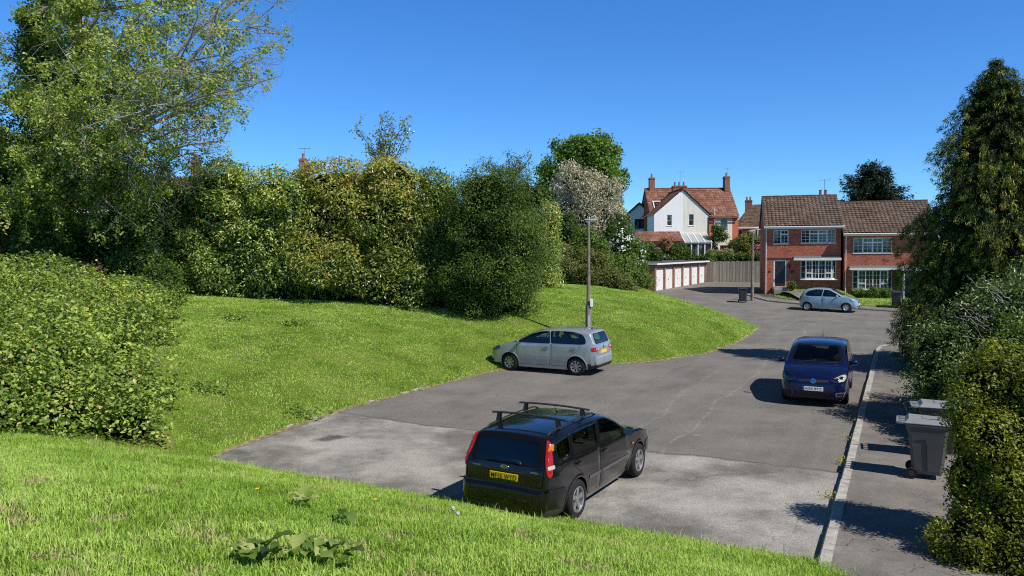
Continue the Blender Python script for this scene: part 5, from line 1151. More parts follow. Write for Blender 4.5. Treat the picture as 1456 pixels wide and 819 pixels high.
# ------------------------------------------------------------------ wheelie bins
BING = plain('bin_grey', (.090, .091, .092), .45, spec=.5, var=.12, scale=3); BINL = plain('bin_lid_grey', (.26, .264, .268), .45, spec=.5, var=.15, scale=3); BIND = plain('bin_dark', (.03, .031, .033), .5, var=.2)
def wheelie(loc, rz, label, body, lid, group='wheelie bins'):
    r = empty('wheelie_bin', loc, rz, label, 'wheelie bin', group)
    bm = bmesh.new(); lv = [(.09, .235, -.22, .25), (.16, .245, -.24, .27), (.80, .275, -.30, .33), (.93, .285, -.34, .345), (.97, .30, -.355, .36), (1.0, .30, -.355, .36)]; rg = []
    for z, hy, xb, xf in lv:
        c_ = .05; rg.append([bm.verts.new(p) for p in ((xb+c_, -hy, z), (xf-c_, -hy, z), (xf, -hy+c_, z), (xf, hy-c_, z), (xf-c_, hy, z), (xb+c_, hy, z), (xb, hy-c_, z), (xb, -hy+c_, z))])
    for a, b_ in zip(rg[:-1], rg[1:]):
        for i in range(8): bm.faces.new((a[i], a[(i+1) % 8], b_[(i+1) % 8], b_[i]))
    bm.faces.new(rg[0][::-1]); bm.faces.new(rg[-1]); me = bpy.data.meshes.new('body'); bm.to_mesh(me); bm.free(); me.materials.append(body); link_mesh('body', me, r)
    m = MB()
    for sd in (1, -1):                                        # moulded panel line on the side
        m.tube([(-.20, sd*.268, .70), (-.02, sd*.276, .74), (.0, sd*.272, .60), (.02, sd*.25, .16)], .008, 6)
    m.build('moulding', BIND, r)
    m = MB(); m.box(-.37, .40, -.305, .305, 1.004, 1.03, 0, None, .012); m.prism([(-.33, -.27, 1.03), (.36, -.27, 1.03), (.28, -.20, 1.085), (-.30, -.20, 1.10)], (0, .0, .0)) if False else None
    V = [(-.36, -.29, 1.03), (.385, -.29, 1.03), (.385, .29, 1.03), (-.36, .29, 1.03), (-.30, -.23, 1.095), (.30, -.23, 1.075), (.30, .23, 1.075), (-.30, .23, 1.095)]
    m.add(V, [(4, 5, 6, 7), (0, 1, 5, 4), (1, 2, 6, 5), (2, 3, 7, 6), (3, 0, 4, 7)]); m.box(-.08, .22, -.14, .14, 1.085, 1.10, 0, None, .006); m.build('lid', lid, r)
    m = MB()
    for y in (-.24, -.08, .08, .24): m.box(-.50, -.352, y-.018, y+.018, .985, 1.035, 0, None, .01)
    m.tube([(-.49, -.255, 1.01), (-.49, .255, 1.01)], .02, 8); m.build('handle', lid, r, True, 40)
    for sd in (1, -1):
        m = MB(); m.lathe([(.035, -.025), (.098, -.028), (.10, -.01), (.10, .01), (.098, .028), (.035, .025)], 20, 0, Matrix.Translation((-.24, sd*.275, .10)) @ Matrix.Rotation(R(90), 4, 'X')); wh_ = m.build('wheel', RUBBER, r, True, 40)
        m = MB(); m.lathe([(.0, -.03), (.05, -.029), (.052, .029), (0, .03)], 14, 0, Matrix.Translation((-.24, sd*.276, .10)) @ Matrix.Rotation(R(90), 4, 'X')); m.build('hub', BIND, wh_)
    MB().tube([(-.24, -.27, .10), (-.24, .27, .10)], .014, 8).build('axle', TRIM, r)
    return r
bz = .112; ba = math.atan2(KN.y, KN.x)
b1 = G(1324, 681, bz); wheelie(b1 + Vector((.0, .18, 0)), ba, 'grey wheelie bin in full view on the right pavement, nearest the camera', BING, BINL)
b2 = W(1333, 640, 15.35); b2.z = bz; wheelie(b2, ba+R(4), 'darker wheelie bin behind the nearest one on the right pavement, mostly hidden by leaves', BIND, BINL)
b3 = Vector((ray(1056, 428).x/ray(1056, 428).y*56.6, 56.6, float(z_road(0, 56.6)))); wheelie(b3, R(-100), 'grey wheelie bin standing in the road by the far lamp post', BIND, BIND)
b4 = W(1274, 438, 52.3); b4.z = zl(b4.x, b4.y)+.02; wheelie(b4, R(70), 'dark wheelie bin on the lawn of the lower brick house, beside the conifer', BIND, BIND)
# ------------------------------------------------------------------ foliage
CAMP = np.array([0, 0, CAM_H])
def unit(a): return a/np.maximum(np.linalg.norm(a, axis=-1, keepdims=True), 1e-9)
def leaf_quads(P, Nn, L, Wd, rg, axis=None, fold=.12):
    """rhombic folded leaves; P centres, Nn normals, L lengths"""
    n = len(P); r = rg.normal(size=(n, 3)) if axis is None else axis
    a = unit(r - (r*Nn).sum(1, keepdims=True)*Nn); b = np.cross(Nn, a)
    L = np.broadcast_to(np.asarray(L, float), (n,))[:, None]; Wd = np.broadcast_to(np.asarray(Wd, float), (n,))[:, None]
    V = np.empty((n, 4, 3)); up = Nn*(fold*Wd)
    V[:, 0] = P - a*L*.5; V[:, 1] = P + b*Wd*.5 + up - a*L*.05; V[:, 2] = P + a*L*.5; V[:, 3] = P - b*Wd*.5 + up - a*L*.05
    return V.reshape(-1, 3), np.arange(n*4).reshape(n, 4)
def blob_pts(blobs, ncl, rg, rmin=.82, rmax=1.04, back=.3, inner=.72, zmin=None, rough=.16, fr=2.2):
    B = np.array(blobs, float); C = B[:, :3]; Rr = B[:, 3:6]
    area = (Rr[:, 0]*Rr[:, 1]+Rr[:, 1]*Rr[:, 2]+Rr[:, 0]*Rr[:, 2]); out = []; dirs = []
    need = ncl
    for _ in range(12):
        m = int(need*2.2)+50; i = rg.choice(len(B), m, p=area/area.sum()); d = unit(rg.normal(size=(m, 3)))
        ph = i*7.3
        nz = (fbm(d[:, 0]*fr+ph, d[:, 1]*fr+d[:, 2]*1.7*fr, 11)-.5)*2*rough
        rr = rg.uniform(rmin, rmax, m)+nz
        p = C[i]+d*Rr[i]*rr[:, None]; nn = unit(d/Rr[i])
        tc = unit(CAMP-p); face = (nn*tc).sum(1)
        keep = (face > -.25) | (rg.random(m) < back)
        for j in range(len(B)):
            q = ((p-C[j])/Rr[j]); keep &= (j == i) | ((q*q).sum(1) > inner**2)
        if zmin is not None: keep &= p[:, 2] > zmin(p[:, 0], p[:, 1])
        out.append(p[keep]); dirs.append(nn[keep]); need -= keep.sum()
        if need <= 0: break
    return np.concatenate(out)[:ncl], np.concatenate(dirs)[:ncl]
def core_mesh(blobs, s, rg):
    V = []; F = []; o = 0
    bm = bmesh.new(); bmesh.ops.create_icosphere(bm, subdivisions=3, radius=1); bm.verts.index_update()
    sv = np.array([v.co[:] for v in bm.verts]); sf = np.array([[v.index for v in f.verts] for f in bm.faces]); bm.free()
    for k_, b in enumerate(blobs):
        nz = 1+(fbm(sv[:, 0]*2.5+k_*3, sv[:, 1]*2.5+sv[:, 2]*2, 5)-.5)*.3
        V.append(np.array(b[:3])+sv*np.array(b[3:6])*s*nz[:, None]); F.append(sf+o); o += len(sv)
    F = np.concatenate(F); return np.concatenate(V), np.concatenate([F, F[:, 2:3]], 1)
def expand(blobs, k, seed, lo=.24, hi=.50, amp=.80):
    rg = np.random.default_rng(seed+900); out = []
    for b in blobs:
        c = np.array(b[:3]); R_ = np.array(b[3:6])*.84; out.append((*c, *(R_*.80)))
        for _ in range(k):
            d = unit(rg.normal(size=3)+np.array([0, 0, .15])); f = rg.uniform(lo, hi); q = rg.uniform(amp-.14, amp+.10)
            out.append((*(c+d*R_*q), *(np.full(3, R_.mean())*.55+R_*.45)*f*np.array([1, 1, rg.uniform(.75, 1.15)])))
    return out
def foliage(name, parent, mat, blobs, ncl, per, spread, L, Wd, seed, upb=.45, core=.80, zmin=None, back=.3, tbase=.5, rough=.16, droop=0, cl_tint=.16, inner=.72, flat=.7, rmin=.82, rmax=1.04, lf_tint=.14, extra=None, subs=12, amp=.86, htint=0., sr=(.24, .50)):
    rg = np.random.default_rng(seed)
    base_blobs = blobs
    if subs: blobs = expand(blobs, subs, seed, sr[0], sr[1], amp=amp)
    cp, cd = blob_pts(blobs, ncl, rg, back=back, zmin=zmin, rough=rough, inner=inner, rmin=rmin, rmax=rmax)
    if extra is not None: cp = np.concatenate([cp, extra]); cd = np.concatenate([cd, unit(rg.normal(size=extra.shape)+np.array([0, 0, .5]))])
    n = len(cp)*per; ci = np.repeat(np.arange(len(cp)), per)
    off = rg.normal(size=(n, 3))*spread; off -= (off*cd[ci]).sum(1, keepdims=True)*cd[ci]*(1-flat)
    P = cp[ci]+off
    nr = unit(cd[ci]*.55+rg.normal(size=(n, 3))*.62+np.array([0, 0, upb]))
    ax = None
    if droop: ax = rg.normal(size=(n, 3))*.5+cd[ci]*.5+np.array([0, 0, -droop])
    l = L*rg.uniform(.6, 1.35, n); w = Wd*rg.uniform(.7, 1.2, n)
    V, F = leaf_quads(P, nr, l, w, rg, ax)
    ct = rg.normal(0, cl_tint, len(cp))
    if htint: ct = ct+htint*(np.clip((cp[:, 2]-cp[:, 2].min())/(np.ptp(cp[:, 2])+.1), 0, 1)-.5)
    lownoise = (fbm(cp[:, 0]*.55+seed, cp[:, 2]*.7+cp[:, 1]*.4, seed)-.5)*.5
    t = np.clip(tbase+ct[ci]+lownoise[ci]+rg.normal(0, lf_tint, n), 0, 1); mi = np.zeros(n, int)
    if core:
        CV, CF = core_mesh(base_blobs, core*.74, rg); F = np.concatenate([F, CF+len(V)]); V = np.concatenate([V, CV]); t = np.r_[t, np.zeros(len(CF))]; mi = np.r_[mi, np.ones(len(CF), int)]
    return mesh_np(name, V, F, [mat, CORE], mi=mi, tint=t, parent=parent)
def branch_path(p, d, length, n, wob, rd, grav=0.):
    P = [Vector(p)]; d = Vector(d).normalized()
    for i in range(n):
        d = (d+Vector((rd.gauss(0, wob), rd.gauss(0, wob), rd.gauss(0, wob)-grav))).normalized(); P.append(P[-1]+d*length/n)
    return P
def trunk_of(m, base, top, r0, r1, rd, n=6):
    b = Vector(base); t = Vector(top); P = [b.lerp(t, i/n)+Vector((rd.gauss(0, .04), rd.gauss(0, .04), 0))*(i > 0) for i in range(n+1)]
    m.tube(P, [r0+(r1-r0)*i/n for i in range(n+1)], 8)
def shrub(name, label, cat, blobs, base, mat, ncl, per, spread, L, Wd, seed, group=None, trunkr=.06, stems=3, **kw):
    base = Vector(base); base.z = zl(base.x, base.y)-.05 if base.z == 0 else base.z
    r = empty(name, base, 0, label, cat, group); bl = [(b[0]-base.x, b[1]-base.y, b[2]-base.z, *b[3:6]) for b in blobs]
    global CAMP; CAMP = np.array([0, 0, CAM_H])-np.array(base)
    zf = None
    if kw.pop('ground', True): zf = lambda x, y: terrain(x+base.x, y+base.y)-base.z+.02
    foliage('crown', r, mat, bl, ncl, per, spread, L, Wd, seed, zmin=zf, **kw)
    rd = random.Random(seed); m = MB(); c0 = np.mean(np.array(bl)[:, :3], 0)
    for i in range(stems):
        b_ = bl[rd.randrange(len(bl))]; trunk_of(m, (rd.uniform(-.3, .3), rd.uniform(-.2, .2), -.2), (b_[0], b_[1], b_[2]), trunkr, trunkr*.4, rd)
    if stems: m.build('trunk', BARK, r)
    CAMP = np.array([0, 0, CAM_H]); return r
LAUREL = leafmat('laurel_leaves', [(0, (0.030, 0.054, 0.010)), (.35, (0.119, 0.194, 0.034)), (.6, (0.285, 0.389, 0.075)), (.85, (0.546, 0.610, 0.149)), (1, (0.594, 0.492, 0.149))], .24, .36, .6)
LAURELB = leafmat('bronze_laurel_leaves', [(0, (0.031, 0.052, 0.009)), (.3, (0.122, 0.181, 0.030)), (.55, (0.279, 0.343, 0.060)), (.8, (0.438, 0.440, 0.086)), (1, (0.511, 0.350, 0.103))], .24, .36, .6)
DARKG = leafmat('dark_green_leaves', [(0, (0.022, 0.045, 0.007)), (.4, (0.077, 0.136, 0.022)), (.7, (0.164, 0.238, 0.038)), (1, (0.326, 0.369, 0.068))], .25, .5, .3)
BRAMBLE = leafmat('bramble_leaves', [(0, (0.058, 0.102, 0.017)), (.35, (0.189, 0.275, 0.051)), (.65, (0.392, 0.493, 0.087)), (.85, (0.580, 0.638, 0.131)), (1, (0.609, 0.435, 0.189))], .3, .45, .4)
SYC = leafmat('maple_leaves', [(0, (0.045, 0.090, 0.015)), (.5, (0.128, 0.225, 0.033)), (1, (0.285, 0.405, 0.075))], .3, .5, .3)
BEECH = leafmat('young_beech_leaves', [(0, (0.056, 0.093, 0.013)), (.35, (0.168, 0.244, 0.033)), (.65, (0.336, 0.418, 0.072)), (1, (0.582, 0.603, 0.165))], .36, .45, .35)
BROWNF = leafmat('brown_white_blossom', [(0, (.13, .14, .05)), (.35, (.34, .32, .17)), (.65, (.60, .54, .38)), (1, (.84, .81, .70))], .2, .7, .1)
MIDG = leafmat('mid_green_leaves', [(0, (0.030, 0.068, 0.012)), (.5, (0.112, 0.188, 0.033)), (1, (0.255, 0.345, 0.068))], .28, .5, .3)
OLIVE = leafmat('olive_bramble_leaves', [(0, (0.060, 0.075, 0.018)), (.5, (0.165, 0.188, 0.045)), (1, (0.300, 0.300, 0.090))], .25, .5, .3)
YELG = leafmat('yellow_green_leaves', [(0, (0.039, 0.058, 0.008)), (.35, (0.182, 0.221, 0.023)), (.65, (0.390, 0.403, 0.046)), (1, (0.676, 0.611, 0.104))], .35, .42, .35)
GOLD = leafmat('golden_conifer_leaves', [(0, (.12, .09, .01)), (.5, (.38, .27, .03)), (1, (.58, .42, .06))], .25, .6, .2)
WHITEB = leafmat('white_blossom', [(0, (.55, .55, .48)), (.5, (.75, .75, .70)), (1, (.82, .82, .8))], .15, .7, .1)
PINKB = leafmat('pink_blossom', [(0, (.30, .06, .12)), (.5, (.55, .16, .26)), (1, (.72, .35, .42))], .25, .7, .1)
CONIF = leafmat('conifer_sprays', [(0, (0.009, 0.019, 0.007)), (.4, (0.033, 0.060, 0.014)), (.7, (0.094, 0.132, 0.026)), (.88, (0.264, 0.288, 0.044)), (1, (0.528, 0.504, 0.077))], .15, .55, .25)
CONIFD = leafmat('dark_conifer_sprays', [(0, (.008, .016, .008)), (.5, (.022, .042, .018)), (1, (.06, .09, .03))], .15, .55, .25)
BIRCH = leafmat('silver_green_leaves', [(0, (0.022, 0.040, 0.008)), (.4, (0.083, 0.134, 0.025)), (.75, (0.209, 0.280, 0.070)), (1, (0.495, 0.560, 0.280))], .25, .38, .5)

# ---- bramble mound on the left
rb = np.random.default_rng(21); BL = []
def tz(x, y): return zl(x, y)
for (x, y, h, r_) in [(-8.05, 15.4, .8, .9), (-8.9, 14.9, 1.05, 1.2), (-10.2, 14.6, 1.2, 1.4), (-12, 14.6, 1.3, 1.6), (-14, 14.8, 1.55, 1.7), (-9.2, 17.2, .75, 1.2), (-10, 17, 1.5, 1.7), (-12.4, 17.2, 1.6, 1.8), (-15, 17.4, 1.75, 2),
                      (-10.3, 19.5, .8, 1.2), (-11.6, 20, 1.3, 1.7), (-13.5, 20.5, 1.55, 2), (-16.5, 20.5, 1.9, 2.2), (-11.6, 22.6, .85, 1.4), (-12.5, 23.5, 1.4, 1.9), (-15.2, 24, 1.5, 2), (-18.5, 24.5, 1.9, 2.4), (-13.2, 26.4, .8, 1.5), (-14.8, 27.2, 1.2, 2), (-18, 28, 1.3, 2.3), (-21.5, 28, 1.3, 2.4)]:
    BL.append((x+rb.normal()*.2, y+rb.normal()*.2, tz(x, y)+h*.25, r_*1.12, r_*1.12, h*1.05))
shrub('bramble_thicket', 'sunlit bramble thicket spilling down the bank at the left edge', 'bramble', BL, (-11, 19, 0), BRAMBLE, 12500, 10, .14, .10, .072, 21, stems=0, upb=.75, tbase=.42, core=.55, subs=15, amp=.95, sr=(.20, .44), cl_tint=.17, rough=.24, rmin=.86, rmax=1.12, back=.05)

# ---- the laurel hedge, each clump a thing
def column_blobs(u, D, vtop, rx, ry, seed, n=4, z0=None):
    rg = np.random.default_rng(seed); t = W(u, vtop, D); zb = tz(t.x, t.y) if z0 is None else z0; H = t.z-zb; out = []
    for i in range(n):
        f = (i+.5)/n; out.append((t.x+rg.normal()*.25, t.y+.5+rg.normal()*.25+.35*f, zb+H*f*.93, rx*(1.05-.25*f**3), ry*(1.05-.3*f**2), H/n*1.15))
    return out, (t.x, t.y+.5, 0)
hedge = [(250, 34.8, 256, 2.1, 1.9, LAUREL, 'tall laurel at the left end of the hedge beside the large tree', .46),
         (318, 34.6, 228, 2.2, 1.9, LAUREL, 'laurel clump second from the left end of the hedge', .5),
         (392, 34.3, 238, 2.3, 1.9, LAUREL, 'laurel clump below the red chimney in the hedge', .48),
         (470, 34.0, 224, 2.4, 2.0, LAURELB, 'bronze leaved laurel clump in the middle of the hedge', .55),
         (548, 33.9, 214, 2.3, 2.0, LAURELB, 'bronze laurel clump left of the dark green tree, bare twigs above it', .5)]
for i, (u, D, vt, rx, ry, mt, lab, tb) in enumerate(hedge):
    bl, bs = column_blobs(u, D, vt+13, rx, ry, 40+i, 5)
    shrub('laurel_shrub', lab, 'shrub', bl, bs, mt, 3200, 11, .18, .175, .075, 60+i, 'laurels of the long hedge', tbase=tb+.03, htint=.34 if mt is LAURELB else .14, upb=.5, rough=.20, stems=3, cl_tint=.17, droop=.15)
bl, bs = column_blobs(622, 34.6, 255, 1.7, 1.8, 47, 5)
shrub('laurel_shrub', 'greener laurel clump partly covered by the dark green tree', 'shrub', bl, bs, LAUREL, 2600, 7, .19, .165, .066, 68, 'laurels of the long hedge', tbase=.45, upb=.5, rough=.2, stems=3, cl_tint=.17)
bl, bs = column_blobs(692, 32.9, 243, 2.15, 2.0, 49, 5); bl += [(bl[2][0]-1.2, bl[2][1]-.2, bl[2][2]-1.2, 1.4, 1.4, 1.5), (bl[2][0]+1.3, bl[2][1], bl[2][2]+.2, 1.4, 1.4, 1.6), (bl[0][0]-.6, bl[0][1]-.7, bl[0][2], 1.5, 1.3, 1.1)]
shrub('dark_tree', 'dense dark green bushy tree at the right of the hedge, its top wispy', 'tree', bl, bs, DARKG, 4300, 13, .18, .13, .045, 71, tbase=.46, upb=.55, rough=.22, stems=4, droop=.25, rmax=1.10)
bl, bs = column_blobs(770, 43, 300, 1.5, 1.6, 52, 4)
shrub('laurel_shrub', 'yellowish laurel rounding off the right end of the hedge', 'shrub', bl, bs, LAUREL, 2200, 7, .18, .17, .07, 72, 'laurels of the long hedge', tbase=.62, rough=.2, stems=2)
bl, bs = column_blobs(738, 40, 255, 1.6, 1.6, 53, 4)
shrub('hedge_shrub', 'mid green shrub between the dark tree and the yellowish laurel', 'shrub', bl, bs, MIDG, 1700, 7, .2, .15, .06, 73, tbase=.45, rough=.25, stems=2, rmax=1.12)
# bare young twigs sticking up from the hedge
def twig_tree(name, label, loc, spread_, h, n, seed, mat, lmat, L, per=7, up=1.):
    rd = random.Random(seed); rg = np.random.default_rng(seed); r = empty(name, loc, 0, label, 'tree'); m = MB(); pts = []
    for i in range(n):
        a = rd.uniform(0, 6.28); d = (math.cos(a)*spread_, math.sin(a)*spread_, up); P = branch_path((rd.gauss(0, .1), rd.gauss(0, .1), 0), d, h*rd.uniform(.7, 1.1), 8, .10, rd); m.tube(P, [.03*(1-k_/9)+.005 for k_ in range(9)], 5)
        for q in P[3:]:
            P2 = branch_path(q, (rd.gauss(0, 1), rd.gauss(0, 1), .7), h*.22, 4, .15, rd); m.tube(P2, [.010, .008, .006, .005, .004], 4); pts += P2[1:]
    m.build('twigs', BARK, r); pts = np.array([p[:] for p in pts]); ci = np.repeat(np.arange(len(pts)), per); P = pts[ci]+rg.normal(size=(len(ci), 3))*.09
    V, F = leaf_quads(P, unit(rg.normal(size=P.shape)+[0, 0, .4]), L*rg.uniform(.6, 1.2, len(P)), L*.5, rg); mesh_np('crown', V, F, lmat, tint=rg.random(len(P)), parent=r); return r
t_ = W(548, 262, 36.5); twig_tree('young_tree', 'thin sparse bronze twigs rising above the middle of the hedge', t_, .20, 2.7, 13, 5, BARK, LAURELB, .13, per=6)
t_ = W(722, 262, 35.5); twig_tree('young_tree', 'wispy shoots at the upper right corner of the dark green tree', t_, .8, 1.6, 9, 8, BARK, DARKG, .09)

# ---- ivy-clad beech at the upper left
def big_tree():
    base = Vector((-18.6, 30.5, 0)); base.z = tz(base.x, base.y)-.1
    r = empty('beech_tree', base, 0, 'large sparse leaved tree with an ivy covered trunk at the upper left', 'tree'); rd = random.Random(31); rg = np.random.default_rng(31)
    m = MB(); tips = []
    tr = [Vector((0, 0, 0)), Vector((.1, 0, 2.5)), Vector((0, .1, 5)), Vector((.25, 0, 8)), Vector((.2, .2, 11)), Vector((.5, .1, 15)), Vector((.6, .2, 19))]; m.tube(tr, [.5, .42, .38, .32, .26, .18, .08], 10)
    t2 = [Vector((.2, 0, 2.0)), Vector((1.0, -.2, 4.5)), Vector((1.5, -.3, 8)), Vector((1.9, -.2, 12)), Vector((2.4, 0, 17))]; m.tube(t2, [.3, .26, .22, .16, .07], 8)
    m.build('trunk', BARK, r); bm_ = MB()
    def outb(q):
        X, Y, Z = q.x+base.x, q.y+base.y, q.z+base.z; return CX+FPX*X/Y > float(np.interp(CY-((Z-CAM_H)/Y+.0498)*FPX, [-400, 40, 70, 120, 180, 240, 300, 420], [440, 426, 410, 396, 334, 310, 244, 206]))+10
    def limb(p, d, L, lev, rad):
        n = 7 if lev < 2 else 5; P = branch_path(p, d, L, n, (.10, .14, .2)[lev], rd, (.015, .045, .09)[lev]); nk = next((i_ for i_, q_ in enumerate(P) if outb(q_)), n+1)
        if nk < 2: return
        P = P[:nk]; n = len(P)-1; bm_.tube(P, [rad*(1-i/(n+1.2)) for i in range(n+1)], 6 if lev == 0 else 4)
        if lev == 2: tips.extend(P[1:]); return
        for i in range(1, n+1):
            k_ = 2 if lev == 0 else 2
            for _ in range(k_):
                if rd.random() < .12: continue
                ax = (P[i]-P[i-1]).normalized(); s = Vector((rd.gauss(0, 1), rd.gauss(0, 1), rd.gauss(0, .75)-.1)); s = (s-ax*s.dot(ax)).normalized(); limb(P[i], ax*.6+s*.8, L*rd.uniform(.24, .42), lev+1, rad*.45*(1-i/(n+3)))
    src = tr[2:]+t2[1:]
    tgt = [(418, 18), (395, 62), (378, 112), (318, 175), (300, 222), (340, -40), (250, 110), (228, 200), (200, 40), (160, 120), (150, 200), (130, 280), (60, 60), (20, 140), (40, 230), (-20, 60), (-60, 160), (90, -30), (200, -60), (290, -80), (110, 170), (180, 290), (60, 300), (0, 290), (250, 20), (120, 60), (30, 20), (70, 110), (100, 250), (400, 42), (355, 62), (368, 15), (330, 100), (300, 40), (285, 140), (385, 85), (410, 5)]
    for (u, v) in tgt:
        e = W(u, v, 28.5+rd.uniform(-2.5, 3))-base; s = min(src, key=lambda q: abs((q.z)-(e.z-max(.8, abs(e.x-q.x)*.40)))); d = e-s
        limb(s, Vector((d.x, d.y, d.z+d.length*.13)), d.length*1.02, 0, .055+.006*d.length)
    bm_.build('branches', PALEBARK, r)
    T = np.array([t[:] for t in tips]); uu = (T[:, 0]+base.x)/(T[:, 1]+base.y)*FPX+CX; vv = CY-((T[:, 2]+base.z-CAM_H)/(T[:, 1]+base.y)+.0498)*FPX; um = np.interp(vv, [-400, 40, 70, 120, 180, 240, 300, 420], [440, 418, 402, 388, 326, 302, 236, 200]); T = T[(uu < um-6+rg.normal(0, 16, len(T))) & (rg.random(len(T)) < np.clip(.24-.11*(uu-60)/220, .12, .26))]; per = 22; ci = np.repeat(np.arange(len(T)), per); n = len(ci)
    P = T[ci]+rg.normal(size=(n, 3))*np.array([.10, .10, .125]); P[:, 2] -= .08
    V, F = leaf_quads(P, unit(rg.normal(size=(n, 3))*.8+[.15, -.25, .55]), .135*rg.uniform(.6, 1.25, n), .075*rg.uniform(.7, 1.2, n), rg)
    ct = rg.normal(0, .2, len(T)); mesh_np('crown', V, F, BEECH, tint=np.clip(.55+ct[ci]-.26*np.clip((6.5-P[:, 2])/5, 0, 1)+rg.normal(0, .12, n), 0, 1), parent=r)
    print('beech leaves', n)
    # ivy sleeve round both stems
    pts = []; 
    for P_, hmax, ra in ((tr, 13.5, .85), (t2, 10, .6)):
        for i in range(1, len(P_)):
            for k_ in range(520 if P_ is tr else 240):
                f = rd.random(); q = P_[i-1].lerp(P_[i], f)
                if q.z > hmax*rd.uniform(.8, 1): continue
                a = rd.uniform(0, 6.28); R_ = ra*rd.uniform(.55, 1.25)*(1-.025*q.z); pts.append((q.x+math.cos(a)*R_, q.y+math.sin(a)*R_, q.z))
    pts = np.array(pts); ci = np.repeat(np.arange(len(pts)), 9); P = pts[ci]+rg.normal(size=(len(ci), 3))*.16; V, F = leaf_quads(P, unit(rg.normal(size=P.shape)+[.3, -.7, .4]), .13*rg.uniform(.6, 1.2, len(P)), .10, rg); mesh_np('ivy', V, F, DARKG, tint=np.clip(rg.normal(.42, .2, len(P)), 0, 1), parent=r)
big_tree()
def lump(name, label, cat, spec, mat, ncl, per, spread, L, Wd, seed, D=None, **kw):
    """blobs given by (u, v, depth, rx, ry, rz)"""
    bl = []
    for (u, v, D_, a, b_, c_) in spec: p = W(u, v, D_); bl.append((p.x, p.y, p.z, a, b_, c_))
    x = np.mean([b_[0] for b_ in bl]); y = np.mean([b_[1] for b_ in bl]); return shrub(name, label, cat, bl, (x, y, 0), mat, ncl, per, spread, L, Wd, seed, **kw)
lump('understorey_shrub', 'shaded bushes under the large left tree, left of its trunk', 'shrub', [(-10, 290, 31, 1.8, 1.5, 2.2), (-40, 220, 32, 2, 1.5, 2.5), (30, 320, 32.5, 1.2, 1, 1.2)], DARKG, 1500, 8, .2, .14, .07, 81, tbase=.4, stems=2)
lump('understorey_shrub', 'leafy bush between the large left tree and the laurel hedge', 'shrub', [(165, 330, 33.5, 1.5, 1.3, 1.4), (205, 290, 34, 1.5, 1.4, 1.8), (160, 250, 36, 1.3, 1.3, 1.6), (225, 345, 33, 1.2, 1.2, 1.2)], MIDG, 2300, 8, .2, .13, .07, 82, tbase=.56, stems=2, rough=.25)
lump('understorey_shrub', 'deep shaded trees closing the view behind the ivy trunk', 'tree', [(-40, 300, 40, 2.4, 1.5, 2.6), (30, 290, 41, 2.4, 1.5, 2.6), (-60, 200, 42, 2.5, 1.5, 3), (20, 230, 42, 2.0, 1.5, 2.)], DARKG, 2200, 8, .24, .17, .09, 84, tbase=.35, stems=2)
lump('understorey_shrub', 'low dark bushes at the foot of the ivy trunk', 'shrub', [(60, 350, 33, 1.3, .9, 1.1), (110, 358, 32.5, 1.3, .9, 1.0), (160, 358, 32.5, 1.3, .9, 1.0), (0, 345, 34, 1.3, .9, 1.0), (205, 352, 33, 1.2, .9, 1.1)], DARKG, 2000, 8, .17, .13, .08, 85, tbase=.4, stems=0)
lump('understorey_shrub', 'dark rounded bush where the bramble meets the laurel hedge', 'shrub', [(222, 402, 30.5, 1.0, .9, .9), (195, 385, 31, 1.2, 1.0, 1.0), (240, 420, 29.8, .7, .7, .6)], MIDG, 1100, 9, .16, .11, .07, 86, tbase=.42, stems=1)
lump('golden_shrub', 'small golden yellow shrub in the shade right of the ivy trunk', 'shrub', [(104, 328, 37, .85, .7, .75)], GOLD, 420, 9, .13, .14, .05, 83, tbase=.5, stems=1)

# ---- trees in the middle distance
lump('round_tree', 'tall rounded green tree in the centre behind the lamp post', 'tree', [(832, 235, 61, 2.7, 2.6, 2.3), (795, 255, 61, 1.9, 2, 1.9), (862, 262, 61, 1.7, 2, 2.2), (815, 218, 61, 1.7, 1.6, 1.3), (850, 215, 61, 1.6, 1.6, 1.3), (780, 280, 61, 1.3, 1.5, 1.5), (866, 305, 61, 1.3, 1.6, 2.), (830, 300, 62, 2.6, 2, 2.5), (830, 350, 62, 2.5, 2, 2.5)], SYC, 4200, 9, .23, .26, .16, 91, tbase=.5, rough=.26, stems=2, trunkr=.25, upb=.6, core=.74, inner=.62)
lump('blossom_tree', 'fading brown and white blossom tree in front of the tall round tree', 'tree', [(818, 262, 56.5, 2.0, 1.3, 1.7), (856, 278, 56.5, 1.8, 1.3, 1.6), (805, 300, 56.5, 1.4, 1.2, 1.4), (835, 310, 56, 1.7, 1.3, 1.2), (862, 300, 56.5, 1.2, 1.2, 1.1)], BROWNF, 2000, 8, .22, .2, .07, 92, tbase=.52, rough=.3, stems=3, trunkr=.12, core=.62, droop=.5, upb=.3, cl_tint=.25, rmax=1.15)
def with_blossom(r, blobs, n, seed, mat=WHITEB, L=.17):
    rg = np.random.default_rng(seed); b = np.array(r.location); bl = [(x-b[0], y-b[1], z-b[2], a, c_, d) for (x, y, z, a, c_, d) in blobs]; global CAMP; CAMP = np.array([0, 0, CAM_H])-b
    cp, cd = blob_pts(bl, int(n*.6), rg, .86, 1.0, back=.1); CAMP = np.array([0, 0, CAM_H]); ci = np.repeat(np.arange(len(cp)), 6); P = cp[ci]+rg.normal(size=(len(ci), 3))*.12
    V, F = leaf_quads(P, unit(cd[ci]+rg.normal(size=P.shape)*.6+[0, 0, .4]), L, L*.8, rg); mesh_np('blossom', V, F, mat, tint=rg.random(len(P)), parent=r)
hs = [(868, 320, 57, 1.3, 1.2, 1.4), (878, 338, 57, 1.2, 1.2, 1.3), (900, 360, 57, .95, 1.1, 1.1), (880, 350, 57, 1.4, 1.2, 1.4)]
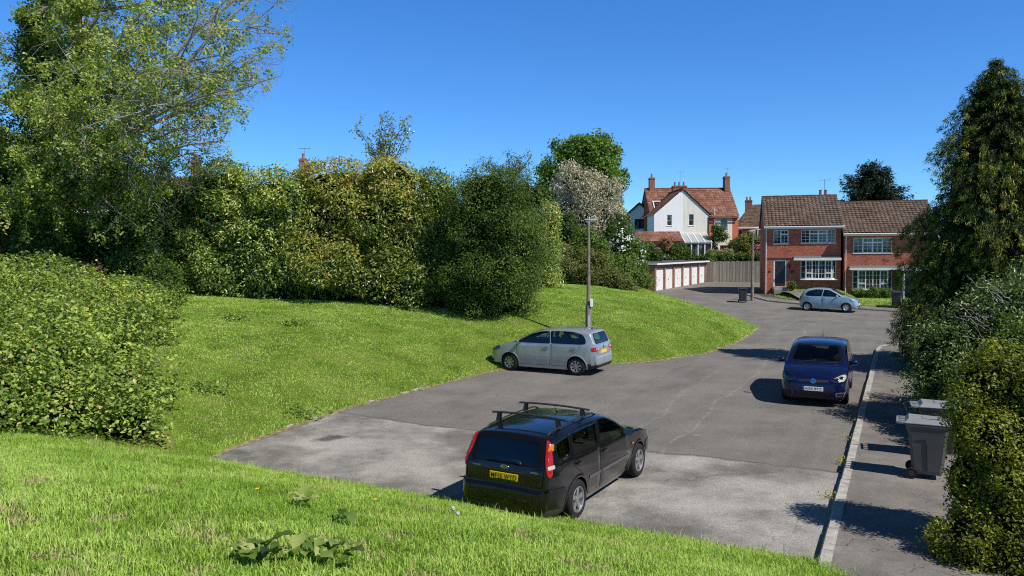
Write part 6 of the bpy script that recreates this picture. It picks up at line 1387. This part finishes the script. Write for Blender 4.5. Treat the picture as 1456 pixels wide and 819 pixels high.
hw = lump('hawthorn_bush', 'hawthorn with white blossom at the left end of the garages', 'shrub', hs, MIDG, 1700, 8, .2, .17, .10, 93, tbase=.5, rough=.25, stems=2)
with_blossom(hw, [(*W(u, v, D_)[:], a, b_, c_) for (u, v, D_, a, b_, c_) in hs], 190, 94)
lump('green_shrub', 'bright mid green shrub below the hawthorn, in front of the garages', 'shrub', [(850, 370, 55, 1.4, 1.2, 1.5), (878, 385, 55.5, 1.5, 1.2, 1.3), (830, 350, 55.5, 1.2, 1.2, 1.4), (905, 398, 57, 1.0, 1.0, .8)], MIDG, 2300, 8, .2, .16, .10, 95, tbase=.5, rough=.22, stems=2)
lump('green_shrub', 'dark shrub under the brown blossom tree, left of the lamp post', 'shrub', [(800, 330, 54, 1.2, 1.2, 1.5), (805, 365, 54, 1.3, 1.2, 1.2)], DARKG, 1300, 8, .2, .17, .09, 96, tbase=.35, stems=1)
lump('low_bramble', 'low olive brown bramble bank behind the lamp post', 'bramble', [(800, 385, 51, 1.6, 1.2, .9), (830, 390, 50.5, 1.7, 1.2, .8), (862, 398, 50, 1.4, 1.1, .7), (790, 360, 52, 1.3, 1.2, 1.1), (845, 372, 52, 1.4, 1.2, .8), (885, 404, 51, 1.0, 1., .5)], OLIVE, 2000, 8, .17, .13, .08, 97, tbase=.5, stems=0)
lump('green_shrub', 'rounded shrub hiding the left corner of the garage block', 'shrub', [(905, 390, 62, 1.0, 1.1, 1.2), (885, 372, 61, 1.1, 1.1, 1.3), (918, 402, 63, .65, .8, .6)], MIDG, 1200, 8, .19, .17, .1, 98, tbase=.45, stems=1)

# ---- gardens behind the garages and fence
lump('garden_hedge', 'clipped green hedge along the top of the board fence', 'hedge', [(1010+i*11, 368+ (i % 2), 81.4-i*.3, .75, .5, .62) for i in range(8)], MIDG, 1000, 7, .13, .2, .12, 101, tbase=.55, core=.85, stems=0)
lump('garden_hedge', 'clipped hedge behind the garage roof', 'hedge', [(930+i*11, 371, 84, .8, .5, .6) for i in range(7)], MIDG, 700, 7, .13, .2, .12, 102, tbase=.4, stems=0)
lump('garden_shrub', 'dark rounded evergreen left of the white window frames of the conservatory', 'shrub', [(965, 357, 84.5, 1.0, .8, .9), (950, 352, 84.8, .8, .7, .9), (975, 360, 84.5, .8, .7, .6)], MIDG, 600, 7, .16, .2, .12, 103, tbase=.5, stems=1)
lump('garden_shrub', 'orange tinted shrub in front of the lean-to roof', 'shrub', [(946, 346, 83.5, .8, .6, .55)], leafmat('orange_leaves', [(0, (.2, .10, .05)), (.5, (.42, .24, .12)), (1, (.55, .40, .25))], .3), 260, 7, .14, .2, .12, 104, stems=1)
lump('garden_tree', 'dark small tree at the left end of the garage roof', 'tree', [(922, 356, 80, .8, .8, 1.0), (930, 365, 80, .9, .8, .8)], DARKG, 700, 7, .18, .2, .1, 105, tbase=.4, stems=1)
lump('climbing_ivy', 'ivy climbing the right of the cream gable beside the red wall', 'climber', [(1019, 326, 86.5, .8, .5, .6), (1024, 336, 86.3, .9, .5, .7), (1012, 348, 86.5, .5, .5, 1.0), (1015, 360, 86.5, .5, .5, .9)], MIDG, 650, 7, .15, .2, .12, 106, tbase=.45, stems=1)
lump('garden_shrub', 'straggly yellow green shrub behind the fence, below the distant bay window', 'shrub', [(1056, 350, 86, .9, .8, 1.2), (1064, 338, 87, .7, .7, .8), (1074, 350, 86, 1.0, .8, 1.1), (1080, 348, 87, .7, .7, .9)], OLIVE, 900, 7, .2, .2, .1, 107, tbase=.5, rough=.3, stems=2)
lump('garden_tree', 'low green tree at the foot of the red end wall', 'tree', [(1052, 348, 92, 1.2, 1.0, 1.2), (1044, 356, 92, 1.0, 1., 1.)], MIDG, 500, 8, .22, .25, .15, 113, tbase=.45, stems=1)
lump('pink_shrub', 'small pink blossoming shrub by the edge of the left brick house', 'shrub', [(1079, 357, 83, .75, .5, .55), (1073, 361, 83, .5, .4, .4)], PINKB, 330, 7, .13, .17, .12, 108, stems=1)
lump('garden_shrub', 'pale flowering bush between the conservatory and the fence', 'shrub', [(1012, 360, 83, .5, .4, .4), (1024, 362, 83, .6, .4, .4), (1036, 360, 83.5, .6, .5, .5)], leafmat('cream_flowers', [(0, (.10, .12, .03)), (.5, (.30, .26, .10)), (1, (.6, .5, .35))], .3), 330, 7, .13, .17, .11, 109, stems=1)
def at_house(hobj, x, y, z): return hobj.matrix_basis @ Vector((x, y, z))
def hb(h, L_): return [(*at_house(h, x, y, z)[:], a, b_, c_) for (x, y, z, a, b_, c_) in L_]
bpy.context.view_layer.update()
bl = hb(h2, [(1.0, -1.1, .35, .5, .4, .38), (1.9, -1.2, .42, .6, .45, .45), (2.8, -1.15, .36, .5, .4, .35)]); shrub('front_garden_shrub', 'green shrubs under the bow window of the lower brick house', 'shrub', bl, (*bl[1][:2], 0), MIDG, 600, 7, .1, .12, .07, 110, stems=1, tbase=.55)
bl = hb(h2, [(3.9, -.5, 1.7, .28, .25, .45), (3.75, -.5, 1.2, .2, .2, .5), (4.2, -.6, 2.1, .35, .25, .25)]); shrub('climbing_plant', 'climbing plant beside the white porch canopy', 'climber', bl, (*bl[1][:2], 0), MIDG, 260, 7, .09, .11, .07, 111, stems=1, tbase=.55)
bl = hb(h1, [(1.95, -.7, .25, .35, .3, .3)]); shrub('front_garden_shrub', 'small rounded shrub right of the dark front door', 'shrub', bl, (*bl[0][:2], 0), MIDG, 160, 7, .08, .12, .07, 112, stems=1, tbase=.5)

# ---- conifers
def conifer(name, label, base, H, rb_, mat, seed, nlev, perl, spray, droop, tipgold, trunkr=.25, pw=.8, leafw=.035, leafl=.20, per=13):
    base = Vector(base); r = empty(name, base, 0, label, 'tree'); rd = random.Random(seed); rg = np.random.default_rng(seed); m = MB(); m.tube([(0, 0, -.3), (0, 0, H*.5), (0, 0, H*.97)], [trunkr, trunkr*.6, .03], 8); m.build('trunk', BARK, r)
    Pc = []; Dc = []; Tc = []; camd = unit((CAMP-np.array(base))[None])[0]; bmh = MB()
    for i in range(nlev):
        f = i/(nlev-1); z = H*(.015+.98*f); R_ = rb_*(1-f)**pw*(1+.0*f)+.12
        for j in range(max(4, int(perl*(1-f*.7)))):
            a = rd.uniform(0, 6.283); br = R_*rd.uniform(.72, 1.14)*(1+.16*math.sin(a*3+z*1.3)+.10*math.sin(z*2.1+a))
            if math.cos(a)*camd[0]+math.sin(a)*camd[1] < -.35 and rd.random() < .6: continue
            n = max(3, int(br/.17))
            for q in range(n):
                g = (q+rd.random())/n
                if g < .3 and rd.random() < .7: continue
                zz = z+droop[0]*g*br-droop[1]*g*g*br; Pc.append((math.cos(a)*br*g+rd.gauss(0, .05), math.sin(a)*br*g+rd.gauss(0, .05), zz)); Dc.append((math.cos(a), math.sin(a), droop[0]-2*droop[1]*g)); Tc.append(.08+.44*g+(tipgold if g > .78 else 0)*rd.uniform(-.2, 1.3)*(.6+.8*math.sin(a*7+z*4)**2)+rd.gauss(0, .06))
    Pc = np.array(Pc); Dc = unit(np.array(Dc)); Tc = np.array(Tc); keep = Pc[:, 2] > .1; Pc, Dc, Tc = Pc[keep], Dc[keep], Tc[keep]
    ci = np.repeat(np.arange(len(Pc)), per); n = len(ci); P = Pc[ci]+rg.normal(size=(n, 3))*spray; ax = Dc[ci]+rg.normal(size=(n, 3))*.45+np.array([0, 0, -.35])
    nr = unit(rg.normal(size=(n, 3))*.7+np.array([0, 0, .8])+Dc[ci]*.4); V, F = leaf_quads(P, nr, leafl*rg.uniform(.6, 1.3, n), leafw*rg.uniform(.7, 1.3, n), rg, ax)
    t = np.clip(Tc[ci]+rg.normal(0, .08, n), 0, 1); mi = np.zeros(n, int)
    k_ = 20; cv = []; cf = []; zs_ = np.linspace(.2, H*.93, 16)  # dark inner cone, painting in the shade behind the sprays
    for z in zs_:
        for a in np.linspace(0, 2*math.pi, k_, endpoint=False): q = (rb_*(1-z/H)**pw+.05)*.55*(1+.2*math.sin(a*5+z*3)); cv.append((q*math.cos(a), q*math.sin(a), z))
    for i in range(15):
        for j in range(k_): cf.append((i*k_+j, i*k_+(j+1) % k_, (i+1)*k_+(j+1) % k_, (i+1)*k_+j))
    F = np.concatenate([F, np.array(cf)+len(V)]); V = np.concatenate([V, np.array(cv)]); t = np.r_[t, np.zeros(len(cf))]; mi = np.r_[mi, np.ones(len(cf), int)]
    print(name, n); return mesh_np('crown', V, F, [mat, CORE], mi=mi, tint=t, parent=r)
cb = W(1408, 470, 26.5); cb.z = .1; ct_ = W(1396, 88, 26.5)
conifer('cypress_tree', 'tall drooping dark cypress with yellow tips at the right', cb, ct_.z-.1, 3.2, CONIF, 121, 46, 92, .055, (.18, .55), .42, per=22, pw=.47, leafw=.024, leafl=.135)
db = W(1238, 353, 82); db.z = 2.; dt = W(1236, 233, 82)
conifer('pine_tree', 'dark conifer standing behind the ridge of the brick houses', db, dt.z-2., 4.6, CONIFD, 122, 34, 26, .2, (.42, .15), .0, per=9, pw=.5, leafw=.11, leafl=.45)

# ---- shrubs on the right
rs = random.Random(51)
def right_shrub(label, name, spec, mat, ncl, per, spread, L, Wd, seed, **kw): return lump(name, label, 'shrub', spec, mat, ncl, per, spread, L, Wd, seed, **kw)
right_shrub('silvery leaved shrub with pale bare branches in front of the cypress', 'silver_shrub', [(1345, 505, 18.5, 1.0, 1.0, .9), (1385, 470, 18.8, 1.1, 1.1, 1.0), (1440, 450, 18.5, 1.1, 1.1, 1.0), (1335, 540, 18, .75, .8, .7), (1400, 530, 18, 1.2, 1.0, 1.2), (1475, 500, 18, 1.3, 1.2, 1.5), (1365, 560, 17.6, .8, .8, .8), (1500, 430, 19, 1.3, 1.2, 1.2), (1350, 575, 17.8, .9, .7, .9)], BIRCH, 3800, 9, .13, .085, .042, 131, tbase=.5, rough=.22, stems=3, rmax=1.1)
m = MB(); b0 = W(1420, 560, 18.6)
r_ = bpy.data.objects['silver_shrub']
for i in range(26):
    u0, v0 = rs.uniform(1380, 1470), rs.uniform(440, 520); u1 = u0+rs.uniform(-55, 40); v1 = v0-rs.uniform(12, 55); a = W(u0, v0, 18.2)-r_.location; e = W(u1, v1, 17.6)-r_.location
    P = [a.lerp(e, t_/6)+Vector((rs.gauss(0, .04), rs.gauss(0, .04), .16*math.sin(t_/6*3.1)*rs.uniform(0, 1.2))) for t_ in range(7)]; m.tube(P, [.013, .012, .011, .009, .007, .006, .004], 5)
m.build('bare_branches', PALEBARK, r_)
right_shrub('bright yellow green shrub overhanging the pavement at the right edge', 'berberis_shrub', [(1415, 545, 10.9, .66, .55, .52), (1430, 620, 10.6, .74, .65, .72), (1388, 605, 10.9, .48, .5, .48), (1382, 685, 10.8, .46, .5, .62), (1445, 720, 10.3, .66, .65, .68), (1385, 765, 10.2, .52, .5, .55), (1450, 800, 9.9, .66, .6, .68), (1490, 560, 10.6, .7, .6, .7), (1500, 680, 10.3, .8, .7, 1.0), (1392, 812, 10.0, .42, .5, .42), (1500, 800, 9.8, .75, .7, .75)], YELG, 4300, 11, .065, .055, .028, 132, tbase=.36, rough=.26, stems=3, rmax=1.13, core=.82)
right_shrub('dark leaved shrub behind the wheelie bins', 'dark_shrub', [(1400, 590, 15.8, .9, .8, .9), (1375, 620, 15.8, .55, .6, .9), (1430, 640, 15.5, .9, .8, 1.2), (1420, 560, 16.4, 1.0, .9, .9), (1450, 510, 16.2, .9, .8, .9)], DARKG, 1700, 9, .11, .085, .05, 133, tbase=.5, rough=.22, stems=2)

# ---- garden hedge running behind the right-hand shrubs
hbl = [(12.6+i*1.05, 12.2+i*2.1, 1.1+.25*(i % 2), 1.2, 1.5, 1.5+.2*(i % 3)) for i in range(10)]
shrub('garden_hedge', 'loose green garden hedge behind the shrubs on the right of the pavement', 'hedge', hbl, (17, 21, 0), MIDG, 2600, 9, .2, .13, .08, 141, tbase=.5, rough=.22, stems=3)
# ------------------------------------------------------------------ grass
GRASS = leafmat('grass_blades', [(0, (.06, .12, .012)), (.3, (.19, .33, .032)), (.6, (.38, .57, .088)), (.85, (.60, .74, .20)), (.93, (.58, .50, .25)), (1, (.60, .47, .27))], .32, .5, .25)
def in_bramble(x, y):
    m = np.zeros(len(x), bool)
    for b in BL: m |= ((x-b[0])/(b[3]*.92))**2+((y-b[1])/(b[4]*.92))**2 < 1
    return m
def blades(name, x, y, h, w, lean, seed, tint, label=None):
    rg = np.random.default_rng(seed); n = len(x); z = terrain(x, y)-.01; a = rg.uniform(0, 2*math.pi, n); wx, wy = np.cos(a)*w*.5, np.sin(a)*w*.5
    la = rg.uniform(0, 2*math.pi, n); lr = np.abs(rg.normal(0, lean, n))+.05; lx, ly = np.cos(la)*lr*h, np.sin(la)*lr*h
    V = np.empty((n, 6, 3)); 
    V[:, 0] = np.stack([x-wx, y-wy, z], -1); V[:, 1] = np.stack([x+wx, y+wy, z], -1)
    V[:, 2] = np.stack([x+wx*.85+lx*.35, y+wy*.85+ly*.35, z+h*.6], -1); V[:, 3] = np.stack([x-wx*.85+lx*.35, y-wy*.85+ly*.35, z+h*.6], -1)
    zt = z+h*np.clip(1.02-.30*lr, .35, 1)
    V[:, 4] = np.stack([x+wx*.12+lx, y+wy*.12+ly, zt], -1); V[:, 5] = np.stack([x-wx*.12+lx, y-wy*.12+ly, zt], -1)
    i = np.arange(n)[:, None]*6; F = np.concatenate([i+np.array([[0, 1, 2, 3]]), i+np.array([[3, 2, 4, 5]])])
    return tag(mesh_np(name, V.reshape(-1, 3), F, GRASS, tint=np.tile(tint, 2)), label, 'grass' if label else None, kind='stuff')
def lb_side(x, y):
    q = inside(x, y, _poly); d = seg_dist(x, y, LBx); return np.where(q, -d, d)
def grass_tint(x, y, rg, base):
    t = base+(fbm(x*.9, y*.9, 41)-.5)*.55+(fbm(x*3.5, y*3.5, 43)-.5)*.35+rg.normal(0, .13, len(x)); t = np.clip(t, 0, .84)
    dead = fbm(x*1.7+9, y*1.7, 47) > .70; r = rg.random(len(x)); t = np.where(dead & (r < .5), rg.uniform(.86, 1, len(x)), t); return np.where(r < .035, rg.uniform(.86, 1, len(x)), t)
rg = np.random.default_rng(77)
def on_bank0(u, v):
    for D in np.arange(4.2, 17, .04):
        q = W(u, v, D)
        if q.z < zl(q.x, q.y): return q
    return q
# near bank
n = 720000; x = rg.uniform(-17, 7, n); y = rg.uniform(4, 17, n); s = FOOT-(FN.x*x+FN.y*y); lb = lb_side(x, y)
ok = ((s > -.06) & (lb < 18)) | (lb > -.03); ok &= ~((s < -.06) & (lb < -.03)); z = terrain(x, y); v = (CAM_H-z)/y
ok &= (np.abs(x) < .70*y+.4+3.0*(rg.random(n) < .5)) & (v < .66) & (y < 16.5) & ~in_bramble(x, y) & ((s > -.06) | (y < 16.5))
kx = (x-K0.x)*KN.x+(y-K0.y)*KN.y; ok &= ~((kx > -.1) & (s < .1)) & (kx < .85); ok &= rg.random(n) < np.clip(.45+.9*fbm(x*2.2, y*2.2, 45), 0, 1)
x, y, s = x[ok], y[ok], s[ok]
tanspots = [on_bank0(u, v) for u, v in ((147, 740), (138, 742), (55, 684), (48, 690), (24, 642), (32, 742), (170, 738), (285, 765), (300, 762), (255, 690), (215, 697), (560, 762), (556, 770), (288, 815), (330, 640), (700, 748), (745, 760), (80, 795))]
tan = np.zeros(len(x), bool)
for i, p in enumerate(tanspots): tan |= ((x-p.x)/(.10+.05*(i % 3)))**2+((y-p.y)/.22)**2 < rg.uniform(.2, 1.2, len(x))
cl = fbm(x*2.4, y*2.4, 51); h = rg.uniform(.035, .075, len(x))*(.7+1.1*cl)*np.where((s < .35), 1.35, 1.)
tall = rg.random(len(x)) < .03; h = np.where(tall, h*2.1, h)*.88; print('near grass', len(x))
gt = grass_tint(x, y, rg, .60); gt = np.where(tan & (rg.random(len(x)) < .8), rg.uniform(.88, 1, len(x)), gt)
blades('grass', x, y, np.where(tan, h*.75, h), rg.uniform(.006, .011, len(x)), .5, 1, gt)
# slope up to the hedge
n = 900000; x = rg.uniform(-16, 15, n); y = 14+(64-14)*rg.random(n)**1.35; lb = lb_side(x, y); s = FOOT-(FN.x*x+FN.y*y)
ok = (lb > -.04) & (s < 0) & ~in_bramble(x, y) & (y > 15.5) & (lb < 17) & ((y < 36) | (x > 1)) & (np.abs(x) < .7*y) & (y < 52+lb)
x, y, lb = x[ok], y[ok], lb[ok]; cl = fbm(x*1.6, y*1.6, 52); far = np.clip((y-14)/40, 0, 1)
h = rg.uniform(.03, .055, len(x))*(.8+.6*cl)*np.where(lb < .25, 1.5, 1.); print('slope grass', len(x))
blades('grass', x, y, h, rg.uniform(.009, .016, len(x))*(1+1.9*far), .5, 2, grass_tint(x, y, rg, .58))
# lawns before the houses, with daisies
n = 60000; x = rg.uniform(18, 36, n); y = rg.uniform(42, 66, n); ok = inside(x, y, HOUSE_SIDE) & (seg_dist(x, y, K2) > 1.4); ql = (x-hl.x)*HN.x+(y-hl.y)*HN.y; ok &= ql < -.3
pp = (x-pa[3].x)*(pa[0]-pa[3]).normalized().y-(y-pa[3].y)*(pa[0]-pa[3]).normalized().x; ok &= ~((pp > -.0) & (pp < 1.35)); x, y = x[ok], y[ok]
t = np.clip(.72+(fbm(x*.7, y*.7, 61)-.5)*.6+rg.normal(0, .15, len(x)), 0, 1); blades('grass', x, y, rg.uniform(.05, .10, len(x)), rg.uniform(.03, .055, len(x)), .5, 3, t)

# ---- weeds
DOCK = leafmat('dock_leaves', [(0, (.04, .08, .014)), (.5, (.15, .25, .045)), (.8, (.30, .40, .09)), (1, (.46, .52, .18))], .3, .35, .5)
def dock(u, v, n, L, label, seed, tb=.5):
    rd = random.Random(seed); p = None
    for D in np.arange(4.2, 16, .05):                       # where the view ray meets the bank
        q = W(u, v, D)
        if q.z < zl(q.x, q.y): p = q; break
    p.z = zl(p.x, p.y); r = empty('dock_plant', p, 0, label, 'weed', 'broad leaved docks in the near grass'); V = []; F = []; T = []
    for i in range(n):
        a = rd.uniform(0, 6.28); l = L*rd.uniform(.6, 1.2); w = l*rd.uniform(.40, .55); o = Vector((rd.gauss(0, .11), rd.gauss(0, .09), .02)); d = Vector((math.cos(a), math.sin(a), 0)); sd = Vector((-d.y, d.x, 0)); up = rd.uniform(.25, 1.0); b0 = len(V); tt = min(1, max(0, rd.gauss(tb, .25)))
        for k_ in range(7):
            f = k_/6; wd = w*(math.sin(math.pi*min(1, f*.9+.08))**.75)*.5; c_ = o+d*(l*f*(.9-.15*up))+Vector((0, 0, l*up*(f-.62*f*f)+.05)); wav = .012*math.sin(k_*2.3+i)
            V += [c_-sd*wd+Vector((0, 0, wd*.35+wav)), c_+Vector((0, 0, 0)), c_+sd*wd+Vector((0, 0, wd*.35-wav))]
        for k_ in range(6):
            for q in (0, 1): F.append((b0+k_*3+q, b0+k_*3+q+1, b0+k_*3+q+4, b0+k_*3+q+3)); T.append(tt)
    mesh_np('leaves', np.array([q[:] for q in V]), np.array(F), DOCK, smooth=True, tint=np.array(T), parent=r)
dock(378, 800, 20, .23, 'dark leaved dock at the bottom of the picture, left of the pale leaved one', 3, .35)
dock(455, 797, 22, .23, 'dock with paler leaves at the bottom of the picture, right of the dark one', 4, .6)
dock(428, 722, 8, .25, 'pale dock half way up the near bank with two folded leaves', 5, .9)
dock(487, 748, 7, .20, 'small dock right of the pale folded one on the near bank', 6, .5)
def on_bank(u, v):
    for D in np.arange(4.2, 17, .04):
        q = W(u, v, D)
        if q.z < zl(q.x, q.y): q.z = zl(q.x, q.y); return q
YEL = plain('dandelion_yellow', (.80, .55, .01), .7); FLUFF = plain('dandelion_clock', (.62, .60, .55), .95); STEM = plain('flower_stem', (.16, .24, .06), .7)
def flower(u, v, kind, label):
    p = on_bank(u, v); r = empty('dandelion', p-Vector((0, 0, .0)), 0, label, 'flower', 'dandelions in the near grass'); h = .10 if kind else .16; MB().tube([(0, 0, -.02), (.01, 0, h*.5), (0, .01, h)], .003, 5).build('stem', STEM, r); m = MB()
    if kind:
        for k_ in range(16): a = k_*.393; m.prism([(0, 0, h), (.024*math.cos(a-.18), .024*math.sin(a-.18), h+.006), (.026*math.cos(a), .026*math.sin(a), h+.005), (.024*math.cos(a+.18), .024*math.sin(a+.18), h+.006)], (0, 0, .003))
        m.build('flower_head', YEL, r)
    else:
        rd = random.Random(int(u))
        for k_ in range(70):
            d = Vector((rd.gauss(0, 1), rd.gauss(0, 1), rd.gauss(0, 1))).normalized(); c_ = Vector((0, .01, h+.02)); m.tube([c_, c_+d*.024], .0012, 3); s = d.orthogonal().normalized()*.007; s2 = d.cross(s); e = c_+d*.025; m.quad(e-s, e-s2, e+s, e+s2)
        m.build('seed_head', FLUFF, r)
flower(366, 706, 1, 'yellow dandelion on the near bank, left of the pale dock'); flower(534, 722, 1, 'yellow dandelion on the crest of the near bank'); flower(644, 745, 0, 'dandelion seed head behind the black car, left of its twin'); flower(651, 754, 0, 'dandelion seed head behind the black car, the right of the two')
for i, (u, v, lab) in enumerate([(332, 455, 'dark weed clump on the grass slope below the hedge, leftmost of three'), (418, 462, 'dark weed clump on the grass slope, right of the leftmost'), (292, 556, 'flat weed patch low on the grass slope by the bramble'), (428, 592, 'leafy weed at the tarmac edge of the grass slope')]):
    p = None
    for D in np.arange(14, 45, .05):
        q = W(u, v, D)
        if q.z < zl(q.x, q.y): p = q; break
    if p is None: continue
    p.z = zl(p.x, p.y); r = empty('weed_clump', p, 0, lab, 'weed', 'weed clumps on the grass slope'); rg = np.random.default_rng(300+i); n = 130; P = rg.normal(size=(n, 3))*np.array([.32, .22, .05])+np.array([0, 0, .11]); V, F = leaf_quads(P, unit(rg.normal(size=(n, 3))*.6+[0, 0, .9]), .13*rg.uniform(.6, 1.2, n), .07, rg); mesh_np('leaves', V, F, DOCK, tint=np.clip(rg.normal(.62, .15, n), 0, 1), parent=r)
# small weeds in the kerb joint
def kerb_weed(t, label, seed, sz, side=-.02):
    p = K0+KD*t+KN*side; r = empty('kerb_weed', (p.x, p.y, .02), 0, label, 'weed', 'weeds growing along the kerb'); rg = np.random.default_rng(seed); n = 60; P = rg.normal(size=(n, 3))*np.array([sz, sz*1.4, sz*.3])+np.array([0, 0, sz*.45]); V, F = leaf_quads(P, unit(rg.normal(size=(n, 3))*.6+[0, 0, .9]), .05, .028, rg); mesh_np('leaves', V, F, YELG, tint=rg.uniform(.3, .9, n), parent=r)
for i, (t, sz, lab) in enumerate([(10.6, .13, 'yellowish weed on the kerb nearest the blue car'), (9.6, .11, 'small yellowish weed on the kerb, second from the blue car'), (7.7, .07, 'low weed in the gutter beside the paler tarmac seam'), (5.6, .09, 'weed in the gutter level with the nearest wheelie bin'), (3.2, .07, 'weed in the gutter near the bottom of the picture')]): kerb_weed(t, lab, 200+i, sz, -.05)
# ------------------------------------------------------------------ camera, sun and sky
cam = bpy.data.cameras.new('camera'); co = bpy.data.objects.new('camera', cam); col.objects.link(co)
cam.sensor_width = 36; cam.lens = FPX/1456*36; cam.clip_end = 5000; cam.clip_start = .1
co.matrix_world = Matrix(((_cr, _sr, 0, 0), (-_sr*_s, _cr*_s, -_c, 0), (-_sr*_c, _cr*_c, _s, CAM_H), (0, 0, 0, 1)))
scn.camera = co
SUN_EL = R(47.5); SX, SY = .78, -.625
sun = bpy.data.lights.new('sun', 'SUN'); sun.energy = 5.0; sun.angle = R(.53); sun.color = (1., .95, .87)
so = bpy.data.objects.new('sun', sun); col.objects.link(so)
sd_ = Vector((SX, SY, 0)).normalized()*math.cos(SUN_EL) + Vector((0, 0, math.sin(SUN_EL)))
so.rotation_euler = (-sd_).to_track_quat('-Z', 'Y').to_euler()
w = bpy.data.worlds.new('World'); scn.world = w; w.use_nodes = True; nt = w.node_tree
sky = nt.nodes.new('ShaderNodeTexSky'); sky.sky_type = 'NISHITA'; sky.sun_disc = False; sky.sun_elevation = SUN_EL
sky.sun_rotation = math.atan2(SX, SY); sky.air_density = 1.0; sky.dust_density = 0; sky.ozone_density = 8.0; sky.altitude = 3000
bg = nt.nodes['Background']; bg.inputs[1].default_value = .10
mx = nt.nodes.new('ShaderNodeMix'); mx.data_type = 'RGBA'; mx.blend_type = 'MULTIPLY'; mx.inputs[0].default_value = 1
tc = nt.nodes.new('ShaderNodeTexCoord'); sp_ = nt.nodes.new('ShaderNodeSeparateXYZ'); nt.links.new(tc.outputs['Generated'], sp_.inputs[0])
rp = nt.nodes.new('ShaderNodeValToRGB'); e = rp.color_ramp.elements      # clear deep blue air, darker towards the zenith
e.new(.1); e[0].position = .07; e[0].color = (1.02, 1.46, 1.62, 1); e[1].position = .30; e[1].color = (.80, 1.52, 1.95, 1); e[2].position = .70; e[2].color = (.34, .46, .48, 1)
nt.links.new(sp_.outputs[2], rp.inputs[0]); nt.links.new(sky.outputs[0], mx.inputs[6]); nt.links.new(rp.outputs[0], mx.inputs[7]); nt.links.new(mx.outputs[2], bg.inputs[0])
scn.view_settings.view_transform = 'Standard'; scn.view_settings.look = 'None'; scn.view_settings.exposure = 0; scn.view_settings.gamma = 1
scn.render.engine = 'CYCLES'; scn.cycles.max_bounces = 6; scn.cycles.transparent_max_bounces = 12; scn.cycles.use_denoising = False; scn.cycles.filter_width = 1.1
